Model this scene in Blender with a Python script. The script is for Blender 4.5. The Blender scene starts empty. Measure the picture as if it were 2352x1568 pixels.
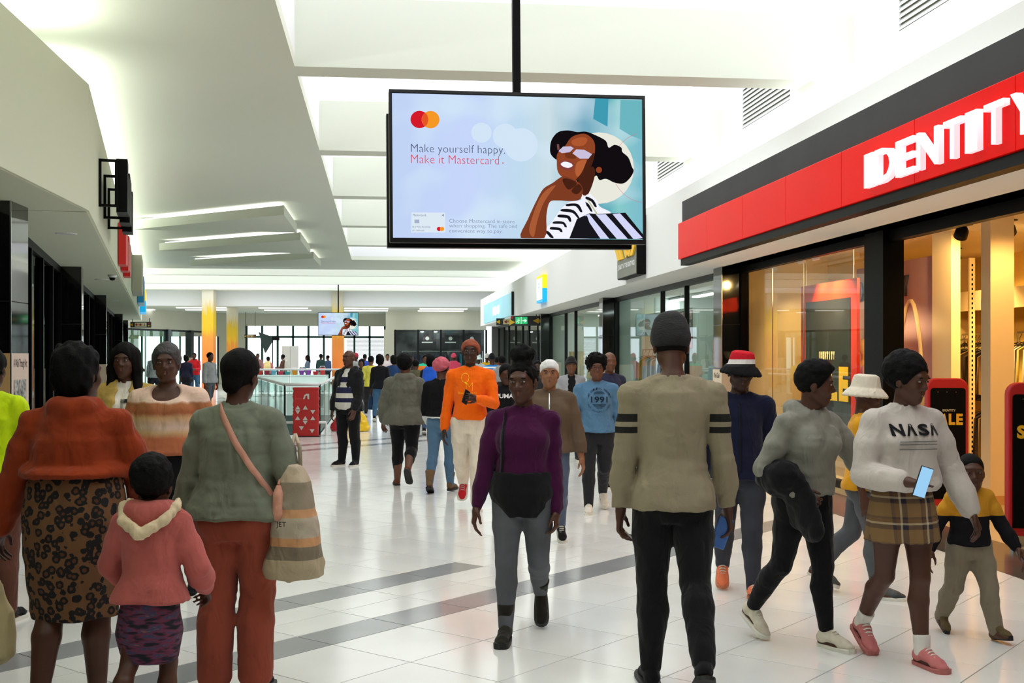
import bpy, bmesh, math, random
import numpy as np
from mathutils import Vector, Matrix, geometry
from mathutils.bvhtree import BVHTree

# ------------------------------------------------------------------ camera, world, exposure
SC = bpy.context.scene
COL = SC.collection
FPX, HZ, CX, EYE = 2690.0, 816.0, 1176.0, 1.62       # focal length and horizon of a 2352x1568 frame, eye height in metres
TH = math.atan(303.0 / FPX)                           # the mall axis runs this far to the left of the view
CT, ST = math.cos(TH), math.sin(TH)
cam_d = bpy.data.cameras.new('camera'); cam = bpy.data.objects.new('camera', cam_d); COL.objects.link(cam)
cam.location = (0, 0, EYE); cam.rotation_euler = (math.pi / 2, 0, -TH)
cam_d.sensor_width = 36; cam_d.lens = FPX / 2352 * 36; cam_d.shift_y = 32 / 2352; cam_d.clip_end = 300
SC.camera = cam
SC.view_settings.view_transform = 'Standard'; SC.view_settings.look = 'None'
SC.view_settings.gamma = 1.0; SC.view_settings.exposure = 0.1; SC.view_settings.use_curve_mapping = False
cy = SC.cycles; cy.max_bounces = 7; cy.diffuse_bounces = 4; cy.glossy_bounces = 3; cy.transmission_bounces = 2; cy.transparent_max_bounces = 14; cy.caustics_reflective = False; cy.caustics_refractive = False; cy.sample_clamp_indirect = 8; cy.adaptive_threshold = .02
wd = bpy.data.worlds.new('overcast_sky'); SC.world = wd; wd.use_nodes = True
wd.node_tree.nodes['Background'].inputs[0].default_value = (0.86, 0.93, 1.0, 1); wd.node_tree.nodes['Background'].inputs[1].default_value = 2.4

PANEL_GLOW = 2.1        # radiance of the glowing panels that stand in for the lit well ceiling
def area(name, loc, rot, sx, sy, power, col=(1, 1, 1), spread=180):
    l = bpy.data.lights.new(name, 'AREA'); l.shape = 'RECTANGLE'; l.size = sx; l.size_y = sy; l.energy = power; l.color = col; l.spread = math.radians(spread)
    o = bpy.data.objects.new(name, l); COL.objects.link(o); o.location = loc; o.rotation_euler = rot; return o
UP = (math.pi, 0, 0)
# fluorescent coves on top of the left bulkhead, lamps of the shops
area('cove_light_left', (-3.25, 3.5, 4.3), UP, 0.25, 15, 430, (1, 1, .96))
area('cove_light_left_far', (-6.6, 30, 4.3), (math.pi, 0, math.radians(10.4)), 0.25, 36, 430, (1, 1, .96))
area('cove_light_right', (5.0, 24, 4.36), UP, 0.25, 58, 170, (1, 1, 1))
def spot(name, loc, tgt, power, col, ang=110, rad=.06):
    l = bpy.data.lights.new(name, 'SPOT'); l.energy = power; l.color = col; l.spot_size = math.radians(ang); l.spot_blend = .6; l.shadow_soft_size = rad
    o = bpy.data.objects.new(name, l); COL.objects.link(o); o.location = loc; d = Vector(tgt) - Vector(loc); o.rotation_euler = d.to_track_quat('-Z', 'Y').to_euler(); return o
WARM = (1, .60, .20)

# ------------------------------------------------------------------ pixel helpers
def W(px, py, d):
    r = (px - CX) / FPX * d; return np.array([r * CT + d * ST, -r * ST + d * CT, EYE + (HZ - py) / FPX * d])
def G(px, py): return W(px, py, FPX * EYE / (py - HZ))
def Yon(px, X): return X / math.tan(math.atan((px - CX) / FPX) + TH)
def depth(X, Y): return X * ST + Y * CT
def Zat(py, X, Y): return EYE + (HZ - py) / FPX * depth(X, Y)

# ------------------------------------------------------------------ materials
def lin(c):
    c = c / 255.0; return c / 12.92 if c <= .04045 else ((c + .055) / 1.055) ** 2.4
def C(r, g, b): return (lin(r), lin(g), lin(b))
MATS = {}
def mat(name, col, rough=.6, metal=0, spec=.5, bump=None, var=None, coat=0, emit=None, sheen=0):
    if name in MATS: return MATS[name]
    m = bpy.data.materials.new(name); m.use_nodes = True; nt = m.node_tree; b = nt.nodes['Principled BSDF']
    b.inputs['Base Color'].default_value = (*col, 1); b.inputs['Roughness'].default_value = rough; b.inputs['Metallic'].default_value = metal
    b.inputs['Specular IOR Level'].default_value = spec; b.inputs['Coat Weight'].default_value = coat; b.inputs['Sheen Weight'].default_value = sheen
    if emit: b.inputs['Emission Color'].default_value = (*emit[0], 1); b.inputs['Emission Strength'].default_value = emit[1]
    if bump or var:
        tc = nt.nodes.new('ShaderNodeTexCoord')
    if bump:
        n = nt.nodes.new('ShaderNodeTexNoise'); n.inputs['Scale'].default_value = bump[0]; n.inputs['Detail'].default_value = 4
        bp = nt.nodes.new('ShaderNodeBump'); bp.inputs['Strength'].default_value = bump[1]; bp.inputs['Distance'].default_value = bump[2] if len(bump) > 2 else .01
        if len(bump) > 3:
            mp = nt.nodes.new('ShaderNodeMapping'); mp.inputs['Scale'].default_value = bump[3]; nt.links.new(tc.outputs['Object'], mp.inputs[0]); nt.links.new(mp.outputs[0], n.inputs['Vector'])
        else: nt.links.new(tc.outputs['Object'], n.inputs['Vector'])
        nt.links.new(n.outputs[0], bp.inputs['Height']); nt.links.new(bp.outputs[0], b.inputs['Normal'])
    if var:
        n = nt.nodes.new('ShaderNodeTexNoise'); n.inputs['Scale'].default_value = var[0]; n.inputs['Detail'].default_value = 3
        nt.links.new(tc.outputs['Object'], n.inputs['Vector'])
        cr = nt.nodes.new('ShaderNodeValToRGB'); v = var[1]; c2 = var[2] if len(var) > 2 else tuple(min(1, x * (1 + v)) for x in col)
        cr.color_ramp.elements[0].color = (*[x * (1 - v) for x in col], 1); cr.color_ramp.elements[1].color = (*c2, 1)
        cr.color_ramp.elements[0].position = .3; cr.color_ramp.elements[1].position = .7
        nt.links.new(n.outputs[0], cr.inputs[0]); nt.links.new(cr.outputs[0], b.inputs['Base Color'])
    MATS[name] = m; return m
def emat(name, col, s=1.0):
    if name in MATS: return MATS[name]
    m = bpy.data.materials.new(name); m.use_nodes = True; nt = m.node_tree; nt.nodes.clear()
    e = nt.nodes.new('ShaderNodeEmission'); o = nt.nodes.new('ShaderNodeOutputMaterial'); e.inputs[0].default_value = (*col, 1); e.inputs[1].default_value = s
    nt.links.new(e.outputs[0], o.inputs[0]); MATS[name] = m
    if name.startswith(('ad_', 'letter', 'sign', 'warm_', 'lit_')): m.cycles.emission_sampling = 'NONE'
    return m
def glass(name, tint=(.93, .98, .96), gl=.12, ior=1.5, rough=.0):
    if name in MATS: return MATS[name]
    m = bpy.data.materials.new(name); m.use_nodes = True; nt = m.node_tree; nt.nodes.clear()
    t = nt.nodes.new('ShaderNodeBsdfTransparent'); g = nt.nodes.new('ShaderNodeBsdfGlossy'); f = nt.nodes.new('ShaderNodeLayerWeight'); mx = nt.nodes.new('ShaderNodeMixShader'); o = nt.nodes.new('ShaderNodeOutputMaterial')
    pw = nt.nodes.new('ShaderNodeMath'); pw.operation = 'POWER'; pw.inputs[1].default_value = 4.0
    ad = nt.nodes.new('ShaderNodeMath'); ad.operation = 'MULTIPLY_ADD'; ad.inputs[1].default_value = .35; ad.inputs[2].default_value = gl
    t.inputs[0].default_value = (*tint, 1); g.inputs['Roughness'].default_value = rough; f.inputs[0].default_value = .5
    nt.links.new(f.outputs['Facing'], pw.inputs[0]); nt.links.new(pw.outputs[0], ad.inputs[0]); nt.links.new(ad.outputs[0], mx.inputs[0]); nt.links.new(t.outputs[0], mx.inputs[1]); nt.links.new(g.outputs[0], mx.inputs[2]); nt.links.new(mx.outputs[0], o.inputs[0])
    MATS[name] = m; return m

# ------------------------------------------------------------------ mesh helpers
class MB:
    def __init__(s): s.V = []; s.F = []
    def quad(s, *p): i = len(s.V); s.V += [tuple(map(float, q)) for q in p]; s.F.append(tuple(range(i, i + len(p)))); return s
    def box(s, lo, hi, M=None):
        x0, y0, z0 = lo; x1, y1, z1 = hi; i = len(s.V)
        P = [(x0, y0, z0), (x1, y0, z0), (x1, y1, z0), (x0, y1, z0), (x0, y0, z1), (x1, y0, z1), (x1, y1, z1), (x0, y1, z1)]
        if M is not None: P = [tuple(M @ Vector(p)) for p in P]
        s.V += P; s.F += [tuple(i + k for k in f) for f in ((0, 3, 2, 1), (4, 5, 6, 7), (0, 1, 5, 4), (1, 2, 6, 5), (2, 3, 7, 6), (3, 0, 4, 7))]; return s
    def prism(s, poly, z0, z1):
        """poly: list of (x,y), any winding"""
        a = sum(poly[k][0] * poly[(k + 1) % len(poly)][1] - poly[(k + 1) % len(poly)][0] * poly[k][1] for k in range(len(poly)))
        if a < 0: poly = poly[::-1]
        n = len(poly); i = len(s.V); s.V += [(x, y, z0) for x, y in poly] + [(x, y, z1) for x, y in poly]
        s.F += [tuple(i + k for k in range(n - 1, -1, -1)), tuple(i + n + k for k in range(n))]
        s.F += [(i + k, i + (k + 1) % n, i + n + (k + 1) % n, i + n + k) for k in range(n)]; return s
    def bar(s, a, b, w, h=None):
        """rectangular bar from a to b"""
        a, b = np.array(a, float), np.array(b, float); h = h or w; d = nrm3(b - a); u = np.cross(d, (0, 0, 1.0))
        u = np.array([1.0, 0, 0]) if np.linalg.norm(u) < 1e-4 else nrm3(u); v = np.cross(u, d); i = len(s.V)
        for p in (a, b):
            for x, y in ((-1, -1), (1, -1), (1, 1), (-1, 1)): s.V.append(tuple(p + u * x * w / 2 + v * y * h / 2))
        s.F += [tuple(i + k for k in f) for f in ((0, 1, 2, 3), (7, 6, 5, 4), (0, 4, 5, 1), (1, 5, 6, 2), (2, 6, 7, 3), (3, 7, 4, 0))]; return s
    def tube(s, pts, r, n=8):
        pts = [np.array(p, float) for p in pts]; rs = r if hasattr(r, '__len__') else [r] * len(pts); i = len(s.V)
        for k, p in enumerate(pts):
            d = nrm3(pts[min(k + 1, len(pts) - 1)] - pts[max(k - 1, 0)]); u = np.cross(d, (0, 0, 1.0))
            u = np.array([1.0, 0, 0]) if np.linalg.norm(u) < 1e-3 else nrm3(u); v = np.cross(d, u)
            for j in range(n): t = 2 * math.pi * j / n; s.V.append(tuple(p + (u * math.cos(t) + v * math.sin(t)) * rs[k]))
        for k in range(len(pts) - 1):
            for j in range(n): s.F.append((i + k * n + j, i + k * n + (j + 1) % n, i + (k + 1) * n + (j + 1) % n, i + (k + 1) * n + j))
        s.F += [tuple(i + j for j in range(n - 1, -1, -1)), tuple(i + (len(pts) - 1) * n + j for j in range(n))]; return s
    def lathe(s, c, prof, n=16, M=None):
        """prof: list of (radius, z)"""
        i = len(s.V); c = np.array(c, float)
        for rr, z in prof:
            for j in range(n):
                t = 2 * math.pi * j / n; p = np.array([rr * math.cos(t), rr * math.sin(t), z])
                if M is not None: p = np.array(M @ Vector(p))
                s.V.append(tuple(c + p))
        for k in range(len(prof) - 1):
            for j in range(n): s.F.append((i + k * n + j, i + k * n + (j + 1) % n, i + (k + 1) * n + (j + 1) % n, i + (k + 1) * n + j))
        s.F += [tuple(i + j for j in range(n - 1, -1, -1)), tuple(i + (len(prof) - 1) * n + j for j in range(n))]; return s
    def me(s, name, smooth=False):
        m = bpy.data.meshes.new(name); m.from_pydata(s.V, [], s.F); m.update()
        if smooth:
            for p in m.polygons: p.use_smooth = True
        return m
    def obj(s, name, m, parent=None, smooth=False, bevel=0):
        o = link(name, s.me(name, smooth), m, parent)
        if bevel: b = o.modifiers.new('bevel', 'BEVEL'); b.width = bevel; b.segments = 2; b.limit_method = 'ANGLE'
        return o
def nrm3(v): l = np.linalg.norm(v); return v / l if l > 1e-9 else v
def link(name, me, m=None, parent=None):
    o = bpy.data.objects.new(name, me); COL.objects.link(o)
    if m is not None and me is not None and len(me.materials) == 0: me.materials.append(m)
    if parent is not None:
        o.parent = parent
        if parent.type == 'EMPTY' and parent.name not in LOCAL: o.matrix_parent_inverse = parent.matrix_basis.inverted()   # part built in world coordinates
    return o
LOCAL = set()                                         # roots whose parts are built in the root's own frame (people)
def empty(name, loc=(0, 0, 0), rz=0):
    o = bpy.data.objects.new(name, None); COL.objects.link(o); o.location = loc; o.rotation_euler = (0, 0, rz); o.empty_display_size = .2; return o
def tag(o, label, cat, group=None):
    o['label'] = label; o['category'] = cat
    if group: o['group'] = group
    return o
def struct(o): o['kind'] = 'structure'; return o
def text_mesh(txt, size, extrude=.0, offset=0.0, align='CENTER', spacing=1.0, shear=0):
    cu = bpy.data.curves.new('lettering', 'FONT'); cu.body = txt; cu.size = size; cu.extrude = extrude; cu.offset = offset; cu.align_x = align; cu.align_y = 'CENTER'; cu.space_character = spacing; cu.shear = shear; cu.resolution_u = 3
    o = bpy.data.objects.new('lettering', cu); COL.objects.link(o); bpy.context.view_layer.update()
    me = bpy.data.meshes.new_from_object(o.evaluated_get(bpy.context.evaluated_depsgraph_get())); COL.objects.unlink(o); bpy.data.objects.remove(o); bpy.data.curves.remove(cu); me.name = 'lettering'; return me
def frame_mat(origin, xdir, ydir):
    """matrix whose x axis runs along xdir, y along ydir (right handed)"""
    x = Vector(xdir).normalized(); y = Vector(ydir).normalized(); z = x.cross(y)
    return Matrix(((x.x, y.x, z.x, origin[0]), (x.y, y.y, z.y, origin[1]), (x.z, y.z, z.z, origin[2]), (0, 0, 0, 1)))
def put_text(txt, size, origin, xdir, ydir, m, parent=None, name='lettering', width=None, height=None, **kw):
    me = text_mesh(txt, size, **kw)
    if width or height:
        co = np.array([v.co for v in me.vertices]); w = np.ptp(co[:, 0]); hh = np.ptp(co[:, 1]); c = (co.max(0) + co.min(0)) / 2
        fx = width / w if width else 1; fy = height / hh if height else fx
        if not width: fx = fy
        for v in me.vertices: v.co.x = (v.co.x - c[0]) * fx; v.co.y = (v.co.y - c[1]) * fy
    me.transform(frame_mat(origin, xdir, ydir)); return link(name, me, m, parent)

# common materials
M_WHITE = mat('white_plaster', C(240, 240, 236), .85, bump=(60, .05))
M_CEIL = mat('ceiling_paint', C(220, 225, 212), .9, bump=(40, .04))
M_BLACKST = mat('black_granite', C(14, 14, 16), .06, spec=.6, var=(40, .3), coat=.3)
M_BLACK = mat('black_metal', C(6, 6, 7), .45, spec=.12, bump=(80, .03))
M_DARKFR = mat('dark_frame', C(17, 22, 22), .4, spec=.3, bump=(80, .03))
M_GLASS = glass('shop_glass', (.95, .985, .97), .035)
M_DGLASS = glass('dark_shop_glass', (.5, .55, .55), .03)
M_BGLASS = glass('balustrade_glass', (.84, .93, .9), .035)
M_WHITEMET = mat('white_metal', C(225, 228, 228), .35, bump=(80, .02))
M_CHROME = mat('brushed_steel', C(190, 192, 192), .25, 1, bump=(80, .03))
M_RED = mat('gloss_red', C(252, 10, 4), .22, spec=.05, var=(.6, .05))
M_CREAM = mat('cream_poster', C(226, 205, 178), .6, var=(4, .05))
M_YEL = mat('sale_yellow', C(250, 196, 10), .5, var=(8, .05))
# ------------------------------------------------------------------ floor
HOLE = [(-1.92, 24.1), (-1.22, 24.1), (-1.22, 50.0), (-6.35, 50.0)]
def inside(p, poly):
    r = False
    for k in range(len(poly)):
        (x1, y1), (x2, y2) = poly[k], poly[(k + 1) % len(poly)]
        if (y1 > p[1]) != (y2 > p[1]) and p[0] < (x2 - x1) * (p[1] - y1) / (y2 - y1) + x1: r = not r
    return r
M_GROUT = mat('tile_grout', C(92, 90, 84), .8, bump=(50, .1))
M_TILE = mat('polished_tile', C(236, 236, 232), .13, spec=.55, var=(1.3, .05), bump=(3, .012, .02))
M_TILED = mat('polished_tile_grey', C(150, 152, 154), .14, spec=.55, var=(2, .06), bump=(3, .012, .02))
M_TILEB = mat('border_tile_brown', C(88, 80, 72), .16, spec=.5, var=(2, .08))
M_SHOPF = mat('shop_floor', C(196, 176, 140), .16, var=(1, .05))
def flat_with_hole(outer, hole, z):
    polys = [[Vector((*p, 0)) for p in outer], [Vector((*p, 0)) for p in hole]]
    tri = geometry.tessellate_polygon(polys); P = outer + hole; mb = MB(); mb.V = [(*p, z) for p in P]
    for t in tri:
        a, b, c = [P[i] for i in t]
        mb.F.append(tuple(t) if (b[0] - a[0]) * (c[1] - a[1]) - (b[1] - a[1]) * (c[0] - a[0]) > 0 else tuple(t[::-1]))
    return mb
fl = struct(flat_with_hole([(-26, -8), (14, -8), (14, 72), (-26, 72)], HOLE, -.004).obj('floor', M_GROUT))
# joint lattice at 45 degrees to the mall
O45 = G(942.65, 1520)[:2]; Uv = np.array([1, 1]) / math.sqrt(2); Sv = np.array([-1, 1]) / math.sqrt(2)
def us(p): q = np.array(p[:2]) - O45; return q @ Uv, q @ Sv
u_end = us(G(560 + 1905 / 3.92, 1180 + 440 / 3.92))[0]
s_far = round(us(G(690, 1036))[1] / .6) * .6
def tile_kind(iu, s0):
    """dark bands: two half-tile stripes near the camera, two further on"""
    if .55 < s0 < .7: return iu * .6 < 7.6
    if 1.45 < s0 < 1.6: return (iu + 1) * .6 <= u_end + .1
    if abs(s0 - s_far) < .1 or abs(s0 - s_far - .9) < .1: return True
    return False
tiles = []
halves = {1, 2, round(s_far / .6), round(s_far / .6) + 1}
for iu in range(-24, 60):
    for js in range(-12, 60):
        parts = [(js * .6, .6)] if js not in halves else [(js * .6, .3), (js * .6 + .3, .3)]
        for s0, w in parts:
            c = O45 + Uv * (iu + .5) * .6 + Sv * (s0 + w / 2)
            if not (-12 < c[0] < 5.1 and -3 < c[1] < 47.3): continue
            if c[1] > 11 and c[0] < -2.3 - (c[1] - 11) * .183 - 1.6: continue
            if c[1] < 12 and c[0] < -4.2: continue
            if any(inside(O45 + Uv * (iu + a) * .6 + Sv * (s0 + b * w), HOLE) for a in (0, 1) for b in (0, 1)) or inside(c, HOLE): continue
            d = depth(*c); r = c[0] * CT - c[1] * ST
            vis = d > 3.5 and abs(r / d * FPX) < 1330 and HZ + EYE / d * FPX < 1680
            tiles.append((d if vis else 1e3 + d, iu, s0, w, tile_kind(iu, s0), c))
tiles.sort(key=lambda t: t[0])
g = .0022
def tile_shape(w):
    a, b = .3 - g, w / 2 - g; mb = MB(); e = .0015
    P = lambda x, y, z: (*(Uv * x + Sv * y), z)
    mb.V = [P(-a, -b, -.003), P(a, -b, -.003), P(a, b, -.003), P(-a, b, -.003), P(-a + e, -b + e, 0), P(a - e, -b + e, 0), P(a - e, b - e, 0), P(-a + e, b - e, 0)]
    mb.F = [(4, 5, 6, 7), (0, 1, 5, 4), (1, 2, 6, 5), (2, 3, 7, 6), (3, 0, 4, 7)]; return mb
tm = {}
for w in (.6, .3):
    for dk in (False, True):
        me = tile_shape(w).me('tile'); me.materials.append(M_TILED if dk else M_TILE); tm[(w, dk)] = me
rest = MB(); restd = MB(); base = {w: tile_shape(w) for w in (.6, .3)}
for k, (d, iu, s0, w, dk, c) in enumerate(tiles):
    if k < 290: o = link('tile', tm[(w, dk)], None, fl); o.location = (c[0], c[1], 0)
    else:
        t = restd if dk else rest; i = len(t.V); t.V += [(x + c[0], y + c[1], z) for x, y, z in base[w].V]; t.F += [tuple(i + q for q in f) for f in base[w].F]
rest.obj('floor_tiles', M_TILE, fl)['kind'] = 'stuff'; restd.obj('band_tiles', M_TILED, fl)['kind'] = 'stuff'
# brown border in front of the right-hand shops, shop floors, far floor
b = MB()
for k in range(60): b.box((4.62, -3 + k * .9 + g, -.004), (5.34, -3 + (k + 1) * .9 - g, .0012))
b.obj('border_tile', M_TILEB, fl)['kind'] = 'stuff'; MB().box((4.617, -3, -.005), (5.36, 51.5, .0004)).obj('border_joint', M_GROUT, fl)
MB().box((5.342, -3, -.006), (13, 56, .0013)).obj('shop_floor_tile', M_SHOPF, fl)
far = MB()
far.box((-25, 47.0, -.006), (13, 72, -.001)); far.V = [v if not (v[2] > -.002 and False) else v for v in far.V]
ff = flat_with_hole([(-25, 46.6), (4.62, 46.6), (4.62, 71.5), (-25, 71.5)], [(-1.22, 46.7), (-1.22, 50), (-6.35, 50), (-5.7, 46.7)], 0.0).obj('far_floor_tile', M_TILE, fl)
MB().prism([(-25, 11), (-2.4, 11), (-9.7, 49), (-25, 49)], -.006, -.0005).obj('left_shop_floor_tile', mat('dark_shop_floor', C(60, 58, 55), .2, var=(2, .1)), fl)

# ------------------------------------------------------------------ atrium slab edge and lower level
M_SLAB = mat('slab_edge', C(205, 210, 204), .6, var=(2, .05))
st = struct(MB().obj('trim_1', M_SLAB)); bpy.data.objects.remove(st)
e = MB()
for k in range(4):
    p, q = HOLE[k], HOLE[(k + 1) % 4]; e.quad((*p, 0), (*q, 0), (*q, -.9), (*p, -.9)); 
struct(e.obj('trim_1', M_SLAB))
e = MB()
for k in range(4):
    p, q = np.array(HOLE[k]), np.array(HOLE[(k + 1) % 4]); d = nrm3(q - p); n = np.array([d[1], -d[0]]) * .3
    e.quad((*(p - d * .1), .003), (*(p + n - d * .1), .003), (*(q + n + d * .1), .003), (*(q + d * .1), .003))
struct(e.obj('trim_2', mat('atrium_kerb', C(222, 222, 215), .2, var=(2, .04))))
low = MB(); low.box((-12, 20, -4.6), (5, 56, -4.5)); low.quad((-12, 54, -4.5), (5, 54, -4.5), (5, 54, -.9), (-12, 54, -.9))
struct(low.obj('floor_lower', mat('lower_level', C(70, 96, 88), .35, var=(.5, .35))))

# ------------------------------------------------------------------ ceiling and raised wells
BEAMS = [7.6, 12.66, 17.8, 22.85, 28.05, 33.0]
XA, XR, ZC = -.905, 5.3, 4.7
cl = MB(); cl.box((-26, -8, ZC), (XA, 40.6, ZC + .12)); cl.box((XA, 38.1, ZC), (XR + 1, 42.5, ZC + .12)); cl.box((-26, 40.6, ZC), (XA, 42.5, ZC + .12))
cl.box((XA, -8, ZC), (XR + 1, 2.2, ZC + .12)); cl.box((-26, 56, ZC), (7, 57.3, ZC + .12)); cl.box((-26, 57.2, 4.0), (7, 72, 4.1))  # near flat ceiling, out of view, closes the well to dim the foreground
ceil = struct(cl.obj('ceiling', M_CEIL))
M_WELL = mat('well_plaster', C(234, 236, 238), .85, bump=(60, .04))
w = MB(); w.box((XA - .1, 2.2, ZC + .12), (XA, 38.1, 6.3)); w.box((XA - .1, 38.1, ZC + .12), (XR + .3, 38.3, 6.3)); w.box((XA - .1, 2.0, ZC + .12), (XR + .3, 2.2, 6.3))
w.box((-26, 42.3, ZC + .12), (7, 42.5, 6.3)); w.box((-26, 56, ZC + .12), (7, 56.2, 6.3)); w.box((-26, 42.5, ZC), (-25.8, 56, 6.3)); w.box((6.8, 42.5, 3), (7, 56, 6.3))
struct(w.obj('wall_well', M_WELL))
for k, y in enumerate(BEAMS):
    m = MB(); m.box((XA, y, ZC), (XR, y + .45, ZC + .75))
    i = len(m.V); m.V += [(XR - .5, y, ZC), (XR, y, ZC - .4), (XR, y, ZC), (XR - .5, y + .45, ZC), (XR, y + .45, ZC - .4), (XR, y + .45, ZC)]
    m.F += [(i, i + 1, i + 2), (i + 3, i + 5, i + 4), (i, i + 3, i + 4, i + 1)]
    o = m.obj('beam', M_CEIL, ceil)
for y in (45.8, 51.2): MB().box((-26, y, ZC), (7, y + .35, ZC + .6)).obj('beam', M_CEIL, ceil)
M_GLOWP = emat('well_glow', (.965, .985, 1.0), PANEL_GLOW)  # glowing sheets added in place of the uplit plaster ceiling
ys = [2.2] + BEAMS + [38.1]
for y0, y1 in zip(ys, ys[1:]):
    a = y0 + .45 if y0 in BEAMS else y0
    o = MB().box((XA, a - .2, 6.2), (XR + .2, y1 + .2, 6.24)).obj('skylight_panel', M_GLOWP, ceil)
for y0, y1 in ((42.5, 45.8), (46.15, 51.2), (51.55, 56)):
    MB().box((-25.8, y0, 6.2), (6.8, y1, 6.24)).obj('skylight_panel', M_GLOWP, ceil)
struct(MB().box((-26, 57.0, 3.98), (7, 57.199, 4.699)).obj('wall_far_upper', M_WELL))
for x in (-14, -10, -6, -2, 2):
    for y in (59.2, 62.0): MB().box((x, y, 3.96), (x + 2.4, y + .5, 3.999)).obj('far_fill_panel', emat('far_fill_glow', (1, 1, .97), 2.4), ceil)  # glowing boxes added to brighten the far end, not known fittings
# triangular dropped ceiling rafts with light behind them
def raft(c_near, c_far, tip, th=.19):
    pts = [W(*c_near), W(*c_far), W(*tip)]; z = pts[0][2]; P = [(p[0], p[1]) for p in pts]
    m = MB().prism(P, z, z + th); o = m.obj('ceiling_raft', M_CEIL, ceil); c = np.mean(P, 0)
    q = [tuple(c + (np.array(p) - c) * .94) for p in P]
    MB().prism(q, z + th + .01, z + th + .03).obj('cove_lamp', emat('cove_lamp', (1, .99, .94), 2.6), o)
dz = 4.42 - EYE
dd = lambda py: FPX * dz / (HZ - py)
raft((652, 493, dd(493)), (682, 534, dd(534)), (303, 527, dd(527)))
raft((690, 551, dd(551)), (713, 582, dd(582)), (366, 575, dd(575)))
raft((720, 593, dd(593)), (738, 613, dd(613)), (436, 610, dd(610)))

# ------------------------------------------------------------------ right-hand wall
wr = MB(); wr.box((4.75, -8, 3.0), (XR, 55.6, 4.26)); wr.box((XR, -8, 3.0), (XR + .3, 42.3, 6.3)); wr.box((XR, 42.3, 3), (XR + 1.4, 55.6, 4.26))
wr.box((4.48, 2.5, 2.97), (4.76, 17.02, 3.9)); wr.box((XR + .3, 17.9, 3.0), (13, 56, 3.1)); wr.box((XR + .3, 11.9, 3.25), (13, 18.0, 3.35)); wr.box((4.48, -8, 3.0), (13, 11.9, 3.1)) if False else None
wr.box((XR, -8, 3.0), (5.75, 17.9, 3.1)); wr.box((XR + .3, -8, 3.25), (13, 12, 3.35))
wr_o = struct(wr.obj('wall_right', M_WHITE))
struct(MB().box((13, -8, 0), (13.2, 56, 3.4)).box((5.3, 55.6, 0), (13, 55.8, 4.26)).box((-26, -8.2, 0), (14, -8, 6.3)).obj('wall_back', mat('back_wall', C(96, 94, 90), .8, var=(1, .05))))  # the wall behind the camera is added, unseen, to keep out fill light
# wall above with louvred air vents
def vent(y0, y1, z0, z1, lab):
    t = empty('air_vent', (XR, (y0 + y1) / 2, z0)); tag(t, lab, 'air vent', 'louvred air vents above the right shops')
    f = MB(); x0, x1 = XR - .03, XR
    f.box((x0, y0, z0), (x1, y0 + .05, z1)); f.box((x0, y1 - .05, z0), (x1, y1, z1)); f.box((x0, y0 + .05, z0), (x1, y1 - .05, z0 + .05)); f.box((x0, y0 + .05, z1 - .05), (x1, y1 - .05, z1)); f.obj('frame', M_WHITEMET, t)
    MB().box((XR - .006, y0 + .05, z0 + .05), (XR - .001, y1 - .05, z1 - .05)).obj('backing', mat('vent_dark', C(120, 118, 96), .8, var=(3, .1)), t)
    z = z0 + .07
    while z < z1 - .08:
        MB().quad((XR - .008, y0 + .05, z + .045), (XR - .03, y0 + .05, z), (XR - .03, y1 - .05, z), (XR - .008, y1 - .05, z + .045)).quad((XR - .03, y0 + .05, z), (XR - .03, y0 + .05, z - .012), (XR - .03, y1 - .05, z - .012), (XR - .03, y1 - .05, z)).obj('slat', M_WHITEMET, t); z += .062
vent(14.6, 16.7, 4.88, 5.7, 'white louvred air vent high on the wall, middle of the three')
vent(19.95, 22.0, 4.88, 5.7, 'white louvred air vent high on the wall, just right of the big screen')
vent(9.4, 11.5, 4.88, 5.7, 'white louvred air vent high on the wall at the top right corner')
# granite pillars of the right-hand shops, with a cream poster low down
def pillar(x0, x1, y0, y1, z1, name, mface):
    p = struct(empty(name, ((x0 + x1) / 2, (y0 + y1) / 2, 0)))
    zs = [0, .72, 1.42, 2.1, z1]
    for a, b_ in zip(zs, zs[1:]):
        MB().box((x0 + .002, y0 + .002, a + .003), (x1 - .002, y1, b_ - .003)).obj('granite_slab', M_BLACKST, p, bevel=.003)
    MB().box((x0 + .01, y0 + .01, 0), (x1 - .01, y1 - .01, z1)).obj('core', mat('pillar_joint', C(70, 68, 64), .5, var=(5, .1)), p)
    xf = x0 if mface < 0 else x1
    MB().box((xf - .006, y0 - .006, 0), (xf + .006, y0 + .006, z1)).obj('corner_strip', M_CHROME, p)
    return p
pr = [(17.72, 18.2), (27.55, 28.0), (38.4, 38.9)]
for k, (a, b_) in enumerate(pr): pillar(5.28, 5.62, a, b_, 3.0, f'trim_{3 + k}', -1)
def poster(x0, x1, y0, y1, lab, mx):
    t = empty('poster', ((x0 + x1) / 2, y0, .3)); tag(t, lab, 'poster', 'cream posters on the granite pillars')
    MB().box((x0 - .004, y0 - .008, .3), (x1, y0 - .003, 1.4)).obj('front_sheet', M_CREAM, t)
    xf = x0 - .008 if mx < 0 else x1 + .003
    MB().box((xf, y0 - .008, .3), (xf + .005, y1, 1.4)).obj('side_sheet', M_CREAM, t); return t
po = poster(5.28, 5.60, 17.72, 18.2, 'cream poster on the granite pillar left of the warm-lit shop window', -1)
poster(5.28, 5.60, 27.55, 28.0, 'plain cream poster on the granite pillar behind the bald man in navy', -1)
poster(5.28, 5.60, 38.4, 38.9, 'plain cream poster on the far granite pillar beside the white headwrap', -1)
put_text('Ye Gai', .1, (5.268, 17.97, 1.31), (0, -1, 0), (0, 0, 1), M_BLACK, po, width=.3, shear=.3)

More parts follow.
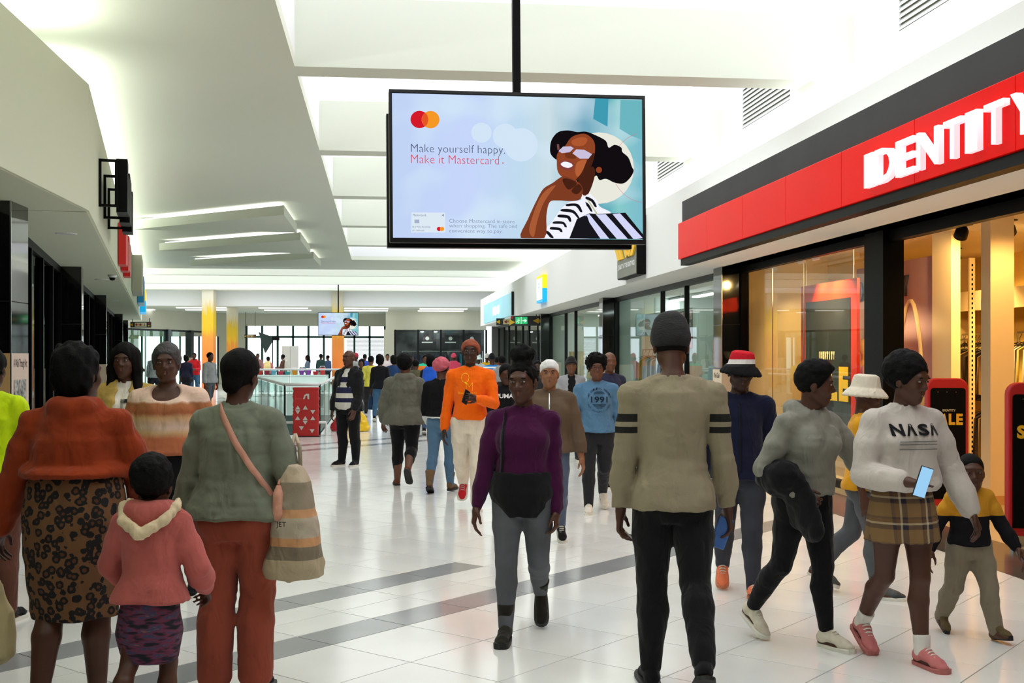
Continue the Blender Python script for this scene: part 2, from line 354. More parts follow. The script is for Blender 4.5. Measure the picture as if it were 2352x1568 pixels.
# shopfronts on X = 5.62: header, frames and panes
XG = 5.62
def front(y0, y1, name, mull, glassm=M_GLASS, door=None, tr=M_DARKFR):
    w_ = struct(empty(name, (XG, (y0 + y1) / 2, 0)))
    MB().box((XG - .05, y0, 2.9), (XG + .05, y1, 3.0)).obj('header', tr, w_)
    MB().box((XG - .05, y0, 0), (XG + .05, y1, .09)).obj('plinth', tr, w_)
    ys_ = [y0] + mull + [y1]
    for k, y in enumerate(mull): MB().box((XG - .045, y - .03, .09), (XG + .045, y + .03, 2.9)).obj('mullion', tr, w_)
    MB().box((XG - .05, y0, .09), (XG + .05, y0 + .06, 2.9)).obj('mullion', tr, w_); MB().box((XG - .05, y1 - .06, .09), (XG + .05, y1, 2.9)).obj('mullion', tr, w_)
    for k, (a, b_) in enumerate(zip(ys_, ys_[1:])):
        if door and k in door: continue
        MB().box((XG - .005, a + .03, .09), (XG + .005, b_ - .03, 2.9)).obj('pane', glassm, w_)
    return w_
w1 = front(12.85, 17.72, 'window_1', [13.0], door=[0], tr=M_BLACK)
for y in (15.1, 16.35): MB().box((XG - .006, y - .004, .09), (XG + .006, y + .004, 2.9)).obj('joint', M_CHROME, w1)
struct(MB().box((XG - .12, 12.35, 0), (XG + .12, 12.85, 3.0)).obj('trim_7', M_BLACK))
struct(MB().box((XG - .05, -3, 2.88), (XG + .05, 12.35, 3.02)).obj('trim_8', M_BLACK))
front(18.2, 27.55, 'window_2', [21.1, 22.95], door=[1])
front(28.0, 38.4, 'window_3', [33.4, 35.2], door=[1])
front(38.9, 55.4, 'window_4', [41.5, 44, 46, 48.4, 51, 53])

# ------------------------------------------------------------------ left-hand wall
LX, LY = -2.756, 11.53
DL = nrm3(np.array([-9.5 - LX, 48.4 - LY])); NL = np.array([-DL[1], DL[0]])       # along the angled wall, outward (away from the mall)
def Lp(t, off=0): return np.array([LX, LY]) + DL * t + NL * off
LEN = 37.5
q = lambda t, o: tuple(Lp(t, o))
wl = MB(); wl.prism([(LX, -8), (LX, LY), (LX - .5, LY + .1), (LX - .5, -8)], 3.0, 4.2); wl.prism([q(0, 0), q(LEN, 0), q(LEN, .5), q(0, .5)], 3.0, 4.2)
wl.prism([(LX - .02, -8), (LX - .02, LY), (-13, LY), (-13, -8)], 2.99, 3.06); wl.prism([q(.03, .02), q(LEN, .02), q(LEN, 9), q(.03, 7)], 2.985, 3.05)
wl.prism([q(0, 5.4), q(LEN, 5.4), q(LEN, 5.6), q(0, 5.6)], 0, 3.0); wl.box((-8.2, -8, 0), (-8, LY, 3)); wl.prism([(-6.0, -8), (-6.0, LY), (-6.3, LY), (-6.3, -8)], 3.0, 4.75); wl.prism([q(0, 3.2), q(LEN, 3.2), q(LEN, 3.5), q(0, 3.5)], 3.0, 4.75)
wl_o = struct(wl.obj('wall_left', mat('left_plaster', C(208, 214, 192), .85, bump=(60, .05))))
def lbox(t0, t1, o0, o1, z0, z1): return MB().prism([q(t0, o0), q(t1, o0), q(t1, o1), q(t0, o1)], z0, z1)
# near pillar and angled-wall pillars
pl = [(-.25, .3)] 
for k, t in enumerate((7.35, 16.2, 28.8, 36)):
    p = struct(empty(f'trim_{10 + k}', (*Lp(t, .6), 0))); zs = [0, .72, 1.42, 2.1, 3.0]
    for a, b_ in zip(zs, zs[1:]): lbox(t, t + .48, .5, .95, a + .003, b_ - .003).obj('granite_slab', M_BLACKST, p, bevel=.003)
    lbox(t + .01, t + .47, .51, .94, 0, 3.0).obj('core', MATS['pillar_joint'], p); lbox(t - .006, t + .006, .494, .506, 0, 3).obj('corner_strip', M_CHROME, p)
    if k < 3:
        s_ = empty('poster', (*Lp(t, .5), .3)); tag(s_, ['cream poster on the second granite pillar of the left shops', 'cream poster on the third granite pillar of the left shops', 'cream poster on the fourth, farthest granite pillar of the left shops'][k], 'poster', 'cream posters on the granite pillars')
        lbox(t, t + .48, .494, .499, .3, 1.42).obj('side_sheet', M_CREAM, s_); lbox(t - .008, t - .003, .5, .94, .3, 1.42).obj('front_sheet', M_CREAM, s_)
x0, x1, y0, y1 = -3.7, -3.25, 10.8, 11.32
p = struct(empty('trim_9', (-3.5, 11, 0)))
for a, b_ in zip([0, .72, 1.42, 2.1], [.72, 1.42, 2.1, 3.0]): MB().box((x0, y0, a + .003), (x1, y1, b_ - .003)).obj('granite_slab', M_BLACKST, p, bevel=.003)
MB().box((x1 - .006, y0 - .006, 0), (x1 + .006, y0 + .006, 3)).obj('corner_strip', M_CHROME, p); MB().box((x0 + .01, y0 + .01, 0), (x1 - .01, y1 - .01, 3.0)).obj('core', MATS['pillar_joint'], p)
# dark shopfronts between the pillars
def lfront(t0, t1, off, name, n, gm=M_DGLASS, tr=M_BLACK):
    w_ = struct(empty(name, (*Lp((t0 + t1) / 2, off), 0)))
    lbox(t0, t1, off, off + .1, 2.88, 3.0).obj('header', tr, w_); lbox(t0, t1, off, off + .1, 0, .1).obj('plinth', tr, w_)
    for k in range(n + 1):
        t = t0 + (t1 - t0) * k / n; lbox(t - .035, t + .035, off - .01, off + .1, .1, 2.88).obj('mullion', tr, w_)
    for k in range(n):
        a, b_ = t0 + (t1 - t0) * k / n + .035, t0 + (t1 - t0) * (k + 1) / n - .035; lbox(a, b_, off + .04, off + .05, .1, 2.88).obj('pane', gm, w_)
lfront(.1, 7.35, .8, 'window_5', 5); lfront(7.83, 16.2, .75, 'window_6', 4); lfront(16.68, 28.8, .75, 'window_7', 5); lfront(29.28, 36, .75, 'window_8', 3)
w_ = struct(empty('window_9', (-3.55, 3, 0)))
for k in range(9):
    y = -6 + k * 2.08; MB().box((-3.65, y, 0), (-3.55, y + .07, 3)).obj('mullion', M_BLACK, w_)
    if k < 8: MB().box((-3.605, y + .07, 0), (-3.595, y + 2.08, 3)).obj('pane', M_DGLASS, w_)
tp = empty('poster', (-3.25, 11, .5)); tag(tp, 'cream poster with a black and white crowd photograph on the nearest left pillar', 'poster', 'cream posters on the granite pillars')
MB().box((-3.249, 10.81, .4), (-3.244, 11.31, 1.64)).obj('side_sheet', mat('poster_pinkish', C(205, 186, 172), .6, var=(4, .04)), tp); MB().box((-3.69, 10.79, .4), (-3.255, 10.797, 1.64)).obj('front_sheet', mat('poster_tan', C(220, 176, 116), .6, var=(4, .04)), tp)
MB().box((-3.242, 10.87, 1.02), (-3.24, 11.23, 1.4)).obj('photograph', mat('crowd_photo', C(40, 40, 42), .6, var=(26, .9, C(190, 190, 185))), tp)
put_text('A Walk Through Art', .08, (-3.241, 11.06, 1.54), (0, 1, 0), (0, 0, 1), M_BLACK, tp, width=.4, height=.1, shear=.2)
MB().box((-3.242, 10.83, .985), (-3.24, 11.29, .99)).obj('rule_line', M_BLACK, tp)

# ------------------------------------------------------------------ far end: glass entrance, end shops, columns
YF = 68.0
XW0, XW1 = W(572, 800, 68)[0], W(884, 800, 67)[0]
fw = MB(); fw.box((XW0 - 18, YF, 3.3), (6, YF + .2, 4.05)); fw.box((XW1, YF, 0), (6, YF + .2, 3.3)); fw.box((XW0 - 1.6, YF, 0), (XW0, YF + .2, 3.3)); fw.box((XW0 - 18, YF, 2.7), (XW0 - 1.6, YF + .2, 3.3)); fw.box((XW0 - 18, YF, 0), (XW0 - 6, YF + .2, 2.7))
struct(fw.obj('wall_far', mat('far_plaster', C(218, 218, 200), .85, var=(1, .03))))
wf = struct(empty('window_10', ((XW0 + XW1) / 2, YF, 0))); n = 9; M_GREENFR = mat('green_frame', C(38, 82, 74), .4, bump=(80, .02))
M_WGL = glass('window_glass', (.98, 1, 1), .02)
for k in range(n + 1):
    x = XW0 + (XW1 - XW0) * k / n; MB().box((x - .06, YF, 0), (x + .06, YF + .12, 3.3)).obj('mullion', M_GREENFR, wf)
    if k < n: xb = XW0 + (XW1 - XW0) * (k + 1) / n; MB().box((x + .06, YF + .05, .1), (xb - .06, YF + .06, 2.62)).obj('pane', M_WGL, wf); MB().box((x + .06, YF + .05, 2.74), (xb - .06, YF + .06, 3.3)).obj('pane', M_WGL, wf)
MB().box((XW0, YF, 2.62), (XW1, YF + .12, 2.74)).obj('transom', M_GREENFR, wf); MB().box((XW0, YF, 0), (XW1, YF + .12, .1)).obj('sill', M_GREENFR, wf)
xa = XW0 + (XW1 - XW0) * .72
for k in range(34): z = .15 + k * .075; MB().box((xa, YF + .2, z), (XW1, YF + .24, z + .03)).obj('blind_slat', M_WHITEMET, wf)
w_ = struct(empty('window_11', (XW0 - 3.5, YF, 0)))
for k in range(5):
    x = XW0 - 5.8 + k * 1.05; MB().box((x - .05, YF, 0), (x + .05, YF + .1, 2.7)).obj('mullion', M_GREENFR, w_)
    if k < 4: MB().box((x + .05, YF + .05, 0), (x + 1.0, YF + .06, 2.7)).obj('pane', M_WGL, w_)
# end shop on the right (facing the camera)
YS = 63.0; X0, X1 = W(886, 757, 63)[0], 5.7
es = MB(); es.box((X0, YS, 3.0), (X1, YS + .4, 4.2)); es.box((X0 - .1, YS, 0), (X0 + .5, YS + .3, 3.0)); es.box((X0, 67.4, 0), (X1, 67.6, 3.2)); es.box((X0, YS + .4, 3.0), (X1, 67.4, 3.05))
struct(es.obj('wall_end_shop', MATS['far_plaster']))
w_ = struct(empty('window_12', ((X0 + X1) / 2, YS, 0)))
for k in range(5):
    x = X0 + .5 + (X1 - X0 - .5) * k / 4; MB().box((x - .05, YS, 0), (x + .05, YS + .1, 3)).obj('mullion', M_DARKFR, w_)
    if k < 4: MB().box((x + .05, YS + .05, 0), (x + (X1 - X0 - .5) / 4 - .05, YS + .06, 3)).obj('pane', M_GLASS, w_)
struct(MB().box((X0 + .5, YS + 1.3, 0), (X1, YS + 1.4, 3.0)).obj('wall_end_shop_display', mat('display_dark', C(44, 54, 60), .6, var=(1.2, .7, C(110, 112, 116)))))
# end shop on the left: angled glass front and black pillars
A, B = np.array([-12.4, 60.8]), np.array([-9.9, 67.6]); d_ = nrm3(B - A); n_ = np.array([-d_[1], d_[0]])
sp = lambda t, o: tuple(A + d_ * t + n_ * o)
ls = MB(); ls.prism([sp(-12, 0), sp(7.4, 0), sp(7.4, .3), sp(-12, .3)], 3.0, 4.2); ls.prism([sp(-12, 4.5), sp(7.4, 4.5), sp(7.4, 4.7), sp(-12, 4.7)], 0, 3.3)
struct(ls.obj('wall_left_end', MATS['far_plaster']))
w_ = struct(empty('window_13', (*A, 0)))
MB().prism([sp(-12, 0), sp(7.4, 0), sp(7.4, .1), sp(-12, .1)], 2.9, 3.0).obj('header', M_DARKFR, w_)
for k in range(9):
    t = -11 + k * 1.75; MB().prism([sp(t, 0), sp(t + .06, 0), sp(t + .06, .08), sp(t, .08)], 0, 2.9).obj('mullion', M_CHROME, w_)
    MB().prism([sp(t + .06, .03), sp(t + 1.75, .03), sp(t + 1.75, .04), sp(t + .06, .04)], 0, 2.9).obj('pane', glass('greenish_glass', (.78, .93, .84), .08), w_)
for k, t in enumerate((3.2, 5.6)):
    p = struct(empty(f'trim_{20 + k}', (*sp(t, 0), 0)))
    MB().prism([sp(t, -.15), sp(t + .3, -.15), sp(t + .3, .2), sp(t, .2)], 1.5, 3.0).obj('upper_slab', mat('end_pillar', C(28, 40, 46), .2, var=(5, .2)), p); MB().prism([sp(t, -.15), sp(t + .3, -.15), sp(t + .3, .2), sp(t, .2)], .7, 1.5).obj('poster_sheet', M_CREAM, p); MB().prism([sp(t, -.15), sp(t + .3, -.15), sp(t + .3, .2), sp(t, .2)], 0, .7).obj('lower_slab', MATS['end_pillar'], p)
# painted columns: orange at the foot running through yellow to bare plaster
def column(px0, px1, d, ztop, lab):
    a, b_ = W(px0, 800, d), W(px1, 800, d); w = np.linalg.norm(b_ - a); c = (a + b_) / 2 + np.array([ST, CT, 0]) * w / 2
    m = bpy.data.materials.new('painted_column'); m.use_nodes = True; nt = m.node_tree; bs = nt.nodes['Principled BSDF']; bs.inputs['Roughness'].default_value = .7
    tc = nt.nodes.new('ShaderNodeTexCoord'); sx = nt.nodes.new('ShaderNodeSeparateXYZ'); nz = nt.nodes.new('ShaderNodeTexNoise'); mp = nt.nodes.new('ShaderNodeMapping'); mp.inputs['Scale'].default_value = (9, 9, .35)
    ma = nt.nodes.new('ShaderNodeMath'); ma.operation = 'MULTIPLY_ADD'; ma.inputs[1].default_value = 1.5; cr = nt.nodes.new('ShaderNodeValToRGB')
    ad = nt.nodes.new('ShaderNodeMath'); ad.operation = 'DIVIDE'; ad.inputs[1].default_value = ztop + 1.2
    nt.links.new(tc.outputs['Object'], mp.inputs[0]); nt.links.new(mp.outputs[0], nz.inputs['Vector']); nt.links.new(tc.outputs['Object'], sx.inputs[0])
    nt.links.new(nz.outputs[0], ma.inputs[0]); nt.links.new(sx.outputs[2], ma.inputs[2]); nt.links.new(ma.outputs[0], ad.inputs[0]); nt.links.new(ad.outputs[0], cr.inputs[0]); nt.links.new(cr.outputs[0], bs.inputs['Base Color'])
    E_ = cr.color_ramp.elements; E_[0].position = .2; E_[0].color = (*C(236, 118, 48), 1); E_[1].position = .55; E_[1].color = (*C(240, 150, 60), 1)
    for p_, c_ in ((.6, C(236, 190, 30)), (.74, C(224, 190, 40)), (.84, C(222, 216, 196))): e_ = E_.new(p_); e_.color = (*c_, 1)
    o = MB().box((-w / 2, -w / 2, 0), (w / 2, w / 2, ztop)).obj('column', m, bevel=.02); o.location = (c[0], c[1], 0); o.rotation_euler.z = -TH
    tag(o, lab, 'column', 'orange and yellow painted columns')
column(463, 490, 54.9, 4.7, 'orange and yellow painted column, leftmost and tallest of the three')
column(520, 542, 58.2, 4.0, 'pale topped orange and yellow painted column, middle of the three')
column(762, 787, 56.3, 4.7, 'orange and yellow painted column standing behind the small hanging screen')
# ------------------------------------------------------------------ people
import openvdb

def nrm(v):
    v = np.asarray(v, float); l = np.linalg.norm(v); return v / l if l > 1e-9 else v

def vnoise(shape, scale_cells, seed):
    """smooth value noise in [-1,1] on a dense grid; scale_cells = cells per lattice step on each axis"""
    rg = np.random.RandomState(seed)
    cs = [int(n / s) + 3 for n, s in zip(shape, scale_cells)]
    A = rg.uniform(-1, 1, cs).astype(np.float32)
    for ax in range(3):
        t = np.arange(shape[ax]) / scale_cells[ax]
        i = t.astype(int); w = (t - i).astype(np.float32); w = w * w * (3 - 2 * w)
        sh = [1, 1, 1]; sh[ax] = -1; w = w.reshape(sh)
        A = np.take(A, i, axis=ax) * (1 - w) + np.take(A, i + 1, axis=ax) * w
    return A

class SDF:
    def __init__(s, lo, hi, h):
        s.h = h; s.lo = np.array(lo, float) - 3 * h; hi = np.array(hi, float) + 3 * h
        s.n = np.ceil((hi - s.lo) / h).astype(int) + 1
        s.D = np.full(s.n, 0.3, np.float32)
        s.ax = [(s.lo[i] + h * np.arange(s.n[i])).astype(np.float32) for i in range(3)]
    def sl(s, lo, hi):
        a = np.clip(np.floor((np.asarray(lo) - s.lo) / s.h).astype(int), 0, s.n)
        b = np.clip(np.ceil((np.asarray(hi) - s.lo) / s.h).astype(int) + 1, 0, s.n)
        return tuple(slice(x, y) for x, y in zip(a, b))
    def xyz(s, S):
        return s.ax[0][S[0]][:, None, None], s.ax[1][S[1]][None, :, None], s.ax[2][S[2]][None, None, :]
    def put(s, S, d, k, op):
        D = s.D[S]
        if op == 'u':
            if k > 0:
                hh = np.clip(0.5 + 0.5 * (D - d) / k, 0, 1)
                s.D[S] = D + (d - D) * hh - k * hh * (1 - hh)
            else: s.D[S] = np.minimum(D, d)
        elif op == 's':
            hh = np.clip(0.5 - 0.5 * (D + d) / k, 0, 1)
            s.D[S] = D + (-d - D) * hh + k * hh * (1 - hh)
        elif op == 'i': s.D[S] = np.maximum(D, d)
    def cone(s, a, b, r1, r2, k=0.02, op='u', flat=None):
        a = np.asarray(a, float); b = np.asarray(b, float); m = max(r1, r2) + k + 2.5 * s.h
        S = s.sl(np.minimum(a, b) - m, np.maximum(a, b) + m)
        if min(x.stop - x.start for x in S) <= 0: return
        x, y, z = s.xyz(S); ab = b - a; L2 = max(ab @ ab, 1e-9)
        px, py, pz = x - a[0], y - a[1], z - a[2]
        t = np.clip((px * ab[0] + py * ab[1] + pz * ab[2]) / L2, 0, 1)
        qx, qy, qz = px - t * ab[0], py - t * ab[1], pz - t * ab[2]
        d2 = qx * qx + qy * qy + qz * qz
        if flat is not None:
            n, f = flat; e = qx * n[0] + qy * n[1] + qz * n[2]
            d2 = d2 + (f * f - 1) * e * e
        s.put(S, (np.sqrt(d2) - (r1 + (r2 - r1) * t)).astype(np.float32), k, op)
    def chain(s, pts, rs, k=0.015, flat=None):
        for i in range(len(pts) - 1): s.cone(pts[i], pts[i + 1], rs[i], rs[i + 1], k, flat=flat)
    def ell(s, c, R, rot=None, k=0.02, op='u'):
        c = np.asarray(c, float); R = np.asarray(R, float); M = np.eye(3) if rot is None else np.asarray(rot)
        e = np.abs(M.T) @ R if False else np.sqrt(((M.T * R[None, :]) ** 2).sum(1)) + k + 2.5 * s.h
        S = s.sl(c - e, c + e)
        if min(x.stop - x.start for x in S) <= 0: return
        x, y, z = s.xyz(S); px, py, pz = x - c[0], y - c[1], z - c[2]
        q = [(px * M[i][0] + py * M[i][1] + pz * M[i][2]) / R[i] for i in range(3)]
        k0 = np.sqrt(q[0] ** 2 + q[1] ** 2 + q[2] ** 2) + 1e-6
        k1 = np.sqrt((q[0] / R[0]) ** 2 + (q[1] / R[1]) ** 2 + (q[2] / R[2]) ** 2) + 1e-6
        s.put(S, (k0 * (k0 - 1) / k1).astype(np.float32), k, op)
    def loft(s, org, M, zs, a, b, yc, k=0.03, ex=2.0, cap=(True, True), infl=0.0):
        org = np.asarray(org, float); zs = np.asarray(zs, float)
        ext = max(max(a), max(b)) + infl + k + 3 * s.h
        P = [org + M[2] * zs[0], org + M[2] * zs[-1]]
        S = s.sl(np.minimum(*P) - ext, np.maximum(*P) + ext)
        if min(x.stop - x.start for x in S) <= 0: return
        x, y, z = s.xyz(S); px, py, pz = x - org[0], y - org[1], z - org[2]
        u = px * M[0][0] + py * M[0][1] + pz * M[0][2]
        v = px * M[1][0] + py * M[1][1] + pz * M[1][2]
        w = px * M[2][0] + py * M[2][1] + pz * M[2][2]
        A = np.interp(w, zs, a).astype(np.float32) + infl; B = np.interp(w, zs, b).astype(np.float32) + infl
        v = v - np.interp(w, zs, yc).astype(np.float32)
        if ex == 2.0: r = np.sqrt((u / A) ** 2 + (v / B) ** 2)
        else: r = ((np.abs(u) / A) ** ex + (np.abs(v) / B) ** ex) ** (1 / ex)
        d = (r - 1) * np.minimum(A, B)
        if cap[0]: d = np.maximum(d, zs[0] - w)
        if cap[1]: d = np.maximum(d, w - zs[-1])
        s.put(S, d.astype(np.float32), k, 'u')
    def cut(s, p, n, k=0):
        """remove everything on the +n side of the plane through p"""
        n = nrm(n); S = tuple(slice(0, m) for m in s.n); x, y, z = s.xyz(S)
        d = (x - p[0]) * n[0] + (y - p[1]) * n[1] + (z - p[2]) * n[2]
        s.D = np.maximum(s.D, d.astype(np.float32))
    def noise(s, amp, cell, seed, ridge=False):
        c = [max(1.5, q / s.h) for q in (cell if hasattr(cell, '__len__') else (cell,) * 3)]
        N = vnoise(s.n, c, seed)
        if ridge: N = 1 - 2 * np.abs(N)
        s.D += amp * N
    def mesh(s, name):
        g = openvdb.FloatGrid(); g.copyFromArray(s.D)
        pts, quads = g.convertToQuads(isovalue=0.0)
        return qmesh(name, (pts * s.h + s.lo).astype(np.float32), quads[:, ::-1])

def qmesh(name, P, Q, smooth=True):
    me = bpy.data.meshes.new(name); n = len(Q)
    me.vertices.add(len(P)); me.vertices.foreach_set('co', np.ascontiguousarray(P, np.float32).ravel())
    me.loops.add(n * 4); me.loops.foreach_set('vertex_index', np.ascontiguousarray(Q, np.int32).ravel())
    me.polygons.add(n); me.polygons.foreach_set('loop_start', np.arange(0, n * 4, 4, dtype=np.int32))
    if smooth: me.polygons.foreach_set('use_smooth', np.ones(n, bool))
    me.update(calc_edges=True); me.validate(); return me

def rotm(ax, deg):
    a = math.radians(deg); c, s_ = math.cos(a), math.sin(a)
    return {'x': np.array([[1, 0, 0], [0, c, -s_], [0, s_, c]]), 'y': np.array([[c, 0, s_], [0, 1, 0], [-s_, 0, c]]),
            'z': np.array([[c, -s_, 0], [s_, c, 0], [0, 0, 1]])}[ax]

class Rig:
    """person-local frame: +Y forward, +X the person's right, Z up, soles on z=0"""
    def __init__(r, H, lean=0, side=0, twist=0, head=(0, 0, 0), legs=None, arms=None, sh=1.0, hip=1.0, legw=1.0):
        r.H = H; L = legs or {}; A = arms or {}
        J = r.J = {}; r.foot = {}
        r.ankh = 0.045 * H; r.fl = 0.152 * H
        pel = np.zeros(3)
        for s_, sg in (('R', 1), ('L', -1)):
            hf, kn, ab, fp = L.get(s_, (0, 0, 2, None))[:4]
            toe = L.get(s_, (0, 0, 2, None, 6))[4] if len(L.get(s_, (0,))) > 4 else 6
            hip_ = pel + np.array([sg * 0.052 * H * legw, 0, -0.01 * H])
            R1 = rotm('y', -sg * ab) @ rotm('x', hf); R2 = rotm('y', -sg * ab * .3) @ rotm('x', hf - kn)
            J['hip' + s_] = hip_; J['knee' + s_] = hip_ + R1 @ np.array([0, 0, -0.235 * H])
            J['ank' + s_] = J['knee' + s_] + R2 @ np.array([0, 0, -0.235 * H])
            if fp is None: fp = 0
            F = rotm('z', -sg * toe) @ rotm('x', -fp); r.foot[s_] = F
            J['toe' + s_] = J['ank' + s_] + F @ np.array([0, 0.72 * r.fl, -r.ankh])
            J['heel' + s_] = J['ank' + s_] + F @ np.array([0, -0.25 * r.fl, -r.ankh])
        zmin = min(J[k][2] for k in J if k[:3] in ('toe', 'hee'))
        T = r.T = rotm('z', twist) @ rotm('y', side) @ rotm('x', -lean)
        up = lambda x, y, z: T @ np.array([x * H, y * H, z * H])
        J['pelvis'] = pel
        J['neck'] = up(0, -0.008, 0.315); J['chest'] = up(0, 0, 0.2); J['waist'] = up(0, 0, 0.09)
        Hd = r.Hd = rotm('z', twist * 0.5) @ rotm('z', head[0]) @ rotm('x', head[1]) @ rotm('y', head[2])
        J['headbase'] = J['neck'] + T @ np.array([0, 0.006, 0.027]) * H
        J['head'] = J['headbase'] + Hd @ np.array([0, 0.012 * H, 0.060 * H])
        r.hand = {}
        for s_, sg in (('R', 1), ('L', -1)):
            fx, ab, el, tw = A.get(s_, (0, 8, 12, 20))[:4]
            hp = A.get(s_, ())[4] if len(A.get(s_, ())) > 4 else {}
            sp = up(sg * 0.1 * sh, -0.005, 0.262)
            R = T @ rotm('y', -sg * ab) @ rotm('x', fx)
            u = R @ np.array([0, 0, -1.0]); f = R @ np.array([0, 1.0, 0]); inn = R @ np.array([-sg, 0, 0.0])
            e, t = math.radians(el), math.radians(tw)
            bend = math.cos(t) * f + math.sin(t) * inn
            fd = math.cos(e) * u + math.sin(e) * bend
            J['sh' + s_] = sp; J['elb' + s_] = sp + u * 0.172 * H; J['wri' + s_] = J['elb' + s_] + fd * 0.150 * H
            th = nrm(bend - fd * (bend @ fd))                 # thumb side
            roll = math.radians(hp.get('roll', 0)); pn = nrm(np.cross(fd, th)) * 1.0
            if pn @ inn < 0: pn = -pn
            th, pn = math.cos(roll) * th + math.sin(roll) * pn, math.cos(roll) * pn - math.sin(roll) * th
            r.hand[s_] = (fd, th, pn, hp)
            J['hand' + s_] = J['wri' + s_] + fd * 0.055 * H
        for k in J: J[k] = J[k] - np.array([0, 0, zmin])

def body_mesh(r, h, bare_feet=False, fat=1.0, armw=1.0, legw=1.0, hips=1.0, bust=0.0, detail=True, waist=1.0, headk=1.0):
    J, H = r.J, r.H
    P = np.array(list(J.values())); S = SDF(P.min(0) - 0.17, P.max(0) + 0.17, h)
    T = r.T.T; o = J['pelvis']
    zs = np.array([-.075, -.03, .02, .09, .16, .22, .27, .30]) * H
    a = np.array([.06, .088 * hips, .09 * hips, .074 * waist, .080, .085, .072, .04]) * H * fat
    b = np.array([.05, .066, .066, .055 * waist, .06, .062, .05, .032]) * H * fat
    S.loft(o, T, zs, a, b, np.array([-.006, -.008, -.004, .002, 0, -.004, -.008, -.01]) * H, k=.02)
    for s_ in 'RL':
        S.cone(J['neck'] - r.T[:, 2] * .01 * H, J['sh' + s_], .025 * H, .025 * H * armw, .03)
        S.cone(J['sh' + s_], J['chest'], .03 * H, .05 * H, .03)
        e, w = J['elb' + s_], J['wri' + s_]; u = J['sh' + s_]
        S.chain([u, u + (e - u) * .45, e, e + (w - e) * .3, w], np.array([.029, .026, .0205, .0215, .0145]) * H * armw, .012)
        hp, kn, an = J['hip' + s_], J['knee' + s_], J['ank' + s_]
        S.chain([hp, hp + (kn - hp) * .45, kn], np.array([.05 * hips, .045, .031]) * H * legw, .02)
        back = r.foot[s_] @ np.array([0, -.012 * H, 0])
        S.chain([kn, kn + (an - kn) * .32 + back, an], np.array([.031, .033, .0205]) * H * legw, .015)
        F = r.foot[s_]; L = r.fl
        fp = lambda x, y, z: an + F @ np.array([x, y * L, z])
        S.cone(fp(0, -.12, -r.ankh + .03), fp(0, .3, -r.ankh + .028), .029, .026, .02)
        S.cone(fp(0, .3, -r.ankh + .024), fp(0.004, .62, -r.ankh + .017), .029, .02, .015, flat=(F[:, 2], 1.5))
        if bust and s_:
            sg = 1 if s_ == 'R' else -1
            S.ell(o + r.T @ np.array([sg * .045 * H, .045 * H, .205 * H]), np.array([.04, .036, .04]) * H * bust, T, .03)
        hand(S, r, s_, detail)
    hs = head_scale(r) * headk
    M = r.Hd.T; c = J['head']
    S.cone(J['neck'] - r.T[:, 2] * .02, c + r.Hd @ (np.array([0, -.022, -.05]) * hs), .052 * hs * fat ** .5, .05 * hs, .02)
    q = lambda x, y, z: c + r.Hd @ (np.array([x, y, z]) * hs)
    S.ell(q(0, -.012, .032), np.array([.0765, .097, .088]) * hs, M, .02)
    S.ell(q(0, .022, -.03), np.array([.062, .068, .085]) * hs, M, .03)
    S.cone(q(0, .05, -.098), q(0, .062, -.092), .022 * hs, .02 * hs, .03)
    for g in (1, -1):
        S.cone(q(g * .05, -.005, -.06), q(g * .012, .055, -.098), .02 * hs, .018 * hs, .02)
        S.ell(q(g * .036, .058, -.03), np.array([.024, .022, .022]) * hs, M, .02)
        S.ell(q(g * .079, -.012, -.012), np.array([.009, .02, .031]) * hs, M, .008)
    if detail:
        S.cone(q(-.036, .078, .03), q(.036, .078, .03), .012 * hs, .012 * hs, .015)
        for g in (1, -1):
            S.ell(q(g * .031, .099, .008), np.array([.019, .012, .013]) * hs, M, .012, 's')
        S.cone(q(0, .084, .012), q(0, .101, -.024), .0085 * hs, .0125 * hs, .008)
        for g in (1, -1): S.ell(q(g * .0165, .091, -.028), np.array([.0095, .0105, .0085]) * hs, M, .006)
        S.cone(q(-.02, .083, -.053), q(.02, .083, -.053), .0075 * hs, .0075 * hs, .006)
        S.cone(q(-.017, .082, -.065), q(.017, .082, -.065), .0085 * hs, .0085 * hs, .006)
    return S.mesh('body')

def head_scale(r): return max(.86, (r.H / 1.7) ** .45)

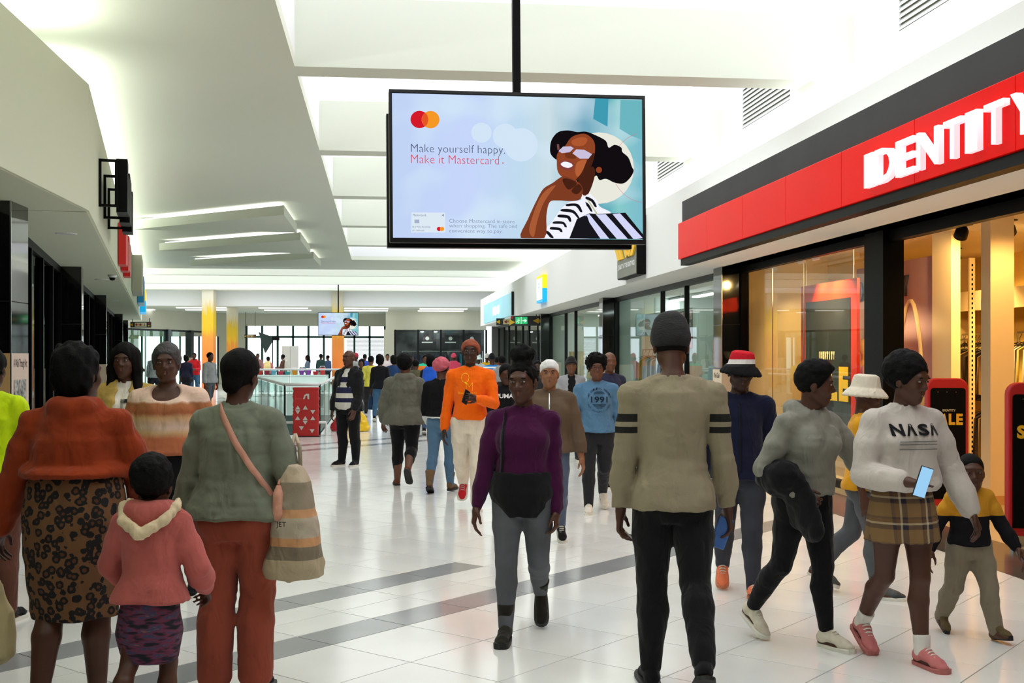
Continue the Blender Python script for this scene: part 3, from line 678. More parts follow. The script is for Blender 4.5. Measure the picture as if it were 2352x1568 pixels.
def hand(S, r, s_, detail=True):
    J, H = r.J, r.H; fd, th, pn, hp = r.hand[s_]; w = J['wri' + s_]
    k = max(.82, (H / 1.7) ** .7); L = .185 * k
    cu = hp.get('curl', 28); p = lambda d, t, n: w + (fd * d + th * t + pn * n) * L
    S.cone(p(-.1, 0, 0), p(.15, 0, 0), .024 * k, .027 * k, .01, flat=(pn, 1.25))
    S.cone(p(.12, .08, 0), p(.46, .1, .01), .024 * k, .021 * k, .012, flat=(pn, 1.55))
    S.cone(p(.12, -.06, 0), p(.44, -.12, .01), .024 * k, .02 * k, .012, flat=(pn, 1.55))
    a1, a2 = math.radians(cu), math.radians(cu * 1.9)
    rf = max(.0082 * k, S.h * .95)
    for t0, ln, sp in ((.17, .235, .05), (.06, .27, .01), (-.06, .25, -.03), (-.17, .195, -.08)):
        b = p(.47, t0, .01); d1 = nrm(fd * math.cos(a1) + pn * math.sin(a1) + th * sp); d2 = nrm(fd * math.cos(a2) + pn * math.sin(a2) + th * sp)
        m = b + d1 * ln * L; e = m + d2 * ln * L * .85
        S.cone(b, m, rf * 1.1, rf, .004); S.cone(m, e, rf, rf * .85, .003)
    b = p(.14, .19, .04); tc = hp.get('thumb', 0.5)
    m = b + nrm(fd * .75 + th * .6 * tc * 1.4 + pn * .45) * .2 * L; e = m + nrm(fd * .95 + th * .15 + pn * .4) * .19 * L
    S.cone(p(.1, .12, .02), b, .019 * k, .015 * k, .01); S.cone(b, m, rf * 1.5, rf * 1.2, .006); S.cone(m, e, rf * 1.2, rf, .003)

# ------------------------------------------------------------------ garments
def top_mesh(r, h, hem=-.03, infl=.016, sleeve='long', fat=1.0, armw=1.0, bust=0.0, hips=1.0, waist=1.0, loose=.0, folds=.006, seed=1,
             sl_infl=.012, sl_end=1.0, hood=False, collar=True, neckw=1.0, hemw=None, cuffs=True, open_neck=0.0, belly=0.0, legw=1.0):
    J, H = r.J, r.H; P = np.array([J[k] for k in J if k[:3] in ('sh' , 'shR', 'shL', 'elb', 'wri', 'nec', 'pel')])
    S = SDF(np.minimum(P.min(0), J['pelvis'] + r.T @ np.array([0, 0, hem * H])) - .16 - infl, P.max(0) + .15 + infl, h)
    T = r.T.T; o = J['pelvis']
    zs = np.array([hem, max(hem + .012, -.03), .02, .09, .16, .22, .27, .30]) * H
    if hem > .0: zs = np.array([hem, hem + .012, hem + .025, max(.09, hem + .035), max(.16, hem + .05), .22, .27, .30]) * H
    w0 = (.103 * hips if hem < 0 else .09 * waist) if hemw is None else hemw
    a = np.array([w0, w0 + .004, .098 * hips if hem <= 0 else w0 + .006, .082 * waist if hem <= 0 else w0 + .004, .083, .087, .073, .04]) * H * fat + loose * np.array([.3, 1, 1.1, 1.1, .8, .4, 0, 0])
    b = np.array([.082, .084, .075, .062 * waist, .063, .064, .05, .03]) * H * fat + loose * np.array([.3, 1, 1.1, 1.1, .8, .4, 0, 0])
    yc = np.array([-.006, -.006, -.002, .003, .001, -.004, -.008, -.01]) * H + belly * np.array([.3, .6, 1, 1, .5, 0, 0, 0])
    b = b + belly * np.array([.3, .6, 1, 1, .4, 0, 0, 0])
    S.loft(o, T, zs, a, b, yc, k=.02, infl=infl)
    if bust:
        for sg in (1, -1): S.ell(o + r.T @ np.array([sg * .043 * H, .042 * H, .2 * H]), np.array([.043, .04, .045]) * H * bust + infl, T, .05)
    for s_ in 'RL':
        u, e, w = J['sh' + s_], J['elb' + s_], J['wri' + s_]
        S.cone(J['neck'] - r.T[:, 2] * .012 * H, u, .025 * H + infl * .5, .026 * H * armw + infl * .7, .035)
        S.cone(u, J['chest'], .027 * H + infl * .7, .05 * H + infl * .5, .035)
        if sleeve == 'long':
            we = e + (w - e) * sl_end; q = sl_infl
            rs = np.array([.0265, .0265, .0225, .0225, .0165]) * H * armw + np.array([q, q * 1.2, q * 1.15, q * 1.3, q * 1.1])
            S.chain([u, u + (e - u) * .45, e, e + (we - e) * .5, e + (we - e) * .9], rs, .014)
            if cuffs: S.cone(e + (we - e) * .94, we, .0165 * H * armw + q * .35, .0158 * H * armw + q * .3, .006)
        elif sleeve == 'short':
            m = u + (e - u) * .8
            S.chain([u, m], np.array([.03, .029]) * H * armw + np.array([infl, sl_infl * 1.5]), .014)
    if hem < 0:
        for s_ in 'RL':
            hp, kn = J['hip' + s_], J['knee' + s_]
            S.cone(hp, hp + (kn - hp) * .5, .0525 * H * hips * legw + infl + .006, .05 * H * legw + infl + .006, .03)
            S.ell(hp + r.T @ np.array([0, -.036 * H, -.005 * H]), np.array([.047, .042, .054]) * H * hips * fat + infl + .004, T, .03)
        S.cut(o + r.T @ np.array([0, 0, hem * H]), -r.T[:, 2])
    if folds:
        c = [.13, .13, .06]
        S.noise(folds * .75, [.12, .12, .1], seed); S.noise(folds * .3, [.09, .09, .04], seed + 1, True); S.noise(folds * .55, [.05, .05, .2], seed + 5, True)
    if collar:
        S.cone(J['neck'] - r.T[:, 2] * .018 * H, J['neck'] + r.T[:, 2] * .004 * H, (.040 * H) * neckw, (.036 * H) * neckw, .012)
    if hood:
        b0 = J['neck'] + r.T @ np.array([0, -.03 * H, -.004 * H]); hs = head_scale(r)
        q = lambda x, y, z: b0 + r.T @ (np.array([x, y, z]) * hs)
        S.ell(q(0, -.012, -.07), np.array([.105, .05, .085]) * hs + infl * .5, T, .05)
        for sg in (1, -1):
            S.chain([q(0, -.05, -.012), q(sg * .06, -.03, .004), q(sg * .09, .03, .008), q(sg * .07, .095, -.03), q(sg * .03, .125, -.075)], np.array([.04, .036, .03, .026, .018]), .035)
    # neck hole
    if open_neck: S.ell(J['neck'] + r.T @ np.array([0, .1, -.03]), np.array([.1, .1, .065]) * open_neck, T, .01, 's')
    S.cone(J['neck'] + r.T[:, 2] * .0, J['neck'] + r.T[:, 2] * .07 * H, .034 * H * neckw, .05 * H * neckw, .006, 's')
    return S.mesh('top')

def trousers_mesh(r, h, infl=.010, top=.065, end=1.0, fat=1.0, legw=1.0, hips=1.0, waist=1.0, hem=None, folds=.004, seed=3, knee=None, flare=0.0, cap_h=None):
    J, H = r.J, r.H; P = np.array([J[k] for k in J if k[:3] in ('hip', 'kne', 'ank', 'pel')])
    S = SDF(P.min(0) - .16, np.maximum(P.max(0), J['pelvis'] + np.array([0, 0, .08 * H])) + .17, h)
    T = r.T.T; o = J['pelvis']
    zs = np.array([-.08, -.03, .02, top]) * H
    S.loft(o, T, zs, np.array([.066, .088 * hips, .089 * hips, .078 * waist]) * H * fat, np.array([.052, .068, .066, .06 * waist]) * H * fat,
           np.array([-.006, -.01, -.004, 0]) * H, k=.02, infl=infl)
    for s_ in 'RL':
        hp, kn, an = J['hip' + s_], J['knee' + s_], J['ank' + s_]
        S.ell(hp + r.T @ np.array([0, -.036 * H, -.005 * H]), np.array([.045, .04, .052]) * H * hips * fat + infl * .5, T, .03)
        back = r.foot[s_] @ np.array([0, -.012 * H, 0])
        e = min(end, 1.0)
        m = kn + (an - kn) * .32 + back; f = kn + (an - kn) * e
        rs1 = np.array([.052 * hips, .047, .033]) * H * legw + infl
        S.chain([hp, hp + (kn - hp) * .45, kn], rs1, .02)
        rc = .034 * H * legw + infl; ra = .022 * H * legw + infl + flare
        if e < .4: S.chain([kn, f], [rs1[-1], rc], .015)
        else: S.chain([kn, m, kn + (an - kn) * (e * .96)], [rs1[-1], rc + flare * .4, rc + (ra - rc) * e], .015)
        if hem: S.cone(kn + (an - kn) * (e - .06), kn + (an - kn) * e, hem, hem, .006)
    if folds:
        S.noise(folds * .7, [.09, .09, .18], seed); S.noise(folds * .3, [.1, .1, .045], seed + 1, True); S.noise(folds * .5, [.045, .045, .2], seed + 2, True)
    return S.mesh('trousers')

def skirt_mesh(r, h, zs, a, b, yc=None, folds=.006, seed=5, pleats=0, k=.01):
    """zs measured from the pelvis in metres (ascending)"""
    J = r.J; o = J['pelvis']; m = max(max(a), max(b)) + .05
    S = SDF(o + np.array([-m, -m - .05, zs[0] - .03]), o + np.array([m, m + .05, zs[-1] + .03]), h)
    if pleats:
        x, y, z = S.xyz(tuple(slice(0, n) for n in S.n)); 
    S.loft(o, np.eye(3), zs, a, b, yc if yc is not None else [0] * len(zs), k=0)
    if folds: S.noise(folds, [.07, .07, .25], seed); S.noise(folds * .5, [.12, .12, .05], seed + 1)
    if pleats:
        th = np.arctan2(x - o[0], y - o[1]); t = np.clip((zs[-1] + o[2] - z) / (zs[-1] - zs[0]), 0, 1)
        S.D += (.005 * t * np.sin(th * pleats)).astype(np.float32)
    S.cut(o + np.array([0, 0, zs[0]]), (0, 0, -1)); S.cut(o + np.array([0, 0, zs[-1]]), (0, 0, 1))
    return S.mesh('skirt')

def shoe_meshes(r, s_, h=.006, kind='sneaker'):
    an = r.J['ank' + s_]; F = r.foot[s_]; L = r.fl * 1.06; ah = r.ankh; sg = 1 if s_ == 'R' else -1
    k = L / .27
    fp = lambda x, y, z: an + F @ np.array([sg * x * k, (y - .24) * L, z - ah])
    lo = np.minimum.reduce([fp(x, y, z) for x in (-.06, .06) for y in (0, 1) for z in (0, .2)]) - .03
    hi = np.maximum.reduce([fp(x, y, z) for x in (-.06, .06) for y in (0, 1) for z in (0, .2)]) + .03
    S = SDF(lo, hi, h); up = F[:, 2]
    st = .02
    S.cone(fp(0, .12, st + .03), fp(0, .4, st + .042), .034 * k, .034 * k, .01, flat=(F[:, 0], 1.05))
    S.cone(fp(0, .4, st + .04), fp(.004, .72, st + .018), .036 * k, .036 * k, .02, flat=(up, 1.1))
    S.cone(fp(.004, .72, st + .012), fp(.0, .88, st + .008), .038 * k, .03 * k, .02, flat=(up, 1.5))
    sh = {'sneaker': .105, 'boot': .2, 'ugg': .21, 'slip': .05}[kind] * k
    ht = {'sneaker': .036, 'boot': .05, 'ugg': .062, 'slip': .03}[kind] * k
    S.cone(fp(0, .2, st + .03), fp(0, .23, st + sh), .037 * k, ht, .02)
    S.noise(.0025, .03, 7)
    S.cut(fp(0, 0, st * .8), -up); S.cut(fp(0, 0, st + sh + .004), up)
    S.cone(fp(0, .22, st + sh - .012), fp(0, .22, st + sh + .05), ht - .012, ht - .01, .003, 's') if kind != 'slip' else None
    upm = S.mesh('upper')
    # sole: foot outline extruded
    n = 28; out = []
    for i in range(n):
        t = 2 * math.pi * i / n; y = .5 - .5 * math.cos(t); w = (.036 + .013 * math.sin(min(1, y * 1.0) * math.pi * .62)) * k
        if y > .8: w *= math.sqrt(max(0, 1 - ((y - .8) / .2) ** 2)) * .8 + .2
        if y < .12: w *= math.sqrt(max(0, 1 - ((.12 - y) / .12) ** 2)) * .6 + .4
        out.append((w * (1 if math.sin(t) >= 0 else -1) * min(1, abs(math.sin(t)) * 3 + .02) + .003, y * 1.0))
    th = st if kind != 'boot' else .028
    V = [fp(x, y, 0) for x, y in out] + [fp(x * 1.03, y, th * .9 + (.008 if y > .9 else 0)) for x, y in out]
    me = bpy.data.meshes.new('sole')
    me.from_pydata([tuple(v) for v in V], [], [tuple(range(n))] + [tuple(range(2 * n - 1, n - 1, -1))] + [(i, i + n, (i + 1) % n + n, (i + 1) % n) for i in range(n)])
    me.update()
    if kind == 'sneaker':
        lc = MB()
        for k_ in range(4):
            y = .46 + k_ * .07; z = st + .081 * k - k_ * .0095
            lc.tube([fp(-.022, y - .02, z - .012), fp(-.01, y, z), fp(.01, y, z), fp(.022, y - .02, z - .012)], .0045, 5)
        return upm, me, lc.me('laces', True)
    return upm, me, None

def hair_mesh(r, h, kind, seed=11, headk=1.0):
    hs = head_scale(r) * headk; c = r.J['head']; Hd = r.Hd; M = Hd.T
    q = lambda x, y, z: c + Hd @ (np.array([x, y, z]) * hs)
    ext = .2 if kind not in ('long', 'ponytail', 'longtied') else .5
    S = SDF(c - np.array([.22, .22, ext]), c + np.array([.22, .22, .28]), h)
    R = np.array([.0765, .097, .088]); cc = q(0, -.012, .032)
    def cap(t, k=.01): S.ell(cc, (R + min(t, .006)) * hs, M, k); S.ell(q(0, -.012 - t * .9, .032 + t * .45), (R + t * .75) * hs, M, .02)
    def facecut(y0=.052, tilt=.55, z0=.06):   # hairline plane tilts back towards the temples
        S.cut(q(0, y0, z0), Hd @ np.array([0, 1, -tilt]))
    if kind == 'short': cap(.007); S.noise(.003, .012, seed); facecut(.07, .75, .06); S.cut(q(0, 0, -.045), Hd @ np.array([0, .6, -1]))
    elif kind == 'crop': cap(.004); facecut(.075, .8, .065); S.cut(q(0, 0, -.03), Hd @ np.array([0, .6, -1]))
    elif kind == 'afro': 
        cap(.04); S.ell(q(0, .005, .075), np.array([.105, .11, .085]) * hs, M, .02)
        S.noise(.02, .03, seed); S.noise(.012, .015, seed + 1); facecut(.084, .5, .055); S.cut(q(0, 0, -.05), Hd @ np.array([0, .5, -1]))
    elif kind == 'childafro':
        cap(.036); S.noise(.005, .022, seed); S.noise(.0035, .012, seed + 2); facecut(.074, .6, .06); S.cut(q(0, 0, -.07), Hd @ np.array([0, .6, -1]))
    elif kind == 'bun':
        cap(.01); S.cone(q(0, -.01, .12), q(0, -.01, .16), .04 * hs, .05 * hs, .02); S.ell(q(0, -.015, .165), np.array([.075, .07, .052]) * hs, M, .02)
        S.noise(.010, .024, seed); S.noise(.006, .013, seed + 2); facecut(.066, .7, .06); S.cut(q(0, 0, -.06), Hd @ np.array([0, .6, -1]))
    elif kind == 'hightop':
        cap(.012); S.ell(q(0, .0, .085), np.array([.086, .098, .065]) * hs, M, .03)
        S.noise(.005, .02, seed); facecut(.07, .65, .06); S.cut(q(0, 0, -.03), Hd @ np.array([0, .7, -1]))
    elif kind == 'tight':     # hair drawn back with a low knot
        cap(.012); S.ell(q(0, -.09, -.045), np.array([.045, .035, .045]) * hs, M, .03); S.noise(.003, [.02, .02, .05], seed); facecut(.066, .7, .06); S.cut(q(0, 0, -.08), Hd @ np.array([0, .5, -1]))
    elif kind == 'bob':
        cap(.03); S.ell(q(0, -.05, -.03), np.array([.1, .078, .09]) * hs, M, .04); S.ell(q(-.04, -.03, .1), np.array([.06, .06, .05]) * hs, M, .03); S.noise(.012, [.025, .025, .04], seed); facecut(.066, .5, .06)
    elif kind == 'headscarf':
        cap(.022); S.ell(q(0, -.06, .0), np.array([.085, .07, .08]) * hs, M, .03); S.noise(.004, [.04, .04, .02], seed); facecut(.07, .55, .055); S.cut(q(0, 0, -.05), Hd @ np.array([0, .8, -1]))
    elif kind == 'ponytail':
        cap(.012); S.chain([q(0, -.1, .03), q(0, -.14, -.02), q(0, -.14, -.15), q(.01, -.12, -.3)], np.array([.03, .04, .042, .025]) * hs, .02); S.noise(.004, [.02, .02, .08], seed); facecut(.066, .7, .06)
    elif kind == 'long':
        cap(.022)
        for sg in (1, -1):
            S.chain([q(sg * .06, -.02, .05), q(sg * .09, -.02, -.06), q(sg * .1, .0, -.2), q(sg * .1, .02, -.33)], np.array([.05, .036, .034, .02]) * hs, .03)
        S.chain([q(0, -.07, 0), q(0, -.1, -.18), q(0, -.1, -.32)], np.array([.07, .07, .05]) * hs, .04)
        S.noise(.006, [.025, .025, .12], seed); S.ell(q(0, .09, -.06), np.array([.07, .075, .12]) * hs, M, .012, 's')
    return S.mesh('hair')

def hat_mesh(r, h, kind, seed=21):
    hs = head_scale(r); c = r.J['head']; Hd = r.Hd; M = Hd.T
    q = lambda x, y, z: c + Hd @ (np.array([x, y, z]) * hs)
    S = SDF(c - np.array([.24, .24, .2]), c + np.array([.24, .24, .26]), h); R = np.array([.0765, .097, .088]); cc = q(0, -.012, .032)
    if kind == 'beanie':
        S.ell(cc, (R + np.array([.012, .012, .02])) * hs, M, .01); S.cone(q(0, -.03, .06), q(0, -.03, .095), .08 * hs, .066 * hs, .04); S.noise(.003, [.012, .012, .05], seed)
        S.cut(q(0, .0, .02), Hd @ np.array([0, .28, -1])); 
        for i in range(16):
            t = 2 * math.pi * i / 16; t2 = 2 * math.pi * (i + 1) / 16
            e = lambda a: q(.087 * math.sin(a), -.012 + .106 * math.cos(a), .035 + .028 * math.cos(a))
            S.cone(e(t), e(t2), .013 * hs, .013 * hs, .008)
    elif kind == 'slouch':
        S.ell(q(0, -.02, .05), np.array([.094, .115, .085]) * hs, M, .01); S.ell(q(0, -.075, .03), np.array([.095, .07, .085]) * hs, M, .03); S.noise(.006, [.05, .05, .018], seed); S.noise(.004, .02, seed + 1)
        S.cut(q(0, .06, .045), Hd @ np.array([0, .62, -1]))
    elif kind == 'tall':
        S.ell(cc, (R + np.array([.014, .014, .018])) * hs, M, .01); S.cone(q(0, -.02, .05), q(0, -.03, .085), .09 * hs, .085 * hs, .03); S.noise(.003, [.05, .05, .02], seed)
        S.cut(q(0, 0, -.005), Hd @ np.array([0, .25, -1]))
    elif kind == 'wrap':
        S.ell(q(0, -.015, .045), np.array([.087, .107, .088]) * hs, M, .01); S.noise(.004, [.05, .05, .014], seed); S.cut(q(0, .05, .035), Hd @ np.array([0, .5, -1]))
        S.ell(q(0, -.09, .04), np.array([.05, .045, .045]) * hs, M, .03)
    elif kind == 'bucket':
        S.loft(q(0, -.012, 0), M, np.array([.03, .06, .11, .138, .15]) * hs, np.array([.094, .092, .084, .076, .05]) * hs, np.array([.11, .107, .097, .088, .06]) * hs, [0] * 5, k=0)
        n = 24
        for i in range(n):
            a = lambda j: 2 * math.pi * j / n
            for rr, zz, rd in ((.1, .036, .008), (.112, .022, .008), (.124, .008, .0075), (.134, -.006, .007)):
                e = lambda t: q(rr * math.sin(t), -.012 + rr * 1.14 * math.cos(t), zz)
                S.cone(e(a(i)), e(a(i + 1)), rd * hs * 1.2, rd * hs * 1.2, .012)
        S.ell(q(0, -.012, .0), np.array([.1, .115, .045]) * hs, M, .01, 's')
    return S.mesh('hat')

_sph = {}
def sph_mesh(name, n=10):
    if name in _sph: return _sph[name]
    bm = bmesh.new(); bmesh.ops.create_uvsphere(bm, u_segments=n + 2, v_segments=n, radius=1.0)
    me = bpy.data.meshes.new(name); bm.to_mesh(me); bm.free()
    for p in me.polygons: p.use_smooth = True
    _sph[name] = me; return me

def lips_mesh(r, h=.0028, smile=0.0, headk=1.0):
    hs = head_scale(r) * headk; c = r.J['head']; q = lambda x, y, z: c + r.Hd @ (np.array([x, y, z]) * hs)
    S = SDF(c - .13, c + .13, h)
    for g in (1, -1):
        S.cone(q(0, .0865, -.0525), q(g * .021, .079, -.0575 + smile * .006), .0065 * hs, .0035 * hs, .003)
        S.cone(q(0, .0855, -.0665), q(g * .017, .08, -.062 + smile * .006), .0075 * hs, .0045 * hs, .003)
    return S.mesh('lips')
# ------------------------------------------------------------------ red fascia sign with raised glowing letters
WY = lambda px: Yon(px, 4.47)
t = empty('shop_sign', (4.47, 10, 2.95)); tag(t, 'long red fascia sign with glowing white raised letters and charcoal strip', 'shop sign')
M_CHAR = mat('charcoal_panel', C(72, 72, 72), .6, spec=.08, var=(1.2, .08))
yb = 17.02
MB().box((4.455, 2.5, 3.56), (4.48, yb - .03, 3.9)).obj('charcoal_strip', M_CHAR, t)
k = 0; y = yb
while y > 3:
    y2 = y - 1.55
    MB().box((4.40, y2 + .0025, 3.045), (4.48, y - .0025, 3.575)).obj('red_panel', M_RED, t, bevel=.004); y = y2
MB().box((4.43, 2.5, 2.95), (4.56, yb - .04, 3.043)).obj('black_trim', M_BLACK, t)
M_LET = mat('letter_side', C(235, 232, 240), .5, emit=((.95, .93, 1), .55), var=(9, .03)); M_LETF = emat('letter_face', (1, .985, 1), 1.6)
def raised_letter(ch, y0, y1, z0, z1):
    me = text_mesh(ch, 1.0, offset=.012); co = np.array([v.co for v in me.vertices]); lo, hi = co.min(0), co.max(0)
    me2 = text_mesh(ch, 1.0, extrude=.024, offset=.012)
    for m_, xo, nm, mt in ((me2, 4.366, 'letter', M_LET), (me, 4.338, 'letter_face', M_LETF)):
        c2 = np.array([v.co for v in m_.vertices]); l2, h2 = c2.min(0), c2.max(0)
        for v in m_.vertices:
            fx = (v.co.x - l2[0]) / (h2[0] - l2[0]); fy = (v.co.y - l2[1]) / (h2[1] - l2[1])
            v.co = (xo - v.co.z, y0 + (y1 - y0) * fx, z0 + (z1 - z0) * fy)
        m_.update()
    o = link('letter', me2, M_LET, t); link('letter_face', me, M_LETF, o)
zl0, zl1 = 3.125, 3.425
LX_ = lambda px: Yon(px, 4.345)
for ch, a, b_ in (('I', 1986, 2006), ('D', 2010, 2053), ('E', 2058, 2099), ('N', 2106, 2156), ('T', 2168, 2208), ('I', 2218, 2245), ('T', 2261, 2306), ('Y', 2322, 2380)):
    raised_letter(ch, LX_(a), LX_(b_), zl0, zl1)

# ------------------------------------------------------------------ warm-lit clothing shop behind the red sign
M_BEIGE = mat('shop_beige', C(232, 205, 150), .8, var=(1, .04)); M_LILAC = mat('shop_lilac', C(190, 160, 166), .8, var=(1, .04)); M_CREAMW = mat('shop_cream', C(240, 222, 180), .8, var=(1, .03))
struct(MB().box((5.72, 17.75, 0), (9.5, 17.9, 3.25)).obj('wall_shop_beige', M_BEIGE))
struct(MB().box((7.0, 16.75, 0), (7.1, 17.75, 3.25)).obj('wall_shop_display', M_BEIGE))
struct(MB().box((9.45, 9.0, 0), (9.6, 17.8, 3.25)).obj('wall_shop_rear', mat('shop_yellow', C(238, 206, 120), .8, var=(1, .03))))
struct(MB().box((7.05, 14.25, 0), (7.15, 16.75, 2.9)).obj('wall_shop_lilac', M_LILAC))
struct(MB().box((7.0, 13.75, 0), (7.12, 14.25, 3.25)).obj('wall_shop_pier', M_CREAMW))
struct(MB().box((XG, -3, 3.16), (13, 17.8, 3.26)).obj('ceiling_shop', M_CREAMW))
# plaster column inside the entrance
cx = W(2262, 800, 1); 
d0 = FPX * EYE / (1160 - HZ); c0 = G(2275, 1160)
struct(MB().box((c0[0], c0[1], 0), (c0[0] + .27, c0[1] + .2, 3.16)).obj('wall_shop_column', mat('shop_column', C(226, 200, 158), .75, var=(1, .03))))
struct(MB().box((c0[0] - .012, c0[1] - .012, 0), (c0[0] + .282, c0[1] + .21, .1)).obj('baseboard_column', mat('column_skirting', C(200, 150, 90), .5, var=(3, .05))))
# black ceiling grille bars
t = empty('ceiling_grille', (6.2, 14.5, 3.1)); tag(t, 'black linear ceiling grille bars above the shop window display', 'ceiling grille')
for k in range(6): MB().box((5.95 + k * .16, 13.4 - k * .12, 3.12), (5.98 + k * .16, 15.6 - k * .1, 3.16)).obj('bar', M_BLACK, t)
# large framed sale poster hanging in the window
def sale_stand(name, lab):
    pass
ysale0, ysale1 = Yon(1840, 6.1), Yon(1968, 6.1)
t = empty('sale_poster', (6.1, (ysale0 + ysale1) / 2, .4)); tag(t, 'tall red framed black poster reading SALE inside the shop window', 'poster')
M_RFR = mat('red_frame', C(240, 52, 24), .35, var=(2, .05)); M_BLP = mat('poster_black', C(38, 34, 30), .35, var=(3, .1))
z0, z1 = .35, 2.62
MB().box((6.1, ysale1 + .0, z0), (6.14, ysale0, z1)).obj('board', M_RFR, t)
MB().box((6.094, ysale1 + .2, z0 + .2), (6.1, ysale0 - .2, z1 - .24)).obj('printed_sheet', M_BLP, t)
yc = (ysale0 + ysale1) / 2
for k, ch in enumerate('SALE'): put_text(ch, .5, (6.088, ysale0 - .3 - (k + .5) * (ysale0 - ysale1 - .52) / 4, 1.24), (0, -1, 0), (0, 0, 1), M_YEL, t, name='letter', width=(ysale0 - ysale1 - .52) / 4 * .86, height=.46, offset=.03)
for k, ch in enumerate('IDENTITY'): put_text(ch, .1, (6.088, yc + .26 - k * .075, 1.62), (0, -1, 0), (0, 0, 1), mat('cream_ink', C(240, 225, 180), .6, var=(9, .02)), t, name='letter', width=.028 if ch == 'I' else .06, height=.11, offset=.012)
for s_ in (ysale0 - .15, ysale1 + .15): MB().tube([(6.12, s_, z1), (6.12, s_, 3.16)], .006, 6).obj('hanging_wire', M_CHROME, t)
# security gates with sale covers at the shop entrance
def gate(px0, px1, ybot, ytop, lab):
    a = G((px0 + px1) / 2, ybot); d = FPX * EYE / (ybot - HZ); w = (px1 - px0) / FPX * d; h = (ybot - ytop) / FPX * d
    t = empty('security_gate', (a[0], a[1], 0)); tag(t, lab, 'security gate', 'sale covered security gates at the shop entrance'); t.rotation_euler.z = -TH - .12; LOCAL.add(t.name)
    def rr(w_, z0_, z1_, r, y0_, y1_):
        P = [(-w_ / 2, z0_), (w_ / 2, z0_)] + [(w_ / 2 - r + r * math.cos(q_), z1_ - r + r * math.sin(q_)) for q_ in np.linspace(0, math.pi / 2, 6)] + [(-w_ / 2 + r - r * math.sin(q_), z1_ - r + r * math.cos(q_)) for q_ in np.linspace(0, math.pi / 2, 6)]
        m = MB(); n = len(P); m.V = [(x, y0_, z) for x, z in P] + [(x, y1_, z) for x, z in P]
        m.F = [tuple(range(n)), tuple(range(2 * n - 1, n - 1, -1))] + [((k + 1) % n, k, k + n, (k + 1) % n + n) for k in range(n)]; return m
    rr(w, .09, h, .1, -.06, .06).obj('red_cover', mat('red_fabric', C(176, 10, 16), .6, bump=(30, .1)), t, bevel=.012)
    rr(w * .86, .16, h - .1, .03, -.066, -.06).obj('black_panel', mat('gate_black', C(6, 6, 7), .55, spec=.1, var=(6, .2)), t)
    for s_ in (-.3, .3): MB().box((s_ * w - .05, -.05, 0), (s_ * w + .05, .05, .1)).obj('foot', M_CHROME, t)
    for k, ch in enumerate('SALE'): put_text(ch, .2, ((k - 1.5) * w * .185, -.07, h * .70), (1, 0, 0), (0, 0, 1), mat('gate_yellow', C(226, 170, 26), .5, var=(8, .05)), t, name='letter', width=w * .16, height=.115, offset=.01)
    put_text('IDENTITY', .04, (w * .02, -.07, h * .765), (1, 0, 0), (0, 0, 1), MATS['cream_ink'], t, width=w * .32, height=.022)
    for k in range(3): MB().lathe((w * (-.25 + .22 * k), -.066, h - .14), [(.006, 0), (.006, .004)], 8, Matrix.Rotation(math.pi / 2, 3, 'X')).obj('rivet', M_CHROME, t)
gate(2129, 2219, 1180, 868, 'black and red SALE security gate beside the white NASA sweater')
gate(2314, 2440, 1254, 878, 'black and red SALE security gate cut by the right picture edge')
# clothes rails
def garment_mesh(seed, w=.44, L=.8):
    rg = random.Random(seed); m = MB(); n = 9; prof = []
    for s_ in (1, -1):
        for i in range(n):
            u = i / (n - 1); x = (u - .5) * w; zt = -.02 - .1 * abs(2 * u - 1) ** 1.4
            m.V.append((x, s_ * (.022 + .012 * math.sin(u * 9 + seed)), zt)); m.V.append((x * 1.06, s_ * (.03 + .018 * math.sin(u * 14 + seed * 1.7)), -L + .03 * math.sin(u * 7 + seed)))
    for s_ in (0, 1):
        for i in range(n - 1):
            b_ = s_ * 2 * n + 2 * i; f = (b_, b_ + 1, b_ + 3, b_ + 2); m.F.append(f if s_ else f[::-1])
    for i in range(n - 1): m.F.append((2 * i, 2 * i + 2, 2 * n + 2 * i + 2, 2 * n + 2 * i)); m.F.append((2 * i + 1, 2 * n + 2 * i + 1, 2 * n + 2 * i + 3, 2 * i + 3))
    m.F += [(0, 2 * n, 2 * n + 1, 1), (2 * n - 2, 2 * n - 1, 4 * n - 1, 4 * n - 2)]; return m.me('garment', True)
GM = [garment_mesh(k, .44, .62 + .1 * (k % 4)) for k in range(6)]
hook = MB().tube([(0, 0, .12), (.02, 0, .13), (.03, 0, .11), (0, 0, .06), (0, 0, 0)], .004, 6).tube([(-.18, 0, -.06), (0, 0, 0), (.18, 0, -.06)], .006, 6).me('hanger')
hook.materials.append(M_BLACK)
def cloth_mat(i):
    cs = [C(240, 228, 170), C(246, 220, 120), C(232, 214, 190), C(60, 44, 40), C(214, 96, 40), C(28, 26, 28), C(150, 120, 70), C(238, 236, 220)]
    return mat(f'hung_cloth_{i}', cs[i % 8], .9, bump=(25, .2), var=(6, .08))
CN = ['cream', 'yellow', 'beige', 'brown', 'orange', 'black', 'tan', 'white']; CN2 = ['yellow', 'orange', 'pale', 'dark green']
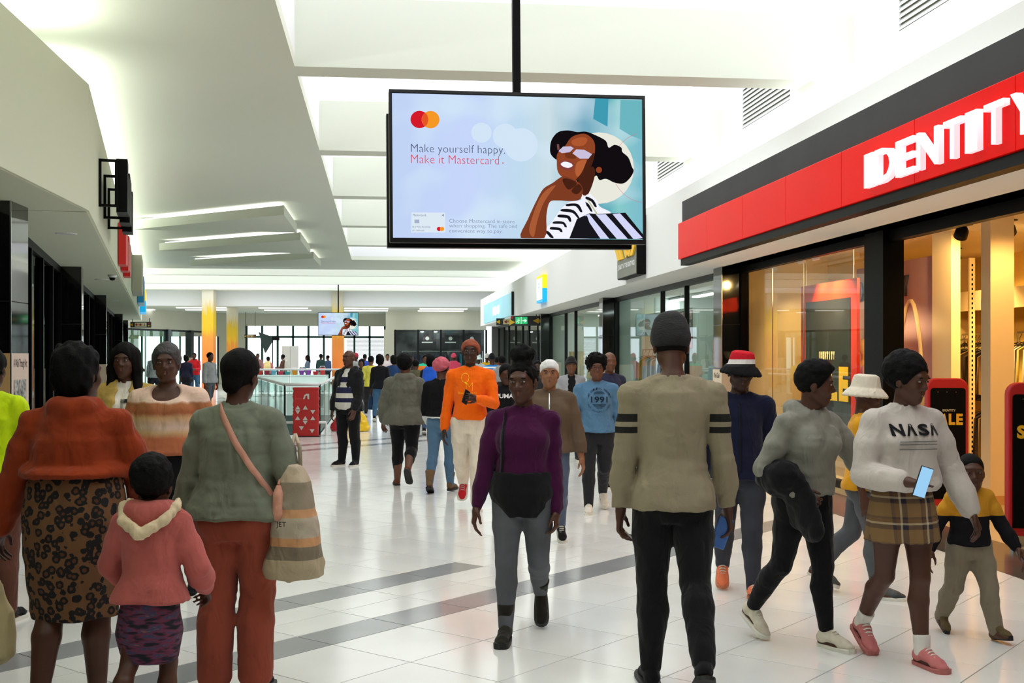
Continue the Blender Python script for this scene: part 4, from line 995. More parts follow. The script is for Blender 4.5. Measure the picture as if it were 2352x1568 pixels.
def rail(x, y0, y1, z, n, cols, lab, gl, seed, axis='y', cmat=None):
    t = empty('clothes_rail', (x, y0, 0)); tag(t, lab, 'clothes rail')
    if axis == 'y': P = lambda s_: (x, y0 + (y1 - y0) * s_)
    else: P = lambda s_: (x + (y1 - y0) * s_, y0)
    MB().tube([(*P(0), z), (*P(1), z)], .014, 8).obj('bar', M_CHROME, t)
    for s_ in (0, 1): MB().tube([(*P(s_), .0), (*P(s_), z)], .014, 8).obj('post', M_CHROME, t)
    rg = random.Random(seed)
    for k in range(n):
        s_ = (k + .5) / n; me = GM[rg.randrange(6)].copy(); ci = rg.choice(cols); me.materials.clear(); me.materials.append((cmat or cloth_mat)(ci))
        o = link('hanging_garment', me); o.location = (*P(s_), z - .135); o.rotation_euler.z = (0 if axis == 'y' else math.pi / 2) + rg.uniform(-.12, .12) + (0.0 if axis == 'y' else 0)
        tag(o, (CN if cmat is None else CN2)[ci] + ' ' + gl, 'garment', lab); h_ = link('hanger', hook, None, o)
r1 = W(2190, 800, 15.3); r2 = W(2320, 800, 13.6)
rail(9.15, 16.1, 17.6, 1.95, 14, [0, 1, 7, 1, 0], 'long chrome rail of pale yellow tops deep in the warm shop', 'top on the long rail deep in the warm shop', 3)
rail(9.1, 13.1, 15.9, 1.95, 24, [0, 1, 4, 7, 2], 'chrome rail of cream and orange tops at the right picture edge', 'top hanging at the right picture edge', 4)
rail(8.55, 15.5, 16.7, 1.85, 6, [3, 5, 6, 3], 'short chrome rail of dark jackets just inside the shop entrance', 'jacket hanging just inside the shop entrance', 5, 'y')
rail(8.25, 13.7, 15.3, 1.02, 13, [5, 3, 6, 4], 'low rail of striped and dark clothes behind the sale gate', 'garment hanging low behind the sale gate', 6, 'y')
# perforated wall uprights and shelf
t = empty('shelf_upright', (8.0, 15.2, 0)); tag(t, 'tall beige perforated shelf upright inside the shop, left of the plaster column', 'shelf upright')
MB().box((7.98, 15.16, 0), (8.06, 15.2, 2.95)).obj('post', M_CREAMW, t)
for k in range(40): MB().box((8.01, 15.155, .3 + k * .065), (8.03, 15.1605, .33 + k * .065)).obj('slot', M_BLACK, t)
t = empty('shelf', (9.2, 12.8, 2.5)); tag(t, 'pale wall shelf high on the yellow rear wall of the shop', 'shelf')
MB().box((8.95, 9.6, 2.55), (9.45, 17.7, 2.6)).obj('board', M_CREAMW, t); MB().box((8.95, 9.6, 2.3), (8.97, 17.7, 2.55)).obj('front_strip', M_CREAMW, t)
# mannequin bust in the window
def mannequin(x, y, z, rz, lab, m, scale=1.0):
    S = SDF((-.3, -.2, -.55), (.3, .2, .5), .012); T = np.eye(3)
    S.ell((0, 0, .32), (.07, .088, .11), None, .02); S.cone((0, -.01, .24), (0, -.01, .08), .05, .055, .03); S.cone((0, 0, .05), (.17, 0, 0), .06, .05, .05); S.cone((0, 0, .05), (-.17, 0, 0), .06, .05, .05)
    S.loft((0, 0, 0), T, np.array([-.5, -.3, -.12, 0, .06]), [.15, .12, .16, .17, .08], [.1, .085, .11, .09, .06], [0] * 5, k=.03)
    S.cone((.18, 0, 0), (.2, 0, -.28), .045, .035, .03); S.cone((-.18, 0, 0), (-.2, 0, -.28), .045, .035, .03)
    me = S.mesh('mannequin_torso'); t = empty('mannequin', (x, y, 0)); LOCAL.add(t.name); t.rotation_euler.z = rz; tag(t, lab, 'mannequin')
    o = link('torso', me, m, t); o.location = (0, 0, z); MB().tube([(0, 0, .03), (0, 0, z - .45)], .018, 8).obj('pole', M_CHROME, t); MB().lathe((0, 0, 0), [(.16, 0), (.16, .015), (.02, .03)], 16).obj('base', M_CHROME, t)
M_MANN = mat('mannequin_cream', C(244, 220, 176), .5, var=(3, .03)); M_MANW = mat('mannequin_white', C(226, 234, 232), .5, var=(3, .03))
mannequin(6.6, Yon(1985, 6.6), 1.42, math.radians(70), 'cream mannequin standing beside the big sale poster in the window', M_MANN)
# lettering and arch on the lilac wall
for k, ch in enumerate('IDENTITY'):
    put_text(ch, .3, (7.03, 16.8 - k * .245, 2.56), (0, -1, 0), (0, 0, 1), mat('navy_letters', C(44, 44, 62), .5, var=(5, .05)), wr_o, name='wall_letter', width=.06 if ch == 'I' else .18, height=.28, extrude=.015, offset=.02)
MB().tube([(7.04, 14.95 + .36 * math.cos(a), .9 + 1.45 * math.sin(a)) for a in np.linspace(0, math.pi, 16)], .03, 8).obj('wall_arch', M_CREAMW, wr_o, True)
# ceiling spotlights of the shop, each with its own lamp
def shop_spot(x, y, z, tgt, lab, power=60):
    t = empty('ceiling_spotlight', (x, y, z)); tag(t, lab, 'spotlight', 'spotlights on the shop ceilings')
    d = Vector(tgt) - Vector((x, y, z)); M = d.to_track_quat('-Z', 'Y').to_matrix()
    MB().lathe((x, y, z - .01), [(.1, .0), (.1, .012), (.02, .014)], 16).obj('ceiling_plate', M_BLACK, t); MB().tube([(x, y, z), (x, y, z - .07)], .012, 6).obj('stem', M_BLACK, t)
    c = np.array([x, y, z - .1]); MB().lathe(c, [(.045, .07), (.075, .02), (.08, -.07), (.068, -.071), (.06, -.02)], 16, M).obj('housing', M_BLACK, t, True)
    o = MB().lathe(c, [(.064, -.05), (.064, -.045)], 16, M).obj('lens', emat('warm_lens', (1, .86, .55), 9), t)
    spot('spotlight_lamp', tuple(c + np.array(M @ Vector((0, 0, -.09)))), tgt, power, WARM)
for k, (x, y, tx, ty, l) in enumerate(((6.75, 13.0, 7.05, 15.2, 'black ceiling spotlight nearest the lilac wall'), (7.1, 12.6, 8.9, 14.8, 'lit black ceiling spotlight just left of the plaster column'), (7.3, 11.9, 8.8, 13.2, 'black ceiling spotlight at the top right, right of the plaster column'),
        (8.2, 16.0, 9.2, 16.6, 'black spotlight over the pale yellow tops'), (8.0, 14.4, 9.2, 14.6, 'black spotlight over the cream and orange tops'))):
    shop_spot(x, y, 3.16, (tx, ty, 1.0), l, 120)
def box_spot(x, y, z, tgt, lab, power):
    t = empty('ceiling_spotlight', (x, y, z)); tag(t, lab, 'spotlight', 'spotlights on the shop ceilings')
    d = Vector(tgt) - Vector((x, y, z)); M = d.to_track_quat('-Z', 'Y').to_matrix(); c = np.array([x, y, z - .16])
    MB().box((x - .05, y - .05, z - .04), (x + .05, y + .05, z)).obj('mount', M_WHITEMET, t); MB().lathe(c, [(.05, .12), (.055, -.1), (.045, -.1)], 12, M).obj('housing', M_WHITEMET, t, True)
    MB().lathe(c, [(.046, -.09), (.046, -.085)], 12, M).obj('lens', MATS['warm_lens'], t); spot('spotlight_lamp', tuple(c + np.array(M @ Vector((0, 0, -.11)))), tgt, power, (1, .72, .34))
box_spot(6.0, Yon(1775, 6.0), 3.16, (6.9, 16.8, 1.2), 'white window spotlight at the left end of the warm shop window', 110)
box_spot(5.8, Yon(1838, 5.8), 3.16, (6.1, 15.3, 1.2), 'white window spotlight above the left edge of the sale poster', 260)
box_spot(5.8, Yon(1872, 5.8), 3.16, (6.1, 14.9, 1.3), 'white window spotlight above the middle of the sale poster', 260)
# warm ceiling lamps that light the entrance
for k, (x, y) in enumerate(((6.6, 11.4), (6.4, 9.6), (7.6, 8.6))):
    t = MB().lathe((x, y, 3.13), [(.11, 0), (.11, .03)], 16).obj('downlight', emat('warm_disc', (1, .8, .45), 6)); tag(t, ['round warm downlight flush in the shop ceiling near the lilac wall', 'round warm downlight flush in the ceiling over the sale gate', 'round warm downlight flush in the shop ceiling behind the plaster column'][k], 'downlight', 'flush warm downlights')
    spot('downlight_lamp', (x, y, 3.1), (x + .2, y, 0), 130, WARM, 150, .1)

# ------------------------------------------------------------------ white-lit shop with posters further on
def tube_light(x, y0, y1, z, lab, s=5):
    t = empty('fluorescent_lamp', (x, (y0 + y1) / 2, z)); tag(t, lab, 'ceiling lamp', 'fluorescent lamps in the shops')
    MB().box((x - .09, y0, z - .02), (x + .09, y1, z + .02)).obj('tray', M_WHITEMET, t); MB().box((x - .07, y0 + .03, z - .05), (x + .07, y1 - .03, z - .02)).obj('diffuser', emat('fluo', (.9, 1, .97), 13), t)
for k, (y, x) in enumerate(((19.0, 7.0), (21.5, 7.0), (24.0, 7.0), (26.4, 7.0))): tube_light(x, y, y + 1.6, 2.96, f'fluorescent ceiling lamp in the white shop, {["nearest", "second", "third", "farthest"][k]} of its row', 6)
for k, (y, x) in enumerate(((28.6, 7.2), (31.2, 7.2), (33.8, 7.2), (36.4, 7.2))): tube_light(x, y, y + 1.6, 2.96, f'fluorescent ceiling lamp in the bright far shop, {["nearest", "second", "third", "farthest"][k]} of its row', 8)
for k, y in enumerate((41, 45, 50)): tube_light(7, y, y + 1.6, 2.96, f'fluorescent lamp in the last right-hand shop, {["nearest", "middle", "farthest"][k]} of three', 4)
M_PALE = mat('shop_pale', C(214, 228, 222), .8, var=(1, .04))
struct(MB().box((5.7, 27.6, 0), (9.5, 27.75, 3.0)).obj('wall_shop_white', M_PALE)); struct(MB().box((9.4, 18, 0), (9.5, 56, 3.0)).obj('wall_shop_white_rear', M_PALE)); struct(MB().box((5.7, 38.5, 0), (9.5, 38.7, 3.0)).obj('wall_shop_white_far', M_PALE))
struct(MB().box((6.3, 23.2, 0), (6.36, 27.5, 2.6)).obj('wall_shop_window_back', mat('window_back', C(196, 214, 204), .8, var=(.8, .06))))
t = empty('hanging_poster', (6.15, 20.0, 1.5)); tag(t, 'hanging poster reading LADIES TOPS with a red price block', 'poster')
ya, yb_ = Yon(1562, 6.15), Yon(1590, 6.15); z0, z1 = Zat(748, 6.15, ya), Zat(705, 6.15, ya); yw = ya - yb_; 
MB().box((6.15, yb_, 1.75), (6.16, ya, 2.52)).obj('sheet', mat('poster_navy', C(22, 24, 34), .5, var=(4, .1)), t); MB().box((6.144, yb_ + .02, 1.77), (6.149, ya - .02, 2.0)).obj('price_block', mat('price_red', C(214, 44, 30), .5, var=(4, .05)), t); MB().box((6.144, yb_ + .02, 2.34), (6.149, ya - .02, 2.5)).obj('picture', mat('picture_pink', C(230, 150, 130), .5, var=(14, .6, C(250, 240, 235))), t)
for tx, z, h_ in (('LADIES', 2.24, .07), ('TOPS', 2.1, .1), ('29', 1.88, .14)): put_text(tx, .1, (6.142, (ya + yb_) / 2, z), (0, -1, 0), (0, 0, 1), mat('white_ink', C(240, 240, 238), .6, var=(9, .02)), t, width=yw * .8, height=h_, offset=.006)
MB().tube([(6.155, ya - .05, 2.52), (6.155, ya - .05, 2.98)], .004, 6).obj('hanging_wire', M_CHROME, t)
mannequin(5.97, Yon(1567, 5.97), 1.36, math.radians(75), 'white mannequin in the doorway of the white-lit shop', M_MANW)
M_GL2 = [mat('yellow_dress', C(190, 170, 60), .9, bump=(20, .2), var=(4, .1)), mat('orange_trim', C(240, 110, 60), .8, var=(4, .1)), mat('pale_top', C(220, 226, 224), .9, var=(4, .05)), mat('dark_green_cloth', C(36, 54, 50), .9, var=(4, .3))]
def shop_cloth(i): return M_GL2[i]
rail(6.2, 18.6, 20.7, 2.3, 8, [0, 0, 1], 'rail of yellow dresses in the narrow window beside the granite pillar', 'dress hanging in the narrow window beside the granite pillar', 8, 'y', shop_cloth)
rail(6.1, 18.6, 20.7, 1.2, 9, [3, 3, 2], 'low rail of dark tops in the narrow window beside the granite pillar', 'top hanging low in the narrow window beside the granite pillar', 9, 'y', shop_cloth)
rail(6.0, 23.3, 26.4, 1.75, 8, [2, 2, 0], 'rail of pale tops in the wide window behind the beige sweater', 'top hanging in the wide window behind the beige sweater', 10, 'y', shop_cloth)
t = MB().box((6.2, 35.4, .7), (6.24, 38.2, 1.75)).obj('window_display_board', mat('display_print', C(120, 170, 180), .5, var=(2.5, .7, C(230, 200, 120)))); tag(t, 'blue and yellow printed display board in the bright far shop window', 'display board')
# ------------------------------------------------------------------ wall signs on the right bulkhead
t = empty('shop_sign', (4.7, 21.4, 3.08)); tag(t, 'dark box sign with yellow stripes and white slogan below the big screen', 'shop sign')
MB().box((4.58, 20.64, 3.08), (4.76, 22.37, 4.15)).obj('box', M_BLACK, t, bevel=.01); MB().box((4.572, 20.66, 3.1), (4.58, 22.35, 4.13)).obj('face', mat('grey_face', C(128, 128, 116), .5, var=(2, .06)), t)
put_text('QUALITY AT THE RIGHT PRICE', .1, (4.566, 21.5, 3.3), (0, -1, 0), (0, 0, 1), MATS['white_ink'], t, width=1.45, height=.11, offset=.004)
put_text('JUXIVE', .3, (4.55, 21.45, 3.86), (0, -1, 0), (0, 0, 1), MATS['white_ink'], t, width=1.5, height=.26, extrude=.015, offset=.01)
for y, sl in ((22.2, .14), (21.95, .14), (21.55, .2), (21.1, -.14), (20.82, -.14)):
    m = MB(); P = [(y + .11 - sl, 3.44), (y - .11 - sl, 3.44), (y - .11 + sl * (.2 if sl == .2 else 1), 3.68), (y + .11 + sl * (.2 if sl == .2 else 1), 3.68)]
    m.V = [(4.54, a, z) for a, z in P] + [(4.572, a, z) for a, z in P]; m.F = [(0, 1, 2, 3), (7, 6, 5, 4), (0, 4, 5, 1), (1, 5, 6, 2), (2, 6, 7, 3), (3, 7, 4, 0)]; m.obj('yellow_stripe', M_YEL, t)
t = empty('shop_sign', (4.7, 33.8, 3.16)); tag(t, 'glowing blue and yellow square box sign on the right bulkhead', 'shop sign')
MB().box((4.62, 33.2, 3.55), (4.76, 34.5, 3.94)).obj('yellow_half', mat('sign_yellow', C(250, 214, 0), .4, emit=(C(250, 214, 0), .5), var=(2, .03)), t); MB().box((4.62, 33.2, 3.16), (4.76, 34.5, 3.55)).obj('blue_half', mat('sign_blue', C(0, 170, 235), .4, emit=(C(0, 170, 235), .5), var=(2, .03)), t)
MB().box((4.612, 33.3, 3.24), (4.62, 34.42, 3.86)).obj('white_face', emat('sign_white', (1, 1, .98), 1.3), t); put_text('F', .3, (4.609, 33.9, 3.6), (0, -1, 0), (0, 0, 1), MATS['sign_blue'], t, name='mark', height=.26, offset=.01)
t = empty('shop_sign', (4.7, 47, 3.05)); tag(t, 'long pale blue fascia sign with a glowing white word', 'shop sign')
MB().box((4.68, 41.6, 3.06), (4.76, 53.0, 3.88)).obj('panel', mat('sign_pale_blue', C(150, 210, 222), .4, emit=(C(140, 205, 220), .25), var=(1, .05)), t); MB().box((4.66, 41.5, 3.06), (4.77, 41.62, 3.9)).obj('end_frame', M_DARKFR, t)
for k, ch in enumerate('MBS'): put_text(ch, .4, (4.66, 47.2 - k * .95 + .95, 3.44), (0, -1, 0), (0, 0, 1), MATS['sign_white'], t, name='letter', width=.85, height=.36, offset=.03)
# directional signs hung from the soffit: black body, pictograms as flat print
M_SIGNB = mat('sign_black', C(40, 44, 42), .5, var=(3, .1)); M_SIGNC = mat('sign_cream', C(226, 214, 170), .5, var=(3, .03)); M_PICR = mat('picto_red', C(190, 44, 34), .5, var=(3, .03)); M_PICG = mat('picto_green', C(20, 140, 80), .5, emit=(C(30, 190, 110), .7), var=(3, .03)); M_PICW = mat('picto_white', C(235, 245, 238), .5, emit=((.85, 1, .9), .5), var=(3, .03)); M_PICY = mat('picto_yellow', C(226, 178, 40), .5, var=(3, .03))
def dirsign(px0, px1, py0, py1, d, lab, kind):
    a, b_ = W(px0, py0, d), W(px1, py1, d); w = np.linalg.norm((b_ - a)[:2]); h = a[2] - b_[2]; c = (a + b_) / 2
    t = empty('direction_sign', tuple(c)); t.rotation_euler.z = -TH; LOCAL.add(t.name); tag(t, lab, 'sign', 'hanging direction signs')
    MB().box((-w / 2, -.04, -h / 2), (w / 2, .04, h / 2)).obj('body', M_SIGNB, t)
    def tri(x, z, s_, m, up=1, nm='arrow'): MB().quad((x - s_ * up, -.043, z + s_), (x - s_ * up, -.043, z - s_), (x + s_ * up, -.043, z)).obj(nm, m, t)
    for s_ in (-.42, .42): MB().tube([(s_ * w, 0, h / 2), (s_ * w, 0, (3.02 if d < 50 else 4.02) - c[2])], .012, 6).obj('hanger_rod', M_BLACK, t)
    if kind == 'exit':
        MB().box((-.33 * w, -.046, -.33 * h), (.1 * w, -.042, .38 * h)).obj('green_panel', M_PICG, t); MB().box((-.13 * w, -.048, -.33 * h), (-.115 * w, -.046, .38 * h)).obj('divider', M_PICW, t)
        MB().box((-.08 * w, -.049, -.03 * h), (.03 * w, -.047, .05 * h)).obj('arrow_shaft', M_PICW, t); MB().quad((-.0 * w, -.049, .22 * h), (-.0 * w, -.049, -.2 * h), (.085 * w, -.049, .01 * h)).obj('arrow_head', M_PICW, t)
        m = MB(); bw = .018 * w
        for p0, p1 in (((-.22, .12), (-.24, -.06)), ((-.24, -.06), (-.2, -.16)), ((-.2, -.16), (-.24, -.26)), ((-.24, -.06), (-.29, -.14)), ((-.29, -.14), (-.32, -.12)), ((-.22, .1), (-.17, .02)), ((-.22, .1), (-.28, .06))): m.bar((p0[0] * w, -.048, p0[1] * h), (p1[0] * w, -.048, p1[1] * h), .004, bw)
        m.obj('running_figure', M_PICW, t); MB().lathe((-.205 * w, -.047, .23 * h), [(.017 * w, 0), (.017 * w, .003)], 12, Matrix.Rotation(math.pi / 2, 3, 'X')).obj('figure_head', M_PICW, t)
        tri(.44 * w, 0, .4 * h, M_PICY, -1); tri(-.44 * w, -.05, .3 * h, M_PICY, 1, 'arrow'); MB().box((-.49 * w, -.046, .2 * h), (-.42 * w, -.042, .45 * h)).obj('red_mark', M_PICR, t)
    else:
        MB().box((-.28 * w, -.046, -.36 * h), (.3 * w, -.042, .36 * h)).obj('cream_panel', M_SIGNC, t)
        MB().box((-.22 * w, -.049, -.05 * h), (-.1 * w, -.047, .05 * h)).obj('arrow_shaft', M_PICR, t); MB().quad((-.17 * w, -.049, .25 * h), (-.26 * w, -.049, 0), (-.17 * w, -.049, -.25 * h)).obj('arrow_head', M_PICR, t)
        for k in range(2): MB().lathe(((.0 if k == 0 else .2) * w, -.047, (0 if k == 0 else .12 * h)), [((.055 if k == 0 else .022) * w, 0), ((.035 if k == 0 else .01) * w, .003)], 14, Matrix.Rotation(math.pi / 2, 3, 'X')).obj('round_mark', M_PICR, t)
        MB().quad((.17 * w, -.049, 0), (.2 * w, -.049, -.32 * h), (.23 * w, -.049, 0)).obj('figure_body', M_PICR, t)
        tri(-.45 * w, 0, .3 * h, M_PICY, -1); MB().box((.36 * w, -.046, -.3 * h), (.44 * w, -.042, -.05 * h)).obj('yellow_mark', M_PICY, t); MB().box((.36 * w, -.046, .08 * h), (.44 * w, -.042, .3 * h)).obj('red_mark', M_PICR, t)
dirsign(1173, 1237, 725, 748, 39.5, 'black hanging exit sign with a green running figure and arrow', 'exit')
dirsign(1140, 1212, 731, 747, 45, 'black hanging sign with red pictograms just behind the exit sign', 'info')
dirsign(300, 347, 739, 752, 44, 'black hanging sign with a red left arrow near the far left shop', 'info')
dirsign(562, 588, 768, 776, 64, 'tiny cream hanging sign far away beside the glass entrance', 'info')
# ------------------------------------------------------------------ wall signs on the left bulkhead, seen edge-on
def lsign(t0, t1, o0, o1, z0, z1, m, name, parent): return lbox(t0, t1, o0, o1, z0, z1).obj(name, m, parent)
t = empty('shop_sign', (*Lp(3.4, 0), 3.3)); tag(t, 'black raised letter sign on brackets at the near end of the left bulkhead', 'shop sign')
for k in range(6):
    a = 2.1 + k * .55; lsign(a, a + .4, -.3, -.18, 3.24 + (.05 if k % 2 else 0), 3.84 - (.1 if k % 3 == 1 else 0), M_BLACK, 'letter_block', t)
for k in range(3):
    a = 1.9 + k * 1.2; lsign(a, a + .03, -.2, 0, 3.77, 3.8, M_BLACK, 'bracket', t); lsign(a, a + .03, -.2, 0, 3.27, 3.3, M_BLACK, 'bracket', t); lsign(a, a + .03, -.2, -.17, 3.27, 3.8, M_BLACK, 'bracket', t); lsign(a, a + .03, -.03, 0, 3.27, 3.8, M_BLACK, 'bracket', t)
t = empty('shop_sign', (*Lp(9, 0), 3.2)); tag(t, 'red raised letter sign on the left bulkhead behind the black sign', 'shop sign')
for k in range(5): lsign(8.2 + k * .75, 8.75 + k * .75, -.13, -.01, 3.1 + .06 * (k % 2), 3.78 - .08 * (k % 3), mat('red_letters', C(214, 28, 24), .4, var=(3, .05)), 'letter_block', t)
t = lsign(18.5, 21, -.24, -.01, 3.2, 4.1, mat('grey_box_sign', C(170, 170, 152), .5, var=(2, .05)), 'shop_sign', None); tag(t, 'plain grey box sign on the left bulkhead beyond the red letters', 'shop sign')
t = lsign(26, 29, -.2, -.01, 3.25, 4.05, mat('blue_letters', C(20, 150, 220), .4, var=(2, .05)), 'shop_sign', None); tag(t, 'bright blue box sign on the left bulkhead beyond the grey one', 'shop sign')
t = empty('shop_sign', (*Lp(32, 0), 3.2)); tag(t, 'yellow and blue box sign at the far end of the left bulkhead', 'shop sign'); lsign(31.5, 34, -.2, -.01, 3.55, 3.95, MATS['sign_yellow'], 'yellow_half', t); lsign(31.5, 34, -.2, -.01, 3.15, 3.55, MATS['sign_blue'], 'blue_half', t)
# downlights and dome camera in the left soffit
for k, (px, py) in enumerate(((152, 536), (233, 641), (262, 690))):
    p_ = W(px, py, FPX * 1.365 / (HZ - py)); t = empty('soffit_downlight', (p_[0], p_[1], 2.985)); tag(t, ['round recessed downlight nearest in the left soffit', 'round recessed downlight in the left soffit beside the dome camera', 'round recessed downlight farthest in the left soffit'][k], 'downlight', 'recessed downlights of the left soffit')
    MB().lathe((p_[0], p_[1], 2.975), [(.11, 0), (.12, .01), (.08, .011)], 20).obj('ring', M_WHITEMET, t); MB().lathe((p_[0], p_[1], 2.978), [(.08, 0), (.08, .004)], 20).obj('lens', mat('unlit_lens', C(120, 100, 70), .3, var=(5, .1)), t)
p_ = W(258, 636, FPX * 1.33 / (HZ - 636)); t = empty('dome_camera', (p_[0], p_[1], 2.985)); tag(t, 'small white dome camera with black lens under the left soffit', 'security camera')
MB().lathe((p_[0], p_[1], 2.94), [(.06, 0), (.075, .02), (.075, .045)], 18).obj('base', M_WHITEMET, t, True); MB().lathe((p_[0], p_[1], 2.89), [(.01, 0), (.04, .012), (.055, .05)], 18).obj('dome', M_BLACK, t, True)

# ------------------------------------------------------------------ end shop display seen across the far crowd
t = empty('wall_poster', (2.5, YS + 1.29, 2.2)); tag(t, 'row of dark shop posters with white emblems in the end shop window', 'poster')
for k, fx in enumerate((.36, .62, .86)):
    x = X0 + .5 + (X1 - X0 - .5) * fx; MB().box((x - .5, YS + 1.26, 1.95), (x + .5, YS + 1.29, 2.85)).obj('sheet', mat('poster_charcoal', C(52, 52, 56), .6, var=(3, .1)), t)
    MB().lathe((x, YS + 1.25, 2.55), [(.11, 0), (.11, .01)], 8, Matrix.Rotation(math.pi / 2, 3, 'X')).obj('emblem', MATS['white_ink'], t); MB().box((x - .3, YS + 1.245, 2.3), (x + .3, YS + 1.255, 2.37)).obj('caption_bar', MATS['white_ink'], t)
def end_cloth(i): return [mat('end_grey', C(96, 96, 104), .9, var=(5, .2)), mat('end_white', C(196, 196, 190), .9, var=(5, .1)), mat('end_blue', C(50, 70, 110), .9, var=(5, .2)), mat('end_teal', C(40, 150, 170), .9, var=(5, .1))][i]
CN2 = ['grey', 'white', 'navy', 'teal']
rail(X0 + .9, YS + .75, YS + 3.2, 1.85, 9, [0, 2, 0, 2], 'left clothes rail in the end shop window', 'garment on the left rail in the end shop window', 21, 'x', end_cloth); rail(X0 + 3.4, YS + .75, YS + 2.6, 1.85, 7, [1, 0, 3, 0], 'right clothes rail in the end shop window', 'garment on the right rail in the end shop window', 22, 'x', end_cloth)
for k, fx in enumerate((.3, .45)): tube_light(X0 + .5 + (X1 - X0 - .5) * fx, YS + .5, YS + 1.2, 2.94, ['small bright lamp in the end shop window, left of two', 'small bright lamp in the end shop window, right of two'][k], 4)
# ------------------------------------------------------------------ hanging advertising screens
ADX = lambda x: (x - 72) / 2225.0
def ADV(x, y): u = ADX(x); t_, b_ = 92 + 66 * u, 1390 + 22 * u; return (y - t_) / (b_ - t_)
SCR_H = 1.0 / 1.778
def adcol(name, rgb, k=1.0): return emat('ad_' + name, C(*rgb), k)
def screen_bg():
    m = bpy.data.materials.new('ad_background'); m.use_nodes = True; nt = m.node_tree; nt.nodes.clear()
    tc = nt.nodes.new('ShaderNodeTexCoord'); sx = nt.nodes.new('ShaderNodeSeparateXYZ'); cr = nt.nodes.new('ShaderNodeValToRGB'); nz = nt.nodes.new('ShaderNodeTexNoise'); mx = nt.nodes.new('ShaderNodeMix'); mx.data_type = 'RGBA'
    e = nt.nodes.new('ShaderNodeEmission'); o = nt.nodes.new('ShaderNodeOutputMaterial'); nz.inputs['Scale'].default_value = 5; nz.inputs['Detail'].default_value = 1
    nt.links.new(tc.outputs['Object'], sx.inputs[0]); nt.links.new(sx.outputs[0], cr.inputs[0]); nt.links.new(tc.outputs['Object'], nz.inputs['Vector'])
    E_ = cr.color_ramp.elements; E_[0].position = 0; E_[0].color = (*C(186, 205, 238), 1); E_[1].position = 1; E_[1].color = (*C(120, 182, 198), 1)
    for p_, c_ in ((.3, C(192, 208, 244)), (.5, C(186, 212, 232)), (.62, C(196, 216, 224)), (.76, C(120, 168, 190)), (.86, C(96, 170, 182)), (.9, C(130, 196, 196))): q_ = E_.new(p_); q_.color = (*c_, 1)
    r2 = nt.nodes.new('ShaderNodeValToRGB'); r2.color_ramp.elements[0].position = .5; r2.color_ramp.elements[0].color = (0, 0, 0, 1); r2.color_ramp.elements[1].position = .7; r2.color_ramp.elements[1].color = (.7, .7, .7, 1)
    nt.links.new(nz.outputs[0], r2.inputs[0]); nt.links.new(r2.outputs[0], mx.inputs['Factor']); nt.links.new(cr.outputs[0], mx.inputs['A']); mx.inputs['B'].default_value = (*C(206, 226, 240), 1)
    nt.links.new(mx.outputs['Result'], e.inputs[0]); e.inputs[1].default_value = 1.0; nt.links.new(e.outputs[0], o.inputs[0]); return m
M_ADBG = screen_bg()
def flat_poly(P, y):
    """P in ad pixels; returns mesh in the unit screen frame (x 0..1, z 0..SCR_H), layer y in front"""
    pts = [(ADX(a), (1 - ADV(a, b_)) * SCR_H) for a, b_ in P]
    pts = [(min(1, max(0, x)), min(SCR_H, max(0, z))) for x, z in pts]
    tri = geometry.tessellate_polygon([[Vector((x, z, 0)) for x, z in pts]]); m = MB(); m.V = [(x, y, z) for x, z in pts]
    for t_ in tri:
        a, b_, c_ = [pts[i] for i in t_]; m.F.append(tuple(t_) if (b_[0] - a[0]) * (c_[1] - a[1]) - (b_[1] - a[1]) * (c_[0] - a[0]) > 0 else tuple(t_[::-1]))
    return m
def smooth_poly(P, k=4):
    n = len(P); out = []
    for i in range(n):
        a, b_, c_, d_ = [np.array(P[(i + j) % n], float) for j in (-1, 0, 1, 2)]
        for t_ in np.arange(k) / k: out.append(tuple(.5 * (2 * b_ + (c_ - a) * t_ + (2 * a - 5 * b_ + 4 * c_ - d_) * t_ ** 2 + (3 * b_ - a - 3 * c_ + d_) * t_ ** 3)))
    return out
def circ(cx, cy, r, n=28): return [(cx + r * math.cos(2 * math.pi * k / n), cy - r * math.sin(2 * math.pi * k / n)) for k in range(n)]
